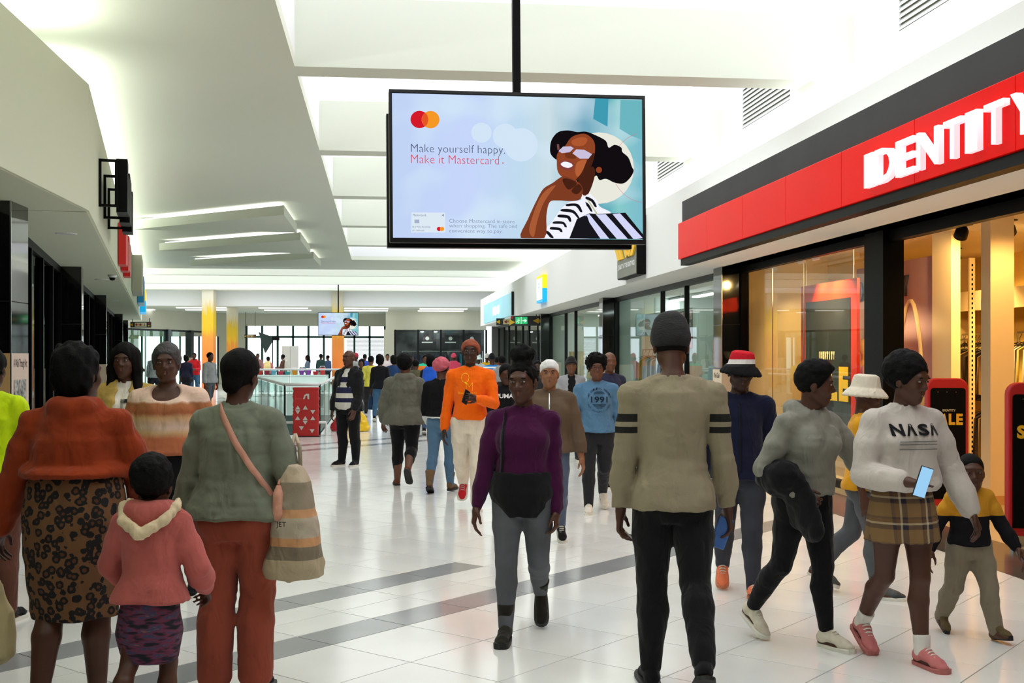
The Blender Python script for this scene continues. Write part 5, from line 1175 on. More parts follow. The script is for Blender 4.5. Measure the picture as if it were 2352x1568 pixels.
def hanging_screen(name, loc, rz, wid, ztop, lab, full, tilt=0.0, roll=0.0):
    t = empty(name, loc); t.rotation_euler = (tilt, roll, rz); LOCAL.add(t.name); tag(t, lab, 'screen', 'hanging advertising screens')
    h = wid * SCR_H; b_ = .012 * wid
    m = MB(); m.box((-wid / 2 - b_, -.035, h + b_ * .2), (wid / 2 + b_, .02, h + b_ * 1.2)); m.box((-wid / 2 - b_, -.035, -b_ * 1.6), (wid / 2 + b_, .02, -b_ * .2)); m.box((-wid / 2 - b_, -.035, -b_ * .2), (-wid / 2 - .001, .02, h + b_ * .2)); m.box((wid / 2 + .001, -.035, -b_ * .2), (wid / 2 + b_, .02, h + b_ * .2))
    m.obj('frame', mat('screen_black', C(12, 12, 13), .3, var=(4, .1)), t)
    MB().box((-wid / 2 - b_, .02, -b_), (wid / 2 + b_, .09, h + b_)).obj('housing', MATS['screen_black'], t)
    if full:
        MB().box((-wid / 2 - b_ * 1.6, .11, -b_ * 2.6), (wid / 2 - .05, .2, h - .12)).obj('rear_screen', MATS['screen_black'], t)
    MB().box((-.028, .06, h + b_), (.028, .115, ztop - loc[2])).obj('pole', M_BLACK, t)
    scr = MB().quad((-wid / 2, -.024, 0), (wid / 2, -.024, 0), (wid / 2, -.024, h), (-wid / 2, -.024, h)); 
    me = scr.me('display')
    for v in me.vertices: v.co.x = (v.co.x + wid / 2) / wid; v.co.z /= wid; v.co.y = 0
    d = link('display', me, M_ADBG, t); d.scale = (wid, wid, wid); d.location = (-wid / 2, -.024, 0)
    L = [0]
    SM = {'hair', 'face', 'arm', 'neck', 'cheek', 'jaw_shade', 'forehead', 'nose', 'lips', 'teeth', 'arm_light', 'finger_shade', 'shirt', 'stripe'}
    def shape(nm, P, m_):
        L[0] += 1; P = smooth_poly(P) if nm in SM else P
        o = flat_poly(P, -.00035 * L[0]).obj(nm, m_, d); return o
    def txt(s_, x0, x1, yc, hh, m_, **kw):
        L[0] += 1; x = (ADX(x0) + ADX(x1)) / 2; z = (1 - ADV((x0 + x1) / 2, yc)) * SCR_H
        put_text(s_, .05, (x, -.00035 * L[0], z), (1, 0, 0), (0, 0, 1), m_, d, name='printed_line', width=ADX(x1) - ADX(x0), height=hh / 1300 * SCR_H, **kw)
    skin = adcol('skin', (140, 66, 36)); skd = adcol('skin_dark', (70, 32, 20)); hair = adcol('hair', (16, 12, 16)); wht = adcol('white', (235, 236, 246)); blk = adcol('black', (22, 22, 28)); red = adcol('red', (206, 24, 40)); org = adcol('orange', (238, 148, 36)); mix = adcol('mix', (222, 84, 36)); pale = adcol('pale', (204, 222, 240)); glo = adcol('glow', (226, 226, 214))
    shape('soft_light', circ(1900, 770, 320), glo); shape('soft_light', circ(1060, 480, 110), pale); shape('soft_light', circ(1200, 560, 150), pale); shape('soft_light', circ(850, 450, 90), pale)
    shape('teal_band', [(1870, 140), (1990, 142), (1980, 400), (1850, 330)], adcol('teal', (60, 150, 172))); shape('teal_band', [(2100, 160), (2295, 165), (2295, 520), (2190, 480), (2090, 420)], adcol('teal2', (104, 176, 186)))
    shape('logo_disc', circ(308, 331, 78), red); shape('logo_disc', circ(404, 333, 78), org); shape('logo_lens', [(356 + dx, 332 - dy) for dx, dy in [(0, 62), (20, 40), (30, 0), (20, -40), (0, -62), (-20, -40), (-30, 0), (-20, 40)]], mix)
    if full:
        txt('Make yourself happy.', 232, 1056, 607, 96, adcol('ink', (70, 76, 100)), offset=-.0007); txt('Make it Mastercard', 232, 1002, 692, 76, adcol('inkred', (214, 66, 80)), offset=-.0007); txt('.', 1030, 1044, 724, 12, adcol('inkred', (214, 66, 80)))
        gi = adcol('ink2', (112, 124, 150)); txt('Choose Mastercard in-store', 560, 1136, 1244, 34, gi, offset=-.0006); txt('when shopping. The safe and', 560, 1158, 1292, 42, gi, offset=-.0006); txt('convenient way to pay.', 560, 1030, 1338, 40, gi, offset=-.0006)
        shape('bank_card', [(232, 1165), (524, 1168), (526, 1345), (230, 1345)], adcol('card', (214, 226, 236))); txt('Mastercard.', 244, 362, 1190, 20, gi); shape('card_chip', [(258, 1230), (300, 1230), (300, 1262), (258, 1262)], adcol('chip', (160, 172, 196))); shape('logo_disc', circ(470, 1314, 19, 16), red); shape('logo_disc', circ(497, 1314, 19, 16), org)
        txt('5412 7512 3412 3456', 238, 394, 1296, 16, gi); txt('LEE M. CARDHOLDER', 238, 342, 1328, 12, gi); shape('contactless_mark', [(495, 1192), (512, 1180), (512, 1204)], gi)
        for cx_, cy_, r_, a0, a1 in ((2330, 770, 315, 105, 150), (2330, 770, 315, 205, 262)):
            P = [(cx_ + (r_ + 1.5) * math.cos(math.radians(a)), cy_ - (r_ + 1.5) * math.sin(math.radians(a))) for a in np.linspace(a0, a1, 12)] + [(cx_ + (r_ - 1.5) * math.cos(math.radians(a)), cy_ - (r_ - 1.5) * math.sin(math.radians(a))) for a in np.linspace(a1, a0, 12)]
            P = [p for p in P if p[0] < 2294]; shape('thin_arc', P, adcol('arc', (200, 110, 124)))
    else:
        txt('Make yourself happy.', 232, 1056, 607, 96, adcol('ink', (70, 76, 100))); txt('Make it Mastercard', 232, 1002, 692, 76, adcol('inkred', (214, 66, 80)))
    shape('hair', [(1455, 610), (1470, 520), (1530, 450), (1620, 435), (1700, 450), (1780, 447), (1870, 480), (1960, 530), (1985, 590), (2040, 565), (2100, 590), (2110, 630), (2165, 680), (2195, 760), (2212, 800), (2180, 860), (2120, 910), (2040, 905), (1960, 870), (1900, 880), (1870, 840), (1820, 900), (1800, 1000), (1760, 960), (1700, 900), (1600, 700), (1520, 700), (1470, 660)], hair)
    shape('neck', [(1720, 870), (1830, 760), (1860, 830), (1800, 1000), (1740, 1010), (1690, 940)], skd); shape('ear', circ(1895, 790, 28, 12), skin)
    shape('face', [(1590, 575), (1640, 505), (1700, 475), (1780, 470), (1850, 530), (1860, 620), (1840, 720), (1800, 800), (1740, 860), (1680, 885), (1620, 870), (1560, 850), (1522, 800), (1515, 720), (1522, 640)], skin)
    shape('cheek', [(1700, 720), (1780, 700), (1810, 760), (1760, 830), (1700, 850), (1680, 800)], adcol('cheek', (176, 92, 52))); shape('jaw_shade', [(1800, 680), (1855, 640), (1840, 720), (1800, 800), (1740, 860), (1680, 885), (1740, 810)], skd)
    shape('forehead', [(1650, 530), (1720, 500), (1790, 510), (1760, 570), (1670, 570)], adcol('fore', (170, 84, 46)))
    shape('nose', [(1600, 630), (1640, 620), (1690, 680), (1640, 690), (1590, 672)], adcol('nose', (110, 50, 28)))
    shape('lips', [(1532, 735), (1575, 700), (1640, 715), (1672, 750), (1630, 795), (1560, 780)], adcol('lips', (130, 60, 56))); shape('teeth', [(1550, 735), (1585, 716), (1640, 730), (1655, 755), (1615, 772), (1568, 758)], wht)
    shape('spectacle_lens', [(1530, 622), (1570, 582), (1640, 580), (1668, 596), (1630, 632), (1560, 640)], adcol('lens', (196, 186, 214))); shape('spectacle_lens', [(1655, 642), (1690, 606), (1760, 610), (1832, 650), (1800, 690), (1720, 690)], adcol('lens', (196, 186, 214))); shape('spectacle_rim', [(1515, 560), (1535, 560), (1540, 610), (1520, 612)], adcol('rim', (120, 70, 70)))
    shape('shirt', [(1388, 1400), (1400, 1330), (1470, 1250), (1540, 1150), (1620, 1080), (1720, 1060), (1800, 1005), (1870, 1060), (1900, 1120), (2000, 1180), (1850, 1250), (1800, 1405)], wht)
    for P in ([(1600, 1095), (1700, 1095), (1740, 1160), (1720, 1165), (1680, 1115), (1600, 1115)], [(1560, 1140), (1660, 1150), (1715, 1220), (1700, 1225), (1650, 1175), (1550, 1160)], [(1530, 1190), (1620, 1200), (1640, 1250), (1620, 1250), (1600, 1222), (1520, 1212)], [(1490, 1250), (1570, 1255), (1600, 1300), (1580, 1300), (1560, 1275), (1475, 1270)], [(1460, 1300), (1540, 1310), (1560, 1345), (1540, 1345), (1525, 1330), (1450, 1322)], [(1400, 1330), (1440, 1345), (1480, 1395), (1450, 1395), (1420, 1362), (1394, 1352)], [(1780, 1030), (1840, 1060), (1870, 1120), (1850, 1120), (1820, 1075), (1770, 1050)], [(1760, 1075), (1800, 1100), (1830, 1160), (1812, 1160), (1785, 1120), (1750, 1095)]): shape('stripe', P, blk)
    shape('bag', [(1690, 1230), (1800, 1180), (1870, 1185), (2130, 1175), (2290, 1370), (2294, 1411), (1620, 1403)], blk)
    for P in ([(1860, 1190), (1950, 1188), (2150, 1409), (2050, 1408)], [(2010, 1186), (2080, 1180), (2285, 1400), (2230, 1410), (2200, 1409)], [(1760, 1200), (1800, 1186), (1980, 1407), (1900, 1406)]): shape('bag_stripe', P, adcol('bagwhite', (206, 208, 240)))
    shape('bag_side', [(1690, 1232), (1780, 1200), (1850, 1405), (1740, 1404)], blk); shape('bag_cord', [(1720, 1010), (1740, 1005), (1800, 1180), (1775, 1190)], wht); shape('bag_cord', [(1780, 1060), (1795, 1060), (1880, 1190), (1865, 1190)], adcol('cord', (190, 190, 150)))
    shape('arm', [(1185, 1399), (1250, 1230), (1330, 1060), (1390, 960), (1470, 910), (1560, 850), (1620, 860), (1700, 900), (1742, 960), (1722, 1050), (1640, 1070), (1520, 1065), (1445, 1080), (1415, 1200), (1395, 1400)], adcol('arm', (122, 58, 34)))
    shape('arm_light', [(1260, 1330), (1300, 1180), (1360, 1040), (1430, 960), (1500, 930), (1440, 1010), (1380, 1110), (1330, 1260), (1300, 1390)], adcol('arml', (164, 88, 52))); shape('finger_shade', [(1560, 880), (1610, 870), (1690, 910), (1640, 960), (1600, 960)], skd); shape('finger_shade', [(1640, 980), (1700, 920), (1736, 960), (1690, 1010)], skd)
    return t
TVD = 8.5
c_ = W((897 + 1489) / 2, 555, TVD); hanging_screen('hanging_screen', (c_[0], c_[1], c_[2] + .02), -TH + math.radians(8.6), 1.83, 6.2, 'large black framed screen with a smiling woman advert hanging on a pole', True, roll=math.radians(-.4))
c2 = W(777, 769, 54.8); hanging_screen('hanging_screen', tuple(c2), -TH + math.radians(8), 1.83, 6.2, 'small far hanging screen with the same smiling woman advert', False)

# ------------------------------------------------------------------ atrium balustrade, banner, furniture around it
def balustrade(P, lab, zr=1.03, n=None):
    L = sum(np.linalg.norm(np.array(b_) - np.array(a)) for a, b_ in zip(P, P[1:]))
    t = empty('balustrade', (*P[0], 0)); tag(t, lab, 'balustrade', 'glass balustrades around the atrium')
    for a, b_ in zip(P, P[1:]):
        a, b_ = np.array(a), np.array(b_); l = np.linalg.norm(b_ - a); k = max(1, int(round(l / 2.2)))
        MB().tube([(*a, zr), (*b_, zr)], .035, 8).obj('handrail', M_WHITEMET, t, True)
        for i in range(k):
            p, q_ = a + (b_ - a) * (i / k), a + (b_ - a) * ((i + 1) / k); d_ = nrm3(q_ - p); n_ = np.array([-d_[1], d_[0]]) * .006
            m = MB().prism([tuple(p + d_ * .04 + n_), tuple(q_ - d_ * .04 + n_), tuple(q_ - d_ * .04 - n_), tuple(p + d_ * .04 - n_)], .06, zr - .05); m.obj('glass_panel', M_BGLASS, t)
            MB().tube([(*p, 0), (*p, zr)], .009, 6).obj('post', M_CHROME, t)
        MB().tube([(*b_, 0), (*b_, zr)], .02, 6).obj('post', M_DARKFR, t)
A1, B1 = HOLE[0], HOLE[1]
balustrade([HOLE[3], A1], 'glass balustrade with white handrail along the left side of the atrium')
balustrade([A1, B1], 'short glass balustrade with white handrail behind the red banner')
balustrade([B1, HOLE[2]], 'glass balustrade with white handrail running away behind the man in black')
balustrade([HOLE[2], HOLE[3]], 'far glass balustrade with white handrail across the atrium end')
# low kick rail in front of the near corner
t = empty('kick_rail', (-1.55, 23.9, 0)); tag(t, 'low white tubular kick rail around the red banner foot', 'rail')
MB().tube([(-2.5, 24.35, .27), (-2.05, 23.9, .27), (-1.08, 23.9, .27)], .025, 8).obj('rail', M_WHITEMET, t, True)
for p_ in ((-2.05, 23.9), (-1.08, 23.9)): MB().tube([(*p_, 0), (*p_, .27)], .02, 6).obj('post', M_WHITEMET, t)
# red promotional pillar
a = G(672, 1003); b_ = G(731, 1003); w = np.linalg.norm(b_ - a); c = (a + b_) / 2
t = empty('promotion_banner', (c[0], c[1], 0)); t.rotation_euler.z = -TH; LOCAL.add(t.name); tag(t, 'red banner stand with white triangles in front of the glass balustrade', 'banner')
S = SDF((-w / 2, 0, 0), (w / 2, .14, 1.0), .014); S.loft((0, .07, 0), np.eye(3), [.012, .95, .985], [w / 2, w / 2, w / 2 + .008], [.06, .06, .065], [0, 0, 0], k=0, ex=14.0); S.noise(.004, [.2, .1, .03], 4)
link('red_cover', S.mesh('red_cover'), mat('red_cloth', C(172, 26, 24), .55, bump=(9, .25), var=(3, .06)), t); MB().box((-w / 2 + .01, .0, 0), (w / 2 + .03, .15, .014)).obj('base', M_BLACK, t)
M_SILV = mat('silver_print', C(190, 186, 178), .5, var=(6, .08))
bx = lambda px: (px / 1206 * 100 + 660 - 701.5) / 59 * w; bz = lambda py: (1003 - (880 + py / 1568 * 130)) / FPX * (FPX * EYE / (1003 - HZ))
for x, y, up in ((290, 670, 1), (290, 800, -1), (500, 670, 1), (705, 795, -1), (285, 960, 1), (495, 965, 1), (495, 1090, -1), (705, 965, 1), (390, 1245, -1), (685, 1325, -1)):
    m = MB(); hw, hh = bx(360) - bx(290), (bz(610) - bz(720)) / 2; X, Z = bx(x), bz(y)
    P = [(X - hw, Z - hh * up), (X + hw, Z - hh * up), (X, Z + hh * up)]; P = P if up > 0 else P[::-1]; m.quad(*[(p[0], -.004, p[1]) for p in P]).obj('printed_triangle', M_SILV, t)
P = [(435, 440), (470, 330), (520, 290), (605, 290), (605, 440), (560, 440), (550, 340), (510, 345), (480, 440)]
pts = [(bx(x), bz(y)) for x, y in P]; tri = geometry.tessellate_polygon([[Vector((x, z, 0)) for x, z in pts]]); m = MB(); m.V = [(x, -.005, z) for x, z in pts]
for t_ in tri:
    a_, b2, c3 = [pts[i] for i in t_]; m.F.append(tuple(t_) if (b2[0] - a_[0]) * (c3[1] - a_[1]) - (b2[1] - a_[1]) * (c3[0] - a_[0]) > 0 else tuple(t_[::-1]))
m.obj('printed_logo', M_SILV, t); put_text('ZEEXA', .05, (bx(310), -.005, bz(425)), (1, 0, 0), (0, 0, 1), mat('faint_print', C(196, 80, 64), .6, var=(5, .05)), t, width=bx(420) - bx(210), height=.03)
# shopping bags standing behind the man in black
def floor_bag(px, py, w, h, lab, m, seed):
    p = G(px, py); t = empty('shopping_bag', (p[0], p[1], 0)); LOCAL.add(t.name); tag(t, lab, 'shopping bag', 'plastic carrier bags on the floor')
    S = SDF((-w, -.2, 0), (w, .2, h), .016); S.loft((0, 0, 0), np.eye(3), [.004, .08, h * .5, h * .8, h], [w * .46, w * .52, w * .44, w * .26, w * .1], [.13, .15, .12, .07, .03], [0] * 5, k=0); S.noise(.02, .1, seed); S.noise(.01, .04, seed + 1); S.cut((0, 0, .004), (0, 0, -1))
    link('bag_body', S.mesh('bag_body'), m, t); MB().tube([(-.03, 0, h - .03), (-.06, 0, h + .12), (0, 0, h + .17), (.06, 0, h + .12), (.03, 0, h - .03)], .008, 6).obj('handle', m, t, True)
M_BY = mat('yellow_plastic', C(236, 190, 16), .35, bump=(20, .3), var=(3, .1)); M_BR = mat('red_plastic', C(190, 30, 48), .35, bump=(20, .3), var=(3, .1))
floor_bag(828, 990, .4, .42, 'bulging yellow carrier bag on the floor, right of the black trousers', M_BY, 3); floor_bag(779, 990, .34, .36, 'red carrier bag on the floor, left of the black trousers', M_BR, 5); floor_bag(793, 988, .3, .38, 'yellow carrier bag half hidden behind the black trousers', M_BY, 8)
# promotion table with colourful goods beyond the atrium
t = empty('promotion_table', (-6.5, 53, 0)); tag(t, 'long white promotion table beyond the atrium railing', 'table')
ta, tb = W(592, 850, 53), W(752, 850, 53); tv = tb - ta
MB().bar((*ta[:2], .72), (*tb[:2], .72), .7, .04).obj('tabletop', M_WHITEMET, t); MB().bar((*ta[:2], .36), (*tb[:2], .36), .62, .66).obj('table_skirt', mat('white_cloth', C(226, 228, 228), .8, var=(3, .04)), t)
cols = [C(206, 52, 40), C(150, 34, 60), C(110, 180, 206), C(214, 50, 90), C(60, 160, 160), C(240, 150, 20), C(150, 70, 170), C(160, 80, 180), C(210, 40, 50), C(226, 60, 60)]
gn = ['red', 'maroon', 'sky blue', 'pink', 'teal', 'orange', 'purple', 'violet', 'crimson', 'scarlet']
for k in range(10):
    p = ta + tv * (.03 + .1 * k); hh = .7 * [.2, .24, .26, .2, .18, .34, .26, .28, .2, .42][k]; tm_ = empty('toy_bucket', (p[0], p[1], .74)); tag(tm_, f'{gn[k]} plastic bucket on the white promotion table', 'bucket', 'plastic buckets on the promotion table'); LOCAL.add(tm_.name)
    MB().lathe((0, 0, 0), [(.09, 0), (.125, hh), (.132, hh), (.132, hh + .02), (.115, hh + .02), (.08, .03)], 14).obj('bucket_body', mat('plastic_' + gn[k].replace(' ', '_'), cols[k], .4, var=(4, .06)), tm_, True); MB().tube([(-.125, 0, hh), (-.1, 0, hh + .1), (.1, 0, hh + .1), (.125, 0, hh)], .01, 6).obj('bucket_handle', M_WHITEMET, tm_)
# white partition, photographer's softbox
a_ = W(648, 850, 60); b2 = W(684, 850, 60); t = empty('partition_board', (a_[0], a_[1], 0)); tag(t, 'tall white folding partition board beyond the atrium', 'partition')
mid = (a_ + b2) / 2; MB().bar((*a_[:2], 1.05), (*mid[:2], 1.05), .06, 2.1).obj('board_leaf', M_WHITE, t); MB().bar((*(mid[:2] + .01), 1.05), (*(b2[:2] + np.array([0, .3])), 1.05), .06, 2.1).obj('board_leaf', M_WHITE, t)
p = W(612, 850, 57); t = empty('softbox_lamp', (p[0], p[1], 0)); LOCAL.add(t.name); tag(t, 'black photographic softbox on a light stand beyond the atrium', 'softbox')
MB().tube([(.3, 0, 0), (.3, 0, 2.45)], .025, 8).obj('stand_pole', M_BLACK, t); m = MB(); m.V = [(-.35, -.3, 2.75), (-.35, .3, 2.75), (-.05, .3, 1.75), (-.05, -.3, 1.75), (.3, -.06, 2.52), (.3, .06, 2.52), (.34, .06, 2.38), (.34, -.06, 2.38)]; m.F = [(0, 1, 2, 3), (0, 4, 5, 1), (1, 5, 6, 2), (2, 6, 7, 3), (3, 7, 4, 0), (4, 7, 6, 5)]; m.obj('reflector', mat('softbox_black', C(30, 50, 46), .7, var=(3, .1)), t); MB().box((.28, -.08, 2.36), (.62, .08, 2.54)).obj('lamp_head', M_BLACK, t)
for a in (0, 2.1, 4.2): MB().tube([(.3, 0, .5), (.3 + .5 * math.cos(a), .5 * math.sin(a), .0)], .015, 6).obj('leg', M_BLACK, t)
# ------------------------------------------------------------------ fabrics, skin, hair
def fabric(name, rgb, sc=160, v=.1, st=.25):
    if 'fabric_' + name in MATS: return MATS['fabric_' + name]
    m = mat('fabric_' + name, C(*rgb), .92, spec=.15, bump=(sc, st, .004), var=(7, v), sheen=.1); creases(m); return m
def creases(m, sc=(9, 9, 5), dist=.035, st=.55):
    """adds a second, larger bump layer: soft diagonal creases of cloth"""
    nt = m.node_tree; b = nt.nodes['Principled BSDF']; tc = nt.nodes.new('ShaderNodeTexCoord'); mp = nt.nodes.new('ShaderNodeMapping'); mp.inputs['Scale'].default_value = sc; mp.inputs['Rotation'].default_value = (.3, .5, .2)
    n = nt.nodes.new('ShaderNodeTexNoise'); n.inputs['Scale'].default_value = 1; n.inputs['Detail'].default_value = 2; n.inputs['Distortion'].default_value = 1.2; bp = nt.nodes.new('ShaderNodeBump'); bp.inputs['Strength'].default_value = st; bp.inputs['Distance'].default_value = dist
    nt.links.new(tc.outputs['Object'], mp.inputs[0]); nt.links.new(mp.outputs[0], n.inputs['Vector']); nt.links.new(n.outputs[0], bp.inputs['Height'])
    old = b.inputs['Normal'].links
    if old: nt.links.new(old[0].from_socket, bp.inputs['Normal'])
    nt.links.new(bp.outputs[0], b.inputs['Normal'])
def skin(name, rgb): return mat('skin_' + name, C(*rgb), .48, spec=.4, bump=(120, .08, .002), var=(9, .08))
SK = [skin('deep', (58, 34, 24)), skin('dark', (78, 46, 32)), skin('mid', (106, 66, 46)), skin('light', (146, 98, 70))]
LIP = mat('lips', C(112, 58, 52), .4, var=(40, .1)); EYEW = mat('eye_white', C(150, 134, 124), .25, var=(30, .03)); IRIS = mat('eye_iris', C(20, 12, 10), .15, var=(30, .1))
HAIRM = mat('hair_black', C(9, 8, 8), .75, spec=.14, bump=(140, .7, .006), var=(30, .4)); HAIRB = mat('hair_brown', C(52, 32, 22), .6, spec=.35, bump=(140, .6, .006), var=(30, .3))
def bands(name, stops, xmin=None, base=None, rough=.92, soft=False, nz=0.0):
    """colour by height above the floor on the garment itself; stops = [(z, rgb), ...] ascending"""
    m = bpy.data.materials.new('fabric_' + name); m.use_nodes = True; nt = m.node_tree; b = nt.nodes['Principled BSDF']; b.inputs['Roughness'].default_value = rough; b.inputs['Specular IOR Level'].default_value = .15
    tc = nt.nodes.new('ShaderNodeTexCoord'); sx = nt.nodes.new('ShaderNodeSeparateXYZ'); dv = nt.nodes.new('ShaderNodeMath'); dv.operation = 'DIVIDE'; dv.inputs[1].default_value = 2.0; cr = nt.nodes.new('ShaderNodeValToRGB'); cr.color_ramp.interpolation = 'LINEAR' if soft else 'CONSTANT'
    n = nt.nodes.new('ShaderNodeTexNoise'); n.inputs['Scale'].default_value = 140; bp = nt.nodes.new('ShaderNodeBump'); bp.inputs['Strength'].default_value = .3; bp.inputs['Distance'].default_value = .004
    nt.links.new(tc.outputs['Object'], n.inputs['Vector']); nt.links.new(n.outputs[0], bp.inputs['Height']); nt.links.new(bp.outputs[0], b.inputs['Normal'])
    nt.links.new(tc.outputs['Object'], sx.inputs[0]); zz = sx.outputs[2]
    if nz:
        n2 = nt.nodes.new('ShaderNodeTexNoise'); n2.inputs['Scale'].default_value = 14; nt.links.new(tc.outputs['Object'], n2.inputs['Vector']); ma = nt.nodes.new('ShaderNodeMath'); ma.operation = 'MULTIPLY_ADD'; ma.inputs[1].default_value = nz; nt.links.new(n2.outputs[0], ma.inputs[0]); nt.links.new(zz, ma.inputs[2]); zz = ma.outputs[0]
    nt.links.new(zz, dv.inputs[0]); nt.links.new(dv.outputs[0], cr.inputs[0])
    E_ = cr.color_ramp.elements; E_[0].position = stops[0][0] / 2; E_[0].color = (*C(*stops[0][1]), 1); E_[1].position = stops[1][0] / 2; E_[1].color = (*C(*stops[1][1]), 1)
    for z, c in stops[2:]: e = E_.new(z / 2); e.color = (*C(*c), 1)
    out = cr.outputs[0]
    if xmin is not None:
        ab = nt.nodes.new('ShaderNodeMath'); ab.operation = 'ABSOLUTE'; gt = nt.nodes.new('ShaderNodeMath'); gt.operation = 'GREATER_THAN'; gt.inputs[1].default_value = xmin; mx = nt.nodes.new('ShaderNodeMix'); mx.data_type = 'RGBA'
        nt.links.new(sx.outputs[0], ab.inputs[0]); nt.links.new(ab.outputs[0], gt.inputs[0]); nt.links.new(gt.outputs[0], mx.inputs['Factor']); mx.inputs['A'].default_value = (*C(*base), 1); nt.links.new(out, mx.inputs['B']); out = mx.outputs['Result']
    nt.links.new(out, b.inputs['Base Color']); creases(m); return m
def leopard():
    m = bpy.data.materials.new('fabric_leopard'); m.use_nodes = True; nt = m.node_tree; b = nt.nodes['Principled BSDF']; b.inputs['Roughness'].default_value = .85
    tc = nt.nodes.new('ShaderNodeTexCoord'); vo = nt.nodes.new('ShaderNodeTexVoronoi'); vo.inputs['Scale'].default_value = 27; nz = nt.nodes.new('ShaderNodeTexNoise'); nz.inputs['Scale'].default_value = 40; ma = nt.nodes.new('ShaderNodeMath'); ma.operation = 'MULTIPLY_ADD'; ma.inputs[1].default_value = .5; cr = nt.nodes.new('ShaderNodeValToRGB'); cr.color_ramp.interpolation = 'CONSTANT'
    nt.links.new(tc.outputs['Object'], vo.inputs['Vector']); nt.links.new(tc.outputs['Object'], nz.inputs['Vector']); nt.links.new(nz.outputs[0], ma.inputs[0]); nt.links.new(vo.outputs['Distance'], ma.inputs[2]); nt.links.new(ma.outputs[0], cr.inputs[0]); nt.links.new(cr.outputs[0], b.inputs['Base Color'])
    E_ = cr.color_ramp.elements; E_[0].position = 0; E_[0].color = (*C(86, 50, 26), 1); E_[1].position = .47; E_[1].color = (*C(16, 12, 9), 1); e = E_.new(.78); e.color = (*C(112, 74, 42), 1); creases(m); return m
def plaid():
    m = bpy.data.materials.new('fabric_plaid'); m.use_nodes = True; nt = m.node_tree; b = nt.nodes['Principled BSDF']; b.inputs['Roughness'].default_value = .9
    tc = nt.nodes.new('ShaderNodeTexCoord'); sx = nt.nodes.new('ShaderNodeSeparateXYZ'); nt.links.new(tc.outputs['Object'], sx.inputs[0]); outs = []
    for ax, fr in ((0, 7.0), (2, 7.5)):
        mu = nt.nodes.new('ShaderNodeMath'); mu.operation = 'MULTIPLY'; mu.inputs[1].default_value = fr; fc = nt.nodes.new('ShaderNodeMath'); fc.operation = 'FRACT'; cr = nt.nodes.new('ShaderNodeValToRGB'); cr.color_ramp.interpolation = 'CONSTANT'
        nt.links.new(sx.outputs[ax], mu.inputs[0]); nt.links.new(mu.outputs[0], fc.inputs[0]); nt.links.new(fc.outputs[0], cr.inputs[0]); E_ = cr.color_ramp.elements
        E_[0].position = 0; E_[0].color = (*C(128, 98, 60), 1); E_[1].position = .4; E_[1].color = (*C(34, 30, 48), 1)
        for p_, c_ in ((.58, (196, 180, 150)), (.66, (100, 68, 40)), (.8, (60, 46, 46)), (.88, (128, 98, 60))): e = E_.new(p_); e.color = (*C(*c_), 1)
        outs.append(cr.outputs[0])
    mx = nt.nodes.new('ShaderNodeMix'); mx.data_type = 'RGBA'; mx.inputs['Factor'].default_value = .5; nt.links.new(outs[0], mx.inputs['A']); nt.links.new(outs[1], mx.inputs['B']); nt.links.new(mx.outputs['Result'], b.inputs['Base Color']); return m
def streaks(name, cols, sc=(14, 14, 60)):
    m = bpy.data.materials.new('fabric_' + name); m.use_nodes = True; nt = m.node_tree; b = nt.nodes['Principled BSDF']; b.inputs['Roughness'].default_value = .9
    tc = nt.nodes.new('ShaderNodeTexCoord'); mp = nt.nodes.new('ShaderNodeMapping'); mp.inputs['Scale'].default_value = sc; mp.inputs['Rotation'].default_value = (.2, .35, 0); nz = nt.nodes.new('ShaderNodeTexNoise'); nz.inputs['Scale'].default_value = 1; cr = nt.nodes.new('ShaderNodeValToRGB')
    nt.links.new(tc.outputs['Object'], mp.inputs[0]); nt.links.new(mp.outputs[0], nz.inputs['Vector']); nt.links.new(nz.outputs[0], cr.inputs[0]); nt.links.new(cr.outputs[0], b.inputs['Base Color']); E_ = cr.color_ramp.elements
    E_[0].position = .3; E_[0].color = (*C(*cols[0]), 1); E_[1].position = .75; E_[1].color = (*C(*cols[-1]), 1)
    for k, c in enumerate(cols[1:-1]): e = E_.new(.3 + .45 * (k + 1) / (len(cols) - 1)); e.color = (*C(*c), 1)
    return m
LTH = skin('leather', (70, 48, 34))
RUB = mat('rubber_white', C(224, 220, 208), .6, var=(20, .04)); RUBB = mat('rubber_black', C(16, 16, 17), .6, var=(20, .1))

# ------------------------------------------------------------------ assembling a person
def print_on(P, top, txt, xc, zc, w, h, m, **kw):
    """flat print laid on the front of a garment"""
    me = text_mesh(txt, .1, **kw); co = np.array([v.co for v in me.vertices]); c = (co.max(0) + co.min(0)) / 2; sx, sz = w / np.ptp(co[:, 0]), h / max(1e-6, np.ptp(co[:, 1]))
    bm = bmesh.new(); bm.from_mesh(me); bmesh.ops.triangulate(bm, faces=bm.faces[:])
    for _ in range(4):
        L_ = [e for e in bm.edges if abs((e.verts[0].co.x - e.verts[1].co.x) * sx) > .025]
        if L_: bmesh.ops.subdivide_edges(bm, edges=L_, cuts=1); bmesh.ops.triangulate(bm, faces=[f for f in bm.faces if len(f.verts) > 3])
    bm.to_mesh(me); bm.free()
    lay(P, top, me, lambda v: (xc - (v.x - c[0]) * sx, zc + (v.y - c[1]) * sz)); return link('printed_text', me, m, top)
def lay(P, top, me, f):
    T = P['bvh'].setdefault(top.name, BVHTree.FromPolygons([v.co.copy() for v in top.data.vertices], [tuple(p.vertices) for p in top.data.polygons]))
    for v in me.vertices:
        x, z = f(v.co); hit = T.ray_cast(Vector((x, .8, z)), Vector((0, -1, 0)))
        v.co = Vector((x, (hit[0].y if hit[0] else .12) + .0085, z))
    me.update()
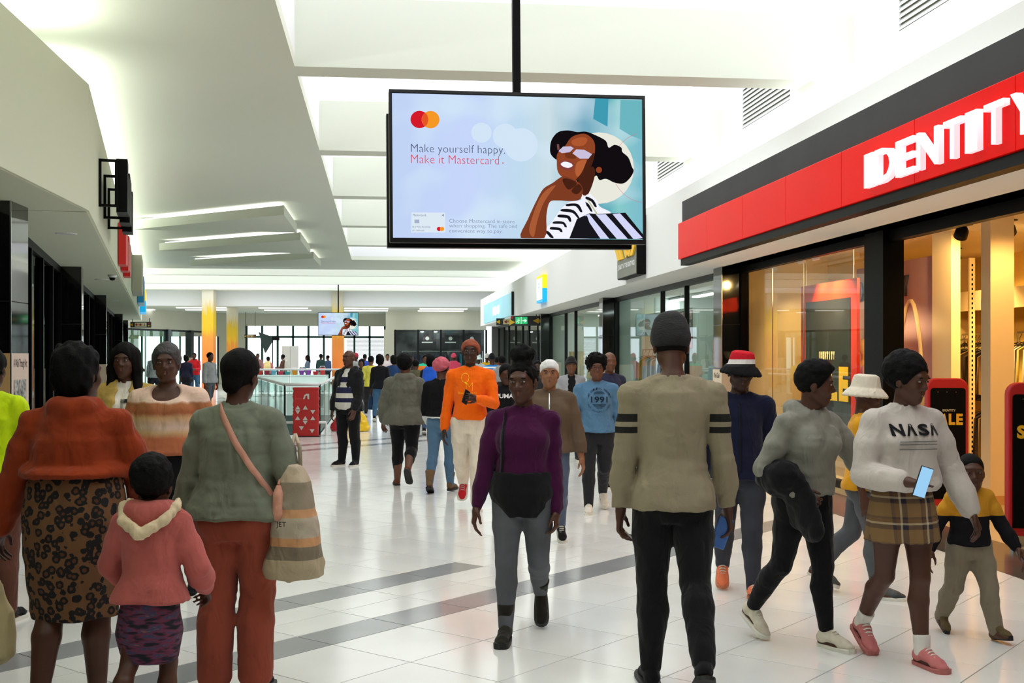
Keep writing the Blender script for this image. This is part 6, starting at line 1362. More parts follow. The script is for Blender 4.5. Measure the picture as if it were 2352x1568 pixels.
def face_parts(r, body, headk=1.0, brow=True, smile=0):
    hs = head_scale(r) * headk; q = lambda x, y, z: r.J['head'] + r.Hd @ (np.array([x, y, z]) * hs); Rm = Matrix([list(x) for x in r.Hd]).to_4x4()
    def ball(nm, p, sc, m, rot=None, parent=body):
        me = sph_mesh(nm + '_' + m.name); 
        if len(me.materials) == 0: me.materials.append(m)
        o = bpy.data.objects.new(nm, me); COL.objects.link(o); o.parent = parent
        o.matrix_basis = Matrix.Translation(Vector(p)) @ Rm @ (Matrix.Rotation(rot, 4, 'Y') if rot else Matrix.Identity(4)) @ Matrix.Diagonal((*[s_ * hs for s_ in sc], 1)); return o
    for g in (1, -1):
        ball('eye', q(g * .031, .0815, .0085), (.0138, .0085, .0058), EYEW); ball('iris', q(g * .031, .0885, .0085), (.0062, .004, .0056), IRIS)
        if brow: ball('eyebrow', q(g * .034, .088, .0285), (.019, .004, .0038), HAIRM, g * .12)
    me = lips_mesh(r, smile=smile, headk=headk); link('lips', me, LIP, body)
def person(label, px, d, H, face, h=.008, rig=None, bod=None, top=None, bottom=None, skirt=None, shoes=None, hair=None, hat=None, sk=0, facep=False, group=None, detail=True, jacket=None, smile=0):
    p = W(px, 1000, d); root = empty('person', (p[0], p[1], 0), -TH - math.radians(face)); LOCAL.add(root.name); tag(root, label, 'person', group)
    r = Rig(H, **(rig or {})); bod = dict(bod or {}); P = {'r': r, 'root': root, 'bvh': {}}
    com = {k: bod[k] for k in ('fat', 'armw', 'bust', 'hips', 'waist', 'legw') if k in bod}
    body = P['body'] = link('body', body_mesh(r, h, detail=detail, **{k: v for k, v in bod.items()}), SK[sk] if isinstance(sk, int) else sk, root)
    hc = h * 1.15
    if bottom: m_, kw = bottom; P['bottom'] = link(kw.pop('name', 'trousers'), trousers_mesh(r, hc, **{**{k: com[k] for k in com if k in ('fat', 'legw', 'hips', 'waist')}, **kw}), m_, root)
    if skirt: m_, kw = skirt; P['skirt'] = link('skirt', skirt_mesh(r, hc, **kw), m_, root)
    if top: m_, kw = top; nm = kw.pop('name', 'sweater'); P['top'] = link(nm, top_mesh(r, hc, **{**com, **kw}), m_, root)
    if jacket:
        m_, kw = jacket; kw = dict(kw); op = kw.pop('open', .07); nm = kw.pop('name', 'jacket'); me = top_open(r, hc, op, **{**com, **kw}); P['jacket'] = link(nm, me, m_, root)
    if shoes:
        m_, kw = shoes; kind = kw.get('kind', 'sneaker'); sm = kw.get('sole', RUB)
        for s_ in 'RL':
            u, so, lc = shoe_meshes(r, s_, max(.006, h * .85), kind); o = link('shoe', u, m_, root); link('sole', so, sm, o)
            if lc and d < 13: link('laces', lc, kw.get('lace', RUB), o)
    if hair: m_, kind = hair; P['hair'] = link('hair', hair_mesh(r, max(.007, h), kind, seed=int(px) % 97), m_, root)
    if hat: m_, kind = hat; P['hat'] = link('hat', hat_mesh(r, max(.007, h), kind), m_, root)
    if facep: face_parts(r, body, smile=smile)
    return P
def top_open(r, h, op, **kw):
    """jacket left open down the front"""
    old = SDF.mesh
    def cutmesh(S, name):
        SDF.mesh = old; T = r.T; o = r.J['pelvis']; H = r.H
        for k in range(9): z = (-.1 + .05 * k) * H; S.cone(o + T @ np.array([0, .2, z]), o + T @ np.array([0, .03, z]), op * (1.1 - .04 * k), op * (.9 - .03 * k), .005, 's')
        return old(S, name)
    SDF.mesh = cutmesh
    try: return top_mesh(r, h, **kw)
    finally: SDF.mesh = old
def pw(P, v):
    ro = P['root']; a = ro.rotation_euler.z; c, s_ = math.cos(a), math.sin(a); return np.array([ro.location.x + c * v[0] - s_ * v[1], ro.location.y + s_ * v[0] + c * v[1], v[2]])
def pd(P, v): a = P['root'].rotation_euler.z; c, s_ = math.cos(a), math.sin(a); return np.array([c * v[0] - s_ * v[1], s_ * v[0] + c * v[1], v[2]])
def phone(P, s_, lab, lit=None, back=C(30, 30, 34), up=None, off=(0.62, .0, .2), nz=None, add=(0, 0, 0)):
    fd, th, pn, hp = P['r'].hand[s_]; L = .185; w_ = P['r'].J['wri' + s_] + (fd * off[0] + th * off[1] + pn * off[2]) * L + np.array(add)
    c = pw(P, w_); y = pd(P, th * .9 + fd * .3 if up is None else np.array(up)); z = pd(P, pn if nz is None else np.array(nz)); x = np.cross(y, z)
    x, y = nrm3(x), nrm3(y); z = np.cross(x, y)
    M = Matrix(((x[0], y[0], z[0], c[0]), (x[1], y[1], z[1], c[1]), (x[2], y[2], z[2], c[2]), (0, 0, 0, 1)))
    t = empty('smartphone'); t.matrix_basis = M; LOCAL.add(t.name); tag(t, lab, 'phone')
    MB().box((-.037, -.078, -.0045), (.037, .078, .0045)).obj('case', mat('phone_case_' + lab[:6], back, .35, var=(20, .05)), t, bevel=.004)
    for sgn in (1, -1): MB().box((-.034, -.074, sgn * .0047 - .0004), (.034, .074, sgn * .0047 + .0004)).obj('screen' if sgn > 0 else 'back_glass', (emat('lit_phone', C(*lit), 1.0) if lit and sgn > 0 else mat('phone_glass_' + lab[:6], back, .12, var=(20, .05))), t)
    return t
# ------------------------------------------------------------------ foreground people
BLKF = fabric('black', (20, 20, 22)); 
# woman in rust hoodie and leopard skirt, from behind
P = person('woman from behind in rust hoodie and leopard print skirt, leftmost foreground', 174, 5.35, 1.645, -2, .008,
    rig=dict(lean=3, head=(-28, 0, 0), legs={'R': (4, 6, 1, 0), 'L': (-7, 16, 1, 14)}, arms={'L': (4, 22, 14, 10, {'curl': 40}), 'R': (14, 20, 40, 30, {'curl': 40})}, sh=1.12),
    bod=dict(fat=1.2, hips=1.16, bust=1.0, armw=1.2, legw=1.15), top=(fabric('rust', (146, 55, 22), v=.14), dict(hem=.115, infl=.032, hood=True, folds=.009, sl_infl=.024, hemw=.098, loose=.018)),
    skirt=(leopard(), dict(zs=[-.44, -.22, 0, .12, .24], a=[.19, .215, .235, .222, .2], b=[.16, .19, .2, .18, .16], folds=.009)), shoes=(BLKF, dict(kind='slip', sole=RUBB)), hair=(HAIRM, 'bob'), sk=1)
hc = P['r'].J['head']; me = sph_mesh('hair_clip_mesh'); me.materials.append(mat('clip_white', C(226, 216, 208), .6, var=(20, .05))); o = link('hair_clip', me, None, P['root']); o.location = hc + P['r'].Hd @ np.array([-.01, -.06, .115]); o.scale = (.035, .03, .022)
# carrier bag she holds at her left side (its body is cut by the picture edge)
hw = pw(P, P['r'].J['handL']); t = empty('shopping_bag', (hw[0] - .05, hw[1] - .1, .45)); LOCAL.add(t.name); tag(t, 'cream cloth bag at the bottom left picture edge beside the leopard skirt', 'shopping bag')
S = SDF((-.22, -.12, -.3), (.22, .12, .25), .012); S.loft((0, 0, 0), np.eye(3), [-.24, -.2, 0, .12, .2], [.13, .17, .16, .11, .05], [.06, .09, .08, .05, .025], [0] * 5, k=0); S.noise(.014, .08, 4); link('bag_body', S.mesh('bag_body'), fabric('cream_bag', (214, 196, 150)), t); MB().tube([(-.03, 0, .18), (-.03, 0, .3), (.03, .03, .34), (.04, .05, .3), (.03, 0, .18)], .008, 6).obj('handle', fabric('cream_bag', (214, 196, 150)), t, True)
# child in pink hooded jacket
PK = fabric('pink', (184, 96, 90), v=.16)
P = person('small child from behind in pink hooded jacket with cream fur trim', 347, 4.95, 1.155, 2, .007, rig=dict(lean=3, head=(0, -6, 0), legs={'R': (4, 8, 2, 0), 'L': (-14, 30, 2, 25)}, arms={'L': (12, 22, 55, 35, {'curl': 50}), 'R': (8, 22, 50, 20, {'curl': 50})}),
    bod=dict(fat=1.1, armw=1.25, headk=1.06), top=(PK, dict(hem=-.02, infl=.022, folds=.006, sl_infl=.018, hemw=.11, hood=True, name='jacket')), skirt=(streaks('child_skirt', [(14, 14, 20), (30, 28, 44), (110, 44, 70), (40, 60, 90), (150, 80, 60)]), dict(zs=[-.27, -.15, -.04, .05], a=[.115, .14, .125, .115], b=[.1, .12, .115, .1], folds=.008)), shoes=(BLKF, dict(kind='slip', sole=RUBB)), hair=(HAIRM, 'childafro'), sk=1)
r = P['r']; S = SDF(r.J['neck'] - .2, r.J['neck'] + .2, .008); q_ = lambda x, y, z: r.J['neck'] + np.array([x, y, z])
S.chain([q_(-.098, .04, .03), q_(-.112, -.03, .015), q_(-.085, -.105, -.035), q_(0, -.148, -.085), q_(.085, -.105, -.035), q_(.112, -.03, .015), q_(.098, .04, .03)], [.014, .02, .022, .024, .022, .02, .014], .01); S.noise(.008, .016, 3); link('fur_trim', S.mesh('fur_trim'), fabric('cream_fur', (222, 200, 164), 60, .12, .6), P['root'])
# woman in sage sweater and coral trousers
P = person('woman from behind in sage green sweater and wide coral trousers', 545, 5.63, 1.63, 3, .008, rig=dict(lean=1, head=(-14, 0, 4), legs={'R': (4, 12, 1.5, 6), 'L': (-2, 3, 1.5, 0)}, arms={'L': (2, 14, 10, 10, {'curl': 35}), 'R': (-4, 19, 58, 14, {'curl': 50})}, sh=1.02),
    bod=dict(fat=1.08, hips=1.12, bust=.9), top=(fabric('sage', (116, 121, 104), v=.1), dict(hem=-.02, infl=.03, folds=.011, sl_infl=.022, hemw=.108, loose=.02)), bottom=(fabric('coral', (150, 72, 54)), dict(infl=.03, flare=.022, folds=.009)), shoes=(BLKF, dict(kind='sneaker', sole=RUBB)), hair=(HAIRM, 'tight'), sk=1)
r = P['r']; T_ = r.T
def strap(P, pts, w, m, lab, nm='bag_strap'):
    """ribbon strap laid on the garment along local points"""
    mb = MB(); n = len(pts); pts = [np.array(p) for p in pts]; c0 = P['r'].J['chest']
    for k, p in enumerate(pts):
        d_ = nrm3(pts[min(n - 1, k + 1)] - pts[max(0, k - 1)]); out = p - np.array([c0[0], c0[1], p[2]]); s_ = nrm3(np.cross(d_, nrm3(out)))
        for sg in (-1, 1): mb.V.append(tuple(p + s_ * sg * w / 2)); 
        for sg in (-1, 1): mb.V.append(tuple(p + s_ * sg * w / 2 - nrm3(out) * .006))
    for k in range(n - 1):
        a = 4 * k; mb.F += [(a, a + 1, a + 5, a + 4), (a + 2, a + 6, a + 7, a + 3), (a, a + 4, a + 6, a + 2), (a + 1, a + 3, a + 7, a + 5)]
    return mb.obj(nm, m, P['root'], True)
def back_line(P, a, b, n=14, gar='top', sgn=-1, off=.006):
    T = P['bvh'].setdefault(P[gar].name, BVHTree.FromPolygons([v.co.copy() for v in P[gar].data.vertices], [tuple(p.vertices) for p in P[gar].data.polygons])); out = []
    for k in range(n):
        x = a[0] + (b[0] - a[0]) * k / (n - 1); z = a[1] + (b[1] - a[1]) * k / (n - 1); hit = T.ray_cast(Vector((x, .8 * sgn, z)), Vector((0, -sgn, 0)))
        if hit[0]: out.append(hit[0] + Vector((0, off * sgn, 0)))
    return out
PINKST = fabric('pink_strap', (206, 150, 128))
strap(P, back_line(P, (-.07, 1.385), (.19, .96)), .03, PINKST, '')
pb = pw(P, (.225, -.05, .93)); t = empty('crossbody_bag', tuple(pb)); t.rotation_euler = P['root'].rotation_euler; LOCAL.add(t.name); tag(t, 'small pink crossbody bag at the hip of the sage sweater', 'handbag')
S = SDF((-.05, -.1, -.1), (.05, .1, .1), .008); S.loft((0, 0, 0), np.eye(3), [-.09, -.06, .04, .08], [.02, .03, .026, .012], [.07, .085, .08, .06], [0] * 4, k=0, ex=4.0); link('bag_body', S.mesh('bag_body'), PINKST, t); MB().tube([(0, -.05, .08), (0, 0, .12), (0, .05, .08)], .006, 6).obj('loop', PINKST, t)
def carrier(P, s_, lab, w, h, mm, dz=.0, group=None, dx=0.0, dy=0.0, seed=3):
    c = pw(P, P['r'].J['hand' + s_] + np.array([dx, dy, 0])); t = empty('shopping_bag', (c[0], c[1], c[2] - .18 - h + dz)); t.rotation_euler = P['root'].rotation_euler; LOCAL.add(t.name); tag(t, lab, 'shopping bag', group)
    S = SDF((-.12, -w * .6, 0), (.12, w * .6, h), .012); S.loft((0, 0, 0), np.eye(3), [.004, .03, h * .5, h * .85, h], [.07, .085, .07, .04, .02], [w * .5, w * .52, w * .42, w * .28, w * .16], [0] * 5, k=0, ex=2.6); S.noise(.01, .09, seed); S.noise(.005, .03, seed + 1); link('bag_body', S.mesh('bag_body'), mm, t)
    for sg in (-.03, .03): MB().tube([(sg * .5, -w * .12, h - .02), (sg * .3, -w * .05, h + .12), (0, 0, h + .2), (sg * .3, w * .05, h + .12), (sg * .5, w * .12, h - .02)], .007, 6).obj('handle', mm, t, True)
    return t
r = P['r']; hb = r.J['pelvis'][2]
t = empty('shopping_bag', tuple(pw(P, (.285, -.03, .74)))); t.rotation_euler = P['root'].rotation_euler; LOCAL.add(t.name); tag(t, 'beige striped plastic carrier bag hanging beside the coral trousers', 'shopping bag')
mm = bands('carrier', [(0.0, (176, 160, 132)), (.1, (128, 116, 98)), (.16, (196, 146, 104)), (.2, (180, 168, 148)), (.29, (200, 150, 110)), (.33, (148, 136, 116)), (.46, (190, 172, 148))], rough=.45)
S = SDF((-.2, -.2, 0), (.2, .2, .56), .011); S.loft((0, 0, 0), np.eye(3), [.004, .05, .25, .45, .54], [.135, .14, .11, .07, .04], [.12, .13, .1, .07, .04], [0] * 5, k=0, ex=2.6); S.noise(.012, .1, 3); S.noise(.006, .035, 4); bo = link('bag_body', S.mesh('bag_body'), mm, t); bo.location = (0, 0, -.18)
MB().tube([(-.03, 0, .33), (-.02, .02, .44), (-.01, .06, .5)], .01, 6).tube([(.03, 0, .33), (.02, .02, .44), (-.01, .06, .5)], .01, 6).obj('handle', mm, t, True); put_text('JET', .1, (-.03, -.135, .09), (1, 0, 0), (0, 0, 1), BLKF, t, name='printed_text', height=.03)
# lime high-visibility jacket at the left edge
person('person from behind in lime yellow jacket cut by the left picture edge', -22, 7.1, 1.66, 0, .01, rig=dict(arms={'R': (2, 12, 12, 10), 'L': (2, 10, 10, 10)}), bod=dict(fat=1.1), top=(fabric('lime', (206, 236, 20)), dict(hem=-.02, infl=.03, folds=.01, sl_infl=.024, name='jacket')), bottom=(fabric('rustgrey', (96, 60, 48)), dict(infl=.02)), shoes=(BLKF, dict()), hair=(HAIRM, 'ponytail'), sk=1)
# woman in striped knit jumper, facing
STR = bands('striped_knit', [(.9, (178, 104, 76)), (1.10, (186, 108, 74)), (1.135, (206, 166, 122)), (1.17, (222, 192, 176)), (1.235, (206, 160, 116)), (1.26, (158, 92, 60)), (1.325, (170, 110, 72)), (1.335, (226, 196, 176)), (1.42, (232, 196, 176))], soft=True, nz=.03)
P = person('woman facing us in pink and brown striped knit jumper', 388, 7.7, 1.69, 178, .008, rig=dict(lean=0, side=1, head=(6, 0, 3), legs={'R': (8, 6, 2, 0), 'L': (-10, 20, 2, 20)}, arms={'R': (4, 14, 16, 10, {'curl': 30}), 'L': (0, 20, 18, 10)}, sh=1.12), bod=dict(fat=1.22, bust=1.15, armw=1.25, hips=1.05, waist=1.1), top=(STR, dict(hem=.05, infl=.026, folds=.006, sl_infl=.02, open_neck=1.05, hemw=.1, neckw=1.25, collar=False, loose=.02, name='jumper')), bottom=(BLKF, dict(infl=.014)), shoes=(BLKF, dict()), hair=(mat('hair_grey_black', C(40, 36, 36), .6, bump=(90, .8, .01), var=(20, .6, C(66, 62, 62))), 'headscarf'), sk=1, facep=True)
TANJ = fabric('tan', (190, 158, 84))
P = person('woman with long black hair in tan jacket over white tee', 287, 8.7, 1.70, 172, .009, rig=dict(head=(-6, 0, 0), arms={'L': (10, 14, 40, 30), 'R': (6, 14, 40, 40)}), bod=dict(bust=.8), top=(fabric('white_tee', (226, 220, 206)), dict(hem=0, infl=.012, sleeve=None, name='tee')), jacket=(TANJ, dict(hem=-.03, infl=.03, sl_infl=.02, open=.075, folds=.009)), bottom=(fabric('olive', (70, 64, 50)), dict()), shoes=(BLKF, dict()), hair=(HAIRM, 'long'), sk=1, facep=True, smile=1)
print_on(P, P['top'], 'PRETTY', -.02, 1.2, .06, .2, BLKF)
# man in orange sweatshirt, facing
P = person('tall man facing us in bright orange sweatshirt and cream joggers', 1080, 12.4, 1.79, 182, .009, rig=dict(lean=-2, head=(0, 4, 0), legs={'L': (8, 6, -2, 0, 4), 'R': (-10, 42, 1, 40, 4)}, arms={'R': (-6, 9, 12, 10), 'L': (14, 12, 98, 38, {'curl': 48, 'roll': 10})}, sh=1.1),
    bod=dict(fat=.98), top=(fabric('orange', (246, 104, 8), v=.07), dict(hem=.0, infl=.026, folds=.008, sl_infl=.016)), bottom=(fabric('cream', (226, 212, 194)), dict(infl=.024, hem=.06, folds=.008, top=.05)), shoes=(fabric('red_sock', (196, 34, 44)), dict(sole=RUB)), hair=None, hat=(mat('fabric_rust_beanie', C(150, 74, 46), .9, bump=(30, .5, .02, (1, 1, 5)), var=(9, .25)), 'slouch'), sk=0, facep=True)
YPR = fabric('yellow_print', (250, 206, 40)); print_on(P, P['top'], 'Q', .045, 1.375, .085, .12, YPR, offset=-.003); print_on(P, P['top'], 'M', .0, 1.29, .07, .09, YPR, offset=-.003); print_on(P, P['top'], 'Queen Mother & Co', .02, 1.225, .2, .022, YPR)
phone(P, 'L', 'black phone held at the chest of the orange sweatshirt')
# standing man in black jacket
RUG = bands('rugby', [(.8, (210, 206, 196)), (.93, (40, 42, 70)), (1.0, (214, 208, 194)), (1.07, (40, 42, 70)), (1.15, (214, 208, 194)), (1.22, (40, 42, 70)), (1.3, (220, 216, 206))])
P = person('bald man in open black jacket and striped rugby shirt standing still', 800, 17.2, 1.7, 207, .01, rig=dict(head=(-4, 5, 0), legs={'R': (2, 2, 2, 0, 10), 'L': (-2, 2, 2, 0, 10)}, arms={'R': (4, 7, 16, 20), 'L': (6, 8, 22, 24)}, lean=-2), bod=dict(fat=1.1, waist=1.1), top=(RUG, dict(hem=-.04, infl=.012, sleeve=None, name='rugby_shirt', belly=.02)), jacket=(fabric('jacket_black', (26, 27, 28)), dict(hem=-.05, infl=.034, sl_infl=.024, open=.075, folds=.009, hood=True)), bottom=(BLKF, dict(infl=.022, folds=.008)), shoes=(BLKF, dict(sole=RUB)), sk=1, facep=True)
# woman in grey hooded jacket
P = person('woman from behind in grey hooded jacket and black cropped leggings', 930, 14.6, 1.62, 4, .009, rig=dict(head=(-6, 0, 0), legs={'L': (6, 6, 2, 0, 14), 'R': (-10, 46, 2, 50)}, arms={'L': (4, 18, 26, 20), 'R': (2, 14, 14, 10)}, sh=1.1), bod=dict(fat=1.22, hips=1.18, armw=1.2, legw=1.18), top=(fabric('grey_jacket', (104, 102, 92), v=.12), dict(hem=-.055, infl=.034, hood=True, folds=.012, sl_infl=.026, name='jacket', loose=.015)), bottom=(BLKF, dict(infl=.008, end=.62, name='leggings')), shoes=(fabric('flipflop', (110, 64, 44)), dict(kind='slip', sole=RUBB)), hair=(HAIRM, 'childafro'), sk=2)
# woman in pink beanie
P = person('woman from behind in pink beanie, black jacket and blue jeans', 1014, 13.9, 1.58, 10, .009, rig=dict(head=(-14, -4, 0), legs={'R': (8, 4, 1, 0, 10), 'L': (-8, 20, 1, 20)}, arms={'L': (8, 10, 30, 20), 'R': (8, 10, 30, 20)}), bod=dict(fat=1.02, hips=1.08), top=(bands('black_white_hem', [(.5, (222, 222, 220)), (.895, (20, 20, 22)), (1.36, (150, 148, 140))]), dict(hem=.025, infl=.028, folds=.008, sl_infl=.02, name='jacket', hood=False)), bottom=(fabric('jeans_blue', (80, 112, 140)), dict(infl=.01)), shoes=(fabric('ugg_brown', (112, 88, 62)), dict(kind='ugg', sole=RUBB)), hat=(mat('fabric_pink_beanie', C(190, 90, 104), .95, bump=(40, .6, .01), var=(16, .3)), 'slouch'), hair=(HAIRM, 'short'), sk=1)
# woman in purple sweater
PURP = fabric('purple', (66, 14, 56), v=.12)
P = person('woman facing us in purple sweater, grey ripped jeans and dark boots', 1200, 6.7, 1.59, 184, .008, rig=dict(lean=1, side=-1, head=(-14, -4, 2), legs={'R': (8, 5, 1, 0, 4), 'L': (-6, 44, 1, 50, 4)}, arms={'R': (4, 12, 6, 10, {'curl': 30}), 'L': (0, 5, 6, 10, {'curl': 40})}, sh=.98), bod=dict(hips=1.08, bust=.9, fat=1.03), top=(PURP, dict(hem=.0, infl=.018, folds=.007, sl_infl=.013)), bottom=(mat('fabric_grey_jeans', C(84, 86, 92), .9, bump=(120, .3, .004), var=(5, .25)), dict(infl=.009, folds=.004)), shoes=(fabric('boot_dark', (38, 36, 28)), dict(kind='boot', sole=RUBB)), hair=(HAIRM, 'bun'), sk=1, facep=True)
link('tied_jacket', skirt_mesh(P['r'], .009, zs=[-.13, -.07, .0, .07, .13], a=[.1, .155, .19, .185, .17], b=[.09, .125, .155, .15, .138], yc=[.03, .012, 0, 0, 0], folds=.012, seed=8), BLKF, P['root'])
strap(P, back_line(P, (.1, 1.3), (.12, .92), 12, 'top', 1), .03, BLKF, '')
# man in beige sweater, from behind
BE = (144, 133, 110); BEI = bands('beige_banded', [(.2, BE), (1.235, (34, 34, 32)), (1.268, BE), (1.295, (34, 34, 32)), (1.33, BE)], xmin=.175, base=BE)
P = person('tall man from behind in beige sweater with black sleeve bands', 1545, 5.74, 1.81, 2, .008, rig=dict(lean=1, head=(4, -20, 0), legs={'L': (2, 3, 1, 0, 4), 'R': (-12, 30, 1, 30, 4)}, arms={'L': (2, 6, 10, 10, {'curl': 40}), 'R': (4, 9, 12, 8, {'curl': 40})}, sh=1.1), bod=dict(fat=.98, hips=.92), top=(BEI, dict(hem=-.045, infl=.022, folds=.009, sl_infl=.015)), bottom=(BLKF, dict(infl=.016, folds=.007)), shoes=(BLKF, dict(sole=RUBB)), hat=(mat('fabric_knit_black', C(34, 33, 34), .95, bump=(60, .6, .01, (1, 1, 4)), var=(20, .2)), 'tall'), hair=(HAIRM, 'crop'), sk=1)
phone(P, 'R', 'blue phone in the right hand of the beige sweater man', back=C(60, 110, 190), up=(.35, 0, 1), nz=(.1, -1, .1), off=(.6, -.1, .25)); 
fd, th, pn, hp = P['r'].hand['L']; a = pw(P, P['r'].J['wri' + 'L'] + fd * .1 + pn * .03); t = MB().tube([tuple(a), tuple(a + np.array([.05, -.03, -.05]))], .004, 6).obj('cigarette', RUB); tag(t, 'thin white cigarette in the left hand of the beige sweater man', 'cigarette')
# woman in brown jacket, white headwrap
P = person('woman facing us in white headwrap and brown quilted zip jacket', 1262, 10.0, 1.58, 182, .009, rig=dict(head=(0, 2, 0), legs={'R': (8, 4, 2, 0), 'L': (-10, 22, 2, 20)}, arms={'R': (6, 12, 18, 20), 'L': (0, 14, 10, 10)}), bod=dict(fat=1.14, bust=1.0, armw=1.15), top=(mat('fabric_brown_quilt', C(94, 74, 54), .8, bump=(26, .3, .012, (4, 4, 1)), var=(6, .1)), dict(hem=-.02, infl=.03, folds=.008, sl_infl=.022, name='jacket', neckw=1.1)), bottom=(fabric('jeans_dull', (84, 96, 118)), dict()), shoes=(BLKF, dict()), hat=(fabric('white_wrap', (228, 226, 226)), 'wrap'), sk=3, facep=True)
strap(P, back_line(P, (0, 1.3), (0, .9), 14, 'top', 1), .012, M_CHROME, '', 'zip')
# woman in blue 1991 sweatshirt
NAVYP = fabric('navy_print', (24, 32, 50))
P = person('woman facing us in blue sweatshirt printed 1991 and black joggers', 1370, 12.1, 1.61, 180, .008, rig=dict(lean=0, head=(2, 0, 0), legs={'R': (6, 4, 0, 0, 4), 'L': (-12, 30, 1, 34, 4)}, arms={'R': (4, 16, 14, 12, {'curl': 40}), 'L': (-4, 12, 14, 10)}, sh=1.06), bod=dict(fat=1.05, hips=1.05, bust=.5), top=(fabric('blue_marl', (86, 124, 156), v=.1), dict(hem=-.01, infl=.026, folds=.008, sl_infl=.02)), bottom=(fabric('charcoal', (40, 40, 44)), dict(infl=.014, hem=.045)), shoes=(fabric('white_shoe', (222, 214, 200)), dict(sole=RUB)), hair=(HAIRM, 'afro'), sk=2, facep=True)
print_on(P, P['top'], '1991', -.02, 1.17, .17, .062, NAVYP, offset=.001)
for k, (dz, w_) in enumerate(((.058, .12), (.07, .1), (.082, .07), (-.05, .14), (-.062, .12), (-.074, .1), (-.086, .07))): print_on(P, P['top'], '-', -.02, 1.17 + dz, w_, .005, NAVYP)
def arc_text(P, txt, xc, zc, R, a0, a1, h, m, flip=1):
    for ch, a in zip(txt, np.linspace(a0, a1, len(txt))):
        if ch != ' ': print_on(P, P['top'], ch, xc + R * math.sin(a) * -1, zc + R * math.cos(a), h * .6, h, m)
arc_text(P, 'THE ORIGINAL PREMIUM', -.02, 1.165, .118, -1.35, 1.35, .022, NAVYP); arc_text(P, 'NOT MANUFACTURED', -.02, 1.165, .122, -2.0, -4.25, .02, NAVYP)
hs = head_scale(P['r']); q_ = lambda x, y, z: P['r'].J['head'] + P['r'].Hd @ (np.array([x, y, z]) * hs); gl = MB()
for g_ in (1, -1): gl.tube([q_(g_ * .031 + .024 * math.cos(a), .1, .006 + .018 * math.sin(a)) for a in np.linspace(0, 2 * math.pi, 15)], .0022, 6); gl.tube([q_(g_ * .055, .1, .008), q_(g_ * .078, 0, .008)], .002, 6)
gl.tube([q_(-.008, .104, .008), q_(.008, .104, .008)], .0022, 6); gl.obj('spectacles', mat('spectacle_frame', C(90, 30, 26), .3, var=(9, .1)), P['root'])
person('bald man in navy jumper half hidden behind the blue 1991 sweatshirt', 1400, 14.4, 1.66, 150, .011, rig=dict(head=(-20, 0, 0)), bod=dict(fat=1.15), top=(fabric('navy', (40, 42, 66)), dict(hem=-.03, infl=.03, sl_infl=.024)), bottom=(fabric('jeans_dark', (50, 58, 76)), dict()), shoes=(BLKF, dict()), sk=2)
person('woman in black beanie and open grey cardigan standing near the far shop door', 1312, 18, 1.57, 176, .012, bod=dict(fat=1.05), top=(BLKF, dict(hem=-.02, infl=.012, sleeve=None, name='tee')), jacket=(fabric('grey_cardigan', (150, 152, 156)), dict(hem=-.06, infl=.026, open=.08, sl_infl=.016, name='cardigan')), bottom=(fabric('jeans_dark', (50, 58, 76)), dict()), shoes=(BLKF, dict()), hat=(fabric('dark_beanie', (30, 28, 30)), 'beanie'), sk=2, facep=True)
# man in bucket hat
NV = fabric('navy_jacket', (22, 24, 48)); P = person('man facing us in red, white and black bucket hat and navy jacket', 1697, 7.9, 1.63, 186, .008, rig=dict(lean=-1, head=(8, -4, -6), legs={'L': (8, 4, 0, 0, 4), 'R': (-12, 26, 0, 24, 4)}, arms={'R': (-6, 12, 14, 10), 'L': (-14, 12, 30, 10)}, sh=1.1), bod=dict(fat=1.0), top=(NV, dict(hem=-.04, infl=.026, folds=.008, sl_infl=.022, name='jacket', neckw=1.12)), bottom=(mat('fabric_dark_jeans', C(48, 50, 60), .9, bump=(120, .3, .004), var=(4, .4)), dict(infl=.013, folds=.007, hem=.05)), shoes=(fabric('orange_shoe', (232, 124, 84)), dict(sole=mat('sole_peach', C(200, 120, 84), .6, var=(9, .05)))), hat=(bands('bucket_stripes', [(.5, (20, 19, 20)), (1.545, (40, 38, 40)), (1.562, (226, 220, 214)), (1.588, (196, 30, 44))]), 'bucket'), sk=0, facep=True)
strap(P, back_line(P, (0, 1.3), (0, .85), 14, 'top', 1), .012, BLKF, '', 'zip')
# woman in grey hoodie
P = person('woman in grey hoodie and black leggings walking to the right', 1846, 6.55, 1.585, 150, .008, rig=dict(lean=6, twist=0, head=(46, -6, 0), legs={'L': (10, 6, 0, 0, 4), 'R': (-12, 28, 2, 28, 4)}, arms={'R': (-10, 22, 84, 34, {'curl': 55}), 'L': (16, 36, 16, 10, {'curl': 40})}), bod=dict(bust=.9, hips=1.1), top=(fabric('grey_hoodie', (132, 130, 120), v=.1), dict(hem=.02, infl=.03, folds=.01, sl_infl=.022, hood=True, name='hoodie')), bottom=(BLKF, dict(infl=.008, end=.94, name='leggings')), shoes=(mat('fabric_multi_shoe', C(206, 196, 172), .6, bump=(60, .3, .004), var=(16, .12, C(226, 218, 200))), dict(sole=RUB)), hair=(HAIRM, 'hightop'), sk=1, facep=True)
r = P['r']; c = pw(P, r.J['pelvis'] + np.array([.06, .06, .03])); t = empty('folded_coat', tuple(c)); t.rotation_euler.z = P['root'].rotation_euler.z; LOCAL.add(t.name); tag(t, 'black coat folded over the forearm of the grey hoodie woman', 'coat')
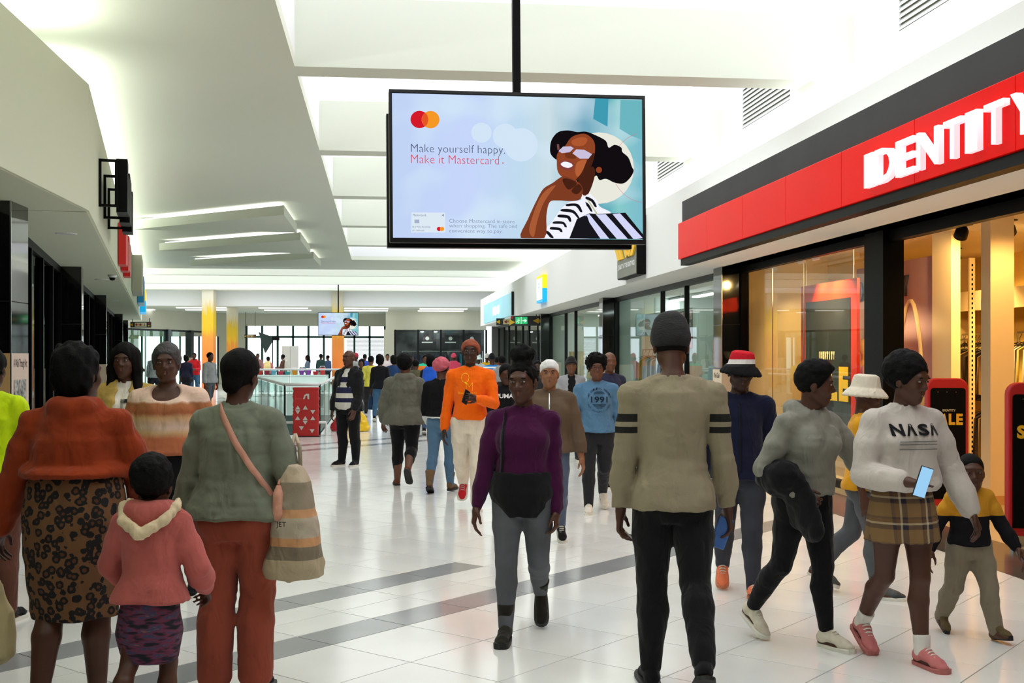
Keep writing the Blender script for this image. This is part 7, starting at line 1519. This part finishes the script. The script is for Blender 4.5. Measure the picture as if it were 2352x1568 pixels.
S = SDF((-.35, -.3, -.45), (.3, .4, .3), .011); S.ell((.155, -.03, .1), (.085, .15, .11), None, .02); S.cone((.1, .08, .05), (.06, .13, -.17), .07, .08, .05, flat=(np.array([1.0, 0, 0]), 1.8)); S.cone((.1, .02, .02), (.05, .02, -.12), .07, .08, .05, flat=(np.array([1.0, 0, 0]), 1.5)); S.noise(.014, .07, 2); S.noise(.008, .03, 3); link('cloth', S.mesh('cloth'), BLKF, t)
# girl in white printed sweatshirt
P = person('girl in white NASA sweatshirt and plaid skirt holding a lit phone', 2072, 6.2, 1.62, 166, .008, rig=dict(lean=2, head=(24, -10, 0), legs={'L': (10, 6, -3, 0, 4), 'R': (-8, 30, -2, 26, 4)}, arms={'R': (4, 14, 90, 22, {'curl': 40, 'roll': 20}), 'L': (6, 22, 10, 10, {'curl': 35})}, sh=1.06), bod=dict(fat=1.0, hips=1.05, bust=.6), top=(fabric('white_sweat', (196, 187, 179), v=.05), dict(hem=.045, infl=.032, folds=.007, sl_infl=.028, hemw=.092, loose=.018)), skirt=(plaid(), dict(zs=[-.2, -.1, 0, .12], a=[.2, .19, .175, .145], b=[.17, .16, .145, .12], folds=.005, pleats=16)), shoes=(fabric('pink_shoe', (196, 116, 116)), dict(sole=mat('sole_pink', C(176, 100, 96), .6, var=(9, .05)))), hair=(HAIRM, 'childafro'), sk=1, facep=True)
for k, ch in enumerate('NASA'): print_on(P, P['top'], ch if ch != 'A' else 'Λ', .105 - k * .07, 1.235, .062, .06, BLKF, offset=.004)
for dz in (-.06, -.075, -.1): print_on(P, P['top'], '-', 0, 1.235 + dz, .22, .005, fabric('grey_print', (120, 116, 112)))
r = P['r']
for s_ in 'RL':
    S = SDF(r.J['ank' + s_] - .1, r.J['ank' + s_] + .14, .008); kd = nrm3(r.J['knee' + s_] - r.J['ank' + s_]); S.cone(r.J['ank' + s_], r.J['ank' + s_] + kd * .085, .042, .045, 0); S.cut(r.J['ank' + s_] + kd * .09, kd); link('sock', S.mesh('sock'), fabric('white_sock', (222, 218, 212)), P['root'])
phone(P, 'R', 'lit phone in the hand of the NASA sweatshirt girl', lit=(150, 200, 236), up=(-.3, .1, 1), nz=(-.1, 1, .15), off=(.45, .0, .32), add=(.01, .06, .015))
# person in yellow tee and white bucket hat
P = person('person in yellow tee and white bucket hat behind the NASA sweatshirt', 1984, 7.9, 1.47, 110, .008, rig=dict(head=(10, -4, 0), legs={'R': (12, 8, 1, 0, 4), 'L': (-14, 26, 1, 24, 4)}, arms={'R': (-8, 10, 22, 10), 'L': (10, 10, 22, 10)}), bod=dict(fat=1.0), top=(fabric('mustard', (216, 152, 30)), dict(hem=-.03, infl=.022, sleeve='short', name='tee', folds=.008)), bottom=(fabric('grey_jeans', (140, 148, 140)), dict(infl=.014)), shoes=(mat('fabric_bw_shoe', C(200, 204, 200), .6, bump=(60, .3, .004), var=(14, .8, C(30, 40, 44))), dict(sole=RUB)), hat=(fabric('white_hat', (222, 212, 192)), 'bucket'), sk=1, facep=True)
# small child
P = person('small child walking in mustard and black jumper, holding nothing', 2226, 6.75, 1.03, 172, .007, rig=dict(lean=2, head=(-16, 0, 0), legs={'R': (-8, 26, 5, 20, 6), 'L': (16, 4, 8, -10, 10)}, arms={'R': (-10, 26, 20, 10), 'L': (12, 26, 20, 10)}), bod=dict(fat=1.1, headk=1.06), top=(bands('child_jumper', [(.2, (24, 22, 26)), (.66, (24, 22, 26)), (.7, (200, 142, 40))]), dict(hem=-.0, infl=.02, folds=.006, sl_infl=.016, name='jumper')), bottom=(fabric('khaki', (132, 122, 104)), dict(infl=.02, folds=.007)), shoes=(fabric('olive_shoe', (96, 82, 54)), dict(sole=RUBB)), hair=(HAIRM, 'crop'), sk=1, facep=True)
# person in black hoodie behind the purple sweater
P = person('person in black PUMA hoodie half hidden behind the purple sweater', 1162, 13.4, 1.52, 186, .01, rig=dict(head=(14, -10, 0), arms={'L': (10, 12, 60, 30), 'R': (14, 12, 70, 40)}), top=(BLKF, dict(hem=-.04, infl=.03, hood=True, sl_infl=.022, name='hoodie')), bottom=(BLKF, dict()), shoes=(BLKF, dict()), hair=(HAIRM, 'short'), sk=1)
print_on(P, P['top'], 'PUMA', -.0, 1.16, .2, .05, fabric('white_print', (226, 226, 226)), offset=.003)
carrier(P, 'L', 'red plastic bag held by the black hoodie person behind the purple sweater', .3, .32, M_BR, .2)

# ------------------------------------------------------------------ people further away
def far_person(px, ytop, d, face, top, bot, lab, hair='short', sk=1, hat=None, shirt='long', fat=1.0, hood=False, extra=None, legs=None, arms=None, H=None, skirtm=None):
    H = H or max(1.35, EYE + (HZ - ytop) / FPX * d - .015)
    h = .012 if d < 22 else (.016 if d < 36 else .02)
    P = person(lab, px, d, H, face, h, rig=dict(legs=legs or {'R': (10, 6, 2, 0), 'L': (-10, 22, 2, 20)}, arms=arms or {}), bod=dict(fat=fat), top=(fabric('_'.join(map(str, top)), top) if isinstance(top, tuple) else top, dict(hem=-.03, infl=.024, sleeve=shirt, hood=hood, sl_infl=.018, folds=.007, name='top')), bottom=(fabric('_'.join(map(str, bot)), bot), dict(infl=.013)), shoes=(BLKF, dict()), hair=(HAIRM, hair) if hair else None, hat=(fabric('_'.join(map(str, hat[1])), hat[1]), hat[0]) if hat else None, sk=sk, detail=(abs(((face + 180) % 360) - 180) > 80), group='shoppers in the background')
    return P
STAND = {'R': (1, 2, 2, 0), 'L': (-1, 2, 2, 0)}; HOLD = {'R': (14, 8, 80, 30), 'L': (14, 8, 80, 30)}
def backpack(P, lab, m, m2=None):
    r = P['r']; c = pw(P, r.J['chest'] + np.array([0, -.19, .02])); t = empty('backpack', tuple(c)); t.rotation_euler.z = P['root'].rotation_euler.z; LOCAL.add(t.name); tag(t, lab, 'backpack')
    S = SDF((-.2, -.15, -.28), (.2, .15, .24), .016); S.loft((0, 0, 0), np.eye(3), [-.24, -.2, 0, .14, .2], [.13, .15, .15, .13, .08], [.08, .1, .09, .07, .04], [0] * 5, k=0, ex=3.0); link('pack_body', S.mesh('pack_body'), m, t)
    for g_ in (-1, 1): MB().tube([(g_ * .08, .04, .16), (g_ * .09, .14, .2), (g_ * .1, .2, .14)], .018, 6).obj('shoulder_strap', m2 or m, t, True)
P = far_person(852, 815, 31, 0, (226, 214, 90), (40, 38, 40), 'man from behind in pale yellow tee among the far shoppers', 'crop', 2, shirt='short', fat=1.05)
P = far_person(873, 814, 28.7, 2, (22, 22, 26), (62, 96, 128), 'woman from behind in black top and blue jeans with a navy bag', 'bun' if False else 'bob', 1)
carrier(P, 'L', 'dark blue bag carried by the black top and jeans woman', .34, .34, fabric('navy_bag', (30, 52, 84)), .15)
far_person(905, 816, 33, 5, (40, 66, 110), (30, 30, 36), 'woman from behind in dark blue jacket beside the grey hooded jacket', 'bob', 1)
far_person(955, 824, 28, 8, (88, 84, 62), (60, 60, 56), 'person in olive ribbed jacket hidden beyond the grey hooded jacket', 'short', 1, fat=1.15)
P = far_person(977, 813, 36, 165, bands('teal_orange', [(.5, (240, 120, 40)), (1.22, (244, 130, 50)), (1.29, (60, 206, 160))]), (190, 180, 170), 'person in teal and orange tee facing us in the far crowd', 'crop', 2, shirt='short')
P = far_person(990, 814, 24, 5, (26, 26, 28), (60, 80, 110), 'person from behind with a bright blue backpack left of the pink beanie', 'bob', 1)
backpack(P, 'bright blue backpack left of the pink beanie', fabric('blue_pack', (40, 90, 200)))
far_person(1003, 817, 42, 10, (240, 170, 30), (40, 40, 44), 'person in amber top just behind the pink beanie', 'short', 1)
far_person(1042, 811, 40, 0, (226, 80, 110), (50, 50, 60), 'person in pink hooded top left of the rust beanie', None, 1, hat=('beanie', (226, 80, 110)), hood=True)
far_person(1099, 815, 38, 0, (190, 200, 206), (60, 70, 90), 'person in pale bucket hat right of the orange sweatshirt shoulder', None, 1, hat=('bucket', (206, 226, 224)))
far_person(1119, 812, 41, 10, (244, 190, 40), (40, 40, 44), 'person in yellow top and white cap in the far crowd', None, 1, hat=('beanie', (226, 224, 220)))
far_person(1130, 811, 29, -5, bands('blue_white_jersey', [(.5, (20, 110, 190)), (1.3, (235, 240, 244)), (1.34, (30, 130, 206))]), (40, 44, 60), 'person in blue and white jersey with a black and white cap', None, 1, hat=('beanie', (24, 24, 28)))
far_person(1142, 818, 34, 10, (150, 130, 160), (60, 60, 70), 'person in checked lilac shirt beyond the blue and white jersey', 'crop', 2)
far_person(1153, 814, 26, -6, (150, 150, 152), (50, 50, 56), 'person from behind in pale grey hooded top near the exit sign', 'short', 1, hood=True)
far_person(1234, 826, 22, 175, (44, 44, 46), (40, 44, 56), 'person in dark jacket just left of the white headwrap', 'short', 0)
P = far_person(355, 806, 40, 0, streaks('plaid_shirt', [(70, 90, 120), (214, 224, 226), (190, 206, 214), (120, 150, 160)], (30, 30, 30)), (50, 50, 60), 'man from behind in pale checked shirt left of the striped jumper', 'crop', 2, fat=1.1)
far_person(446, 809, 46, 175, (206, 34, 40), (60, 100, 130), 'man in red hoodie with raised arms beside the orange column', 'crop', 1, legs=STAND, arms=HOLD, hood=True)
far_person(428, 815, 44, 0, (40, 36, 60), (30, 30, 36), 'person in dark jacket just left of the red hoodie', 'bob', 1, legs=STAND)
P = far_person(482, 807, 33, 120, (176, 176, 180), (96, 98, 104), 'man in grey uniform walking between striped jumper and sage sweater', 'crop', 2)
far_person(304, 801, 40, 90, (60, 90, 120), (200, 190, 190), 'person in blue top far behind the tan jacket', 'short', 1, legs=STAND, arms=HOLD)
far_person(571, 811, 52, 175, (36, 44, 64), (30, 32, 40), 'woman in navy top facing us beyond the atrium, leftmost there', 'afro', 2, legs=STAND, arms=HOLD)
far_person(592, 811, 58, 150, (180, 130, 130), (60, 60, 66), 'person in dusty pink top beyond the navy top woman', 'crop', 2, legs=STAND, arms=HOLD)
P = far_person(616, 818, 53.5, 0, (210, 130, 134), (50, 50, 60), 'photographer from behind in pink shirt below the black softbox', 'short', 1, legs=STAND, arms=HOLD)
backpack(P, 'cream and tan backpack of the photographer in pink', fabric('cream_pack', (226, 206, 140)))
P = far_person(650, 813, 54.5, -80, (96, 70, 56), (50, 46, 50), 'man in brown shirt facing left before the white partition', 'crop', 0, legs=STAND, arms=HOLD)
backpack(P, 'pale grey backpack of the man in brown shirt', fabric('grey_pack', (190, 190, 176)))
far_person(706, 815, 56, -100, (96, 112, 128), (60, 64, 74), 'long-haired person in grey blue jacket before the bright windows', 'long', 2, legs=STAND, arms=HOLD)
far_person(737, 812, 56, 20, (40, 66, 64), (160, 160, 150), 'man in dark green jacket left of the orange column by the windows', 'short', 1, legs=STAND)
far_person(753, 815, 60, -60, (70, 90, 130), (50, 50, 60), 'person in blue shirt half hidden by the orange column', 'crop', 1, legs=STAND)
far_person(818, 811, 44, 0, (190, 190, 190), (70, 70, 80), 'man in pale grey top and red cap right of the black jacket', None, 1, hat=('beanie', (190, 50, 70)), legs=STAND)
far_person(830, 825, 36, 178, (36, 40, 66), (40, 40, 50), 'small woman in navy facing us right of the black jacket', 'bob', 2)
far_person(838, 812, 48, 0, (50, 80, 170), (50, 50, 60), 'man in royal blue top before the blinds', 'crop', 1, legs=STAND)
far_person(890, 812, 50, 170, (206, 190, 190), (60, 60, 70), 'person in pale pink top far beyond the jeans woman', 'short', 2, legs=STAND)
far_person(722, 880, 30.5, 10, (110, 170, 190), (70, 110, 130), 'person in light blue walking beyond the glass corner balustrade', 'short', 2, H=1.6) if False else None
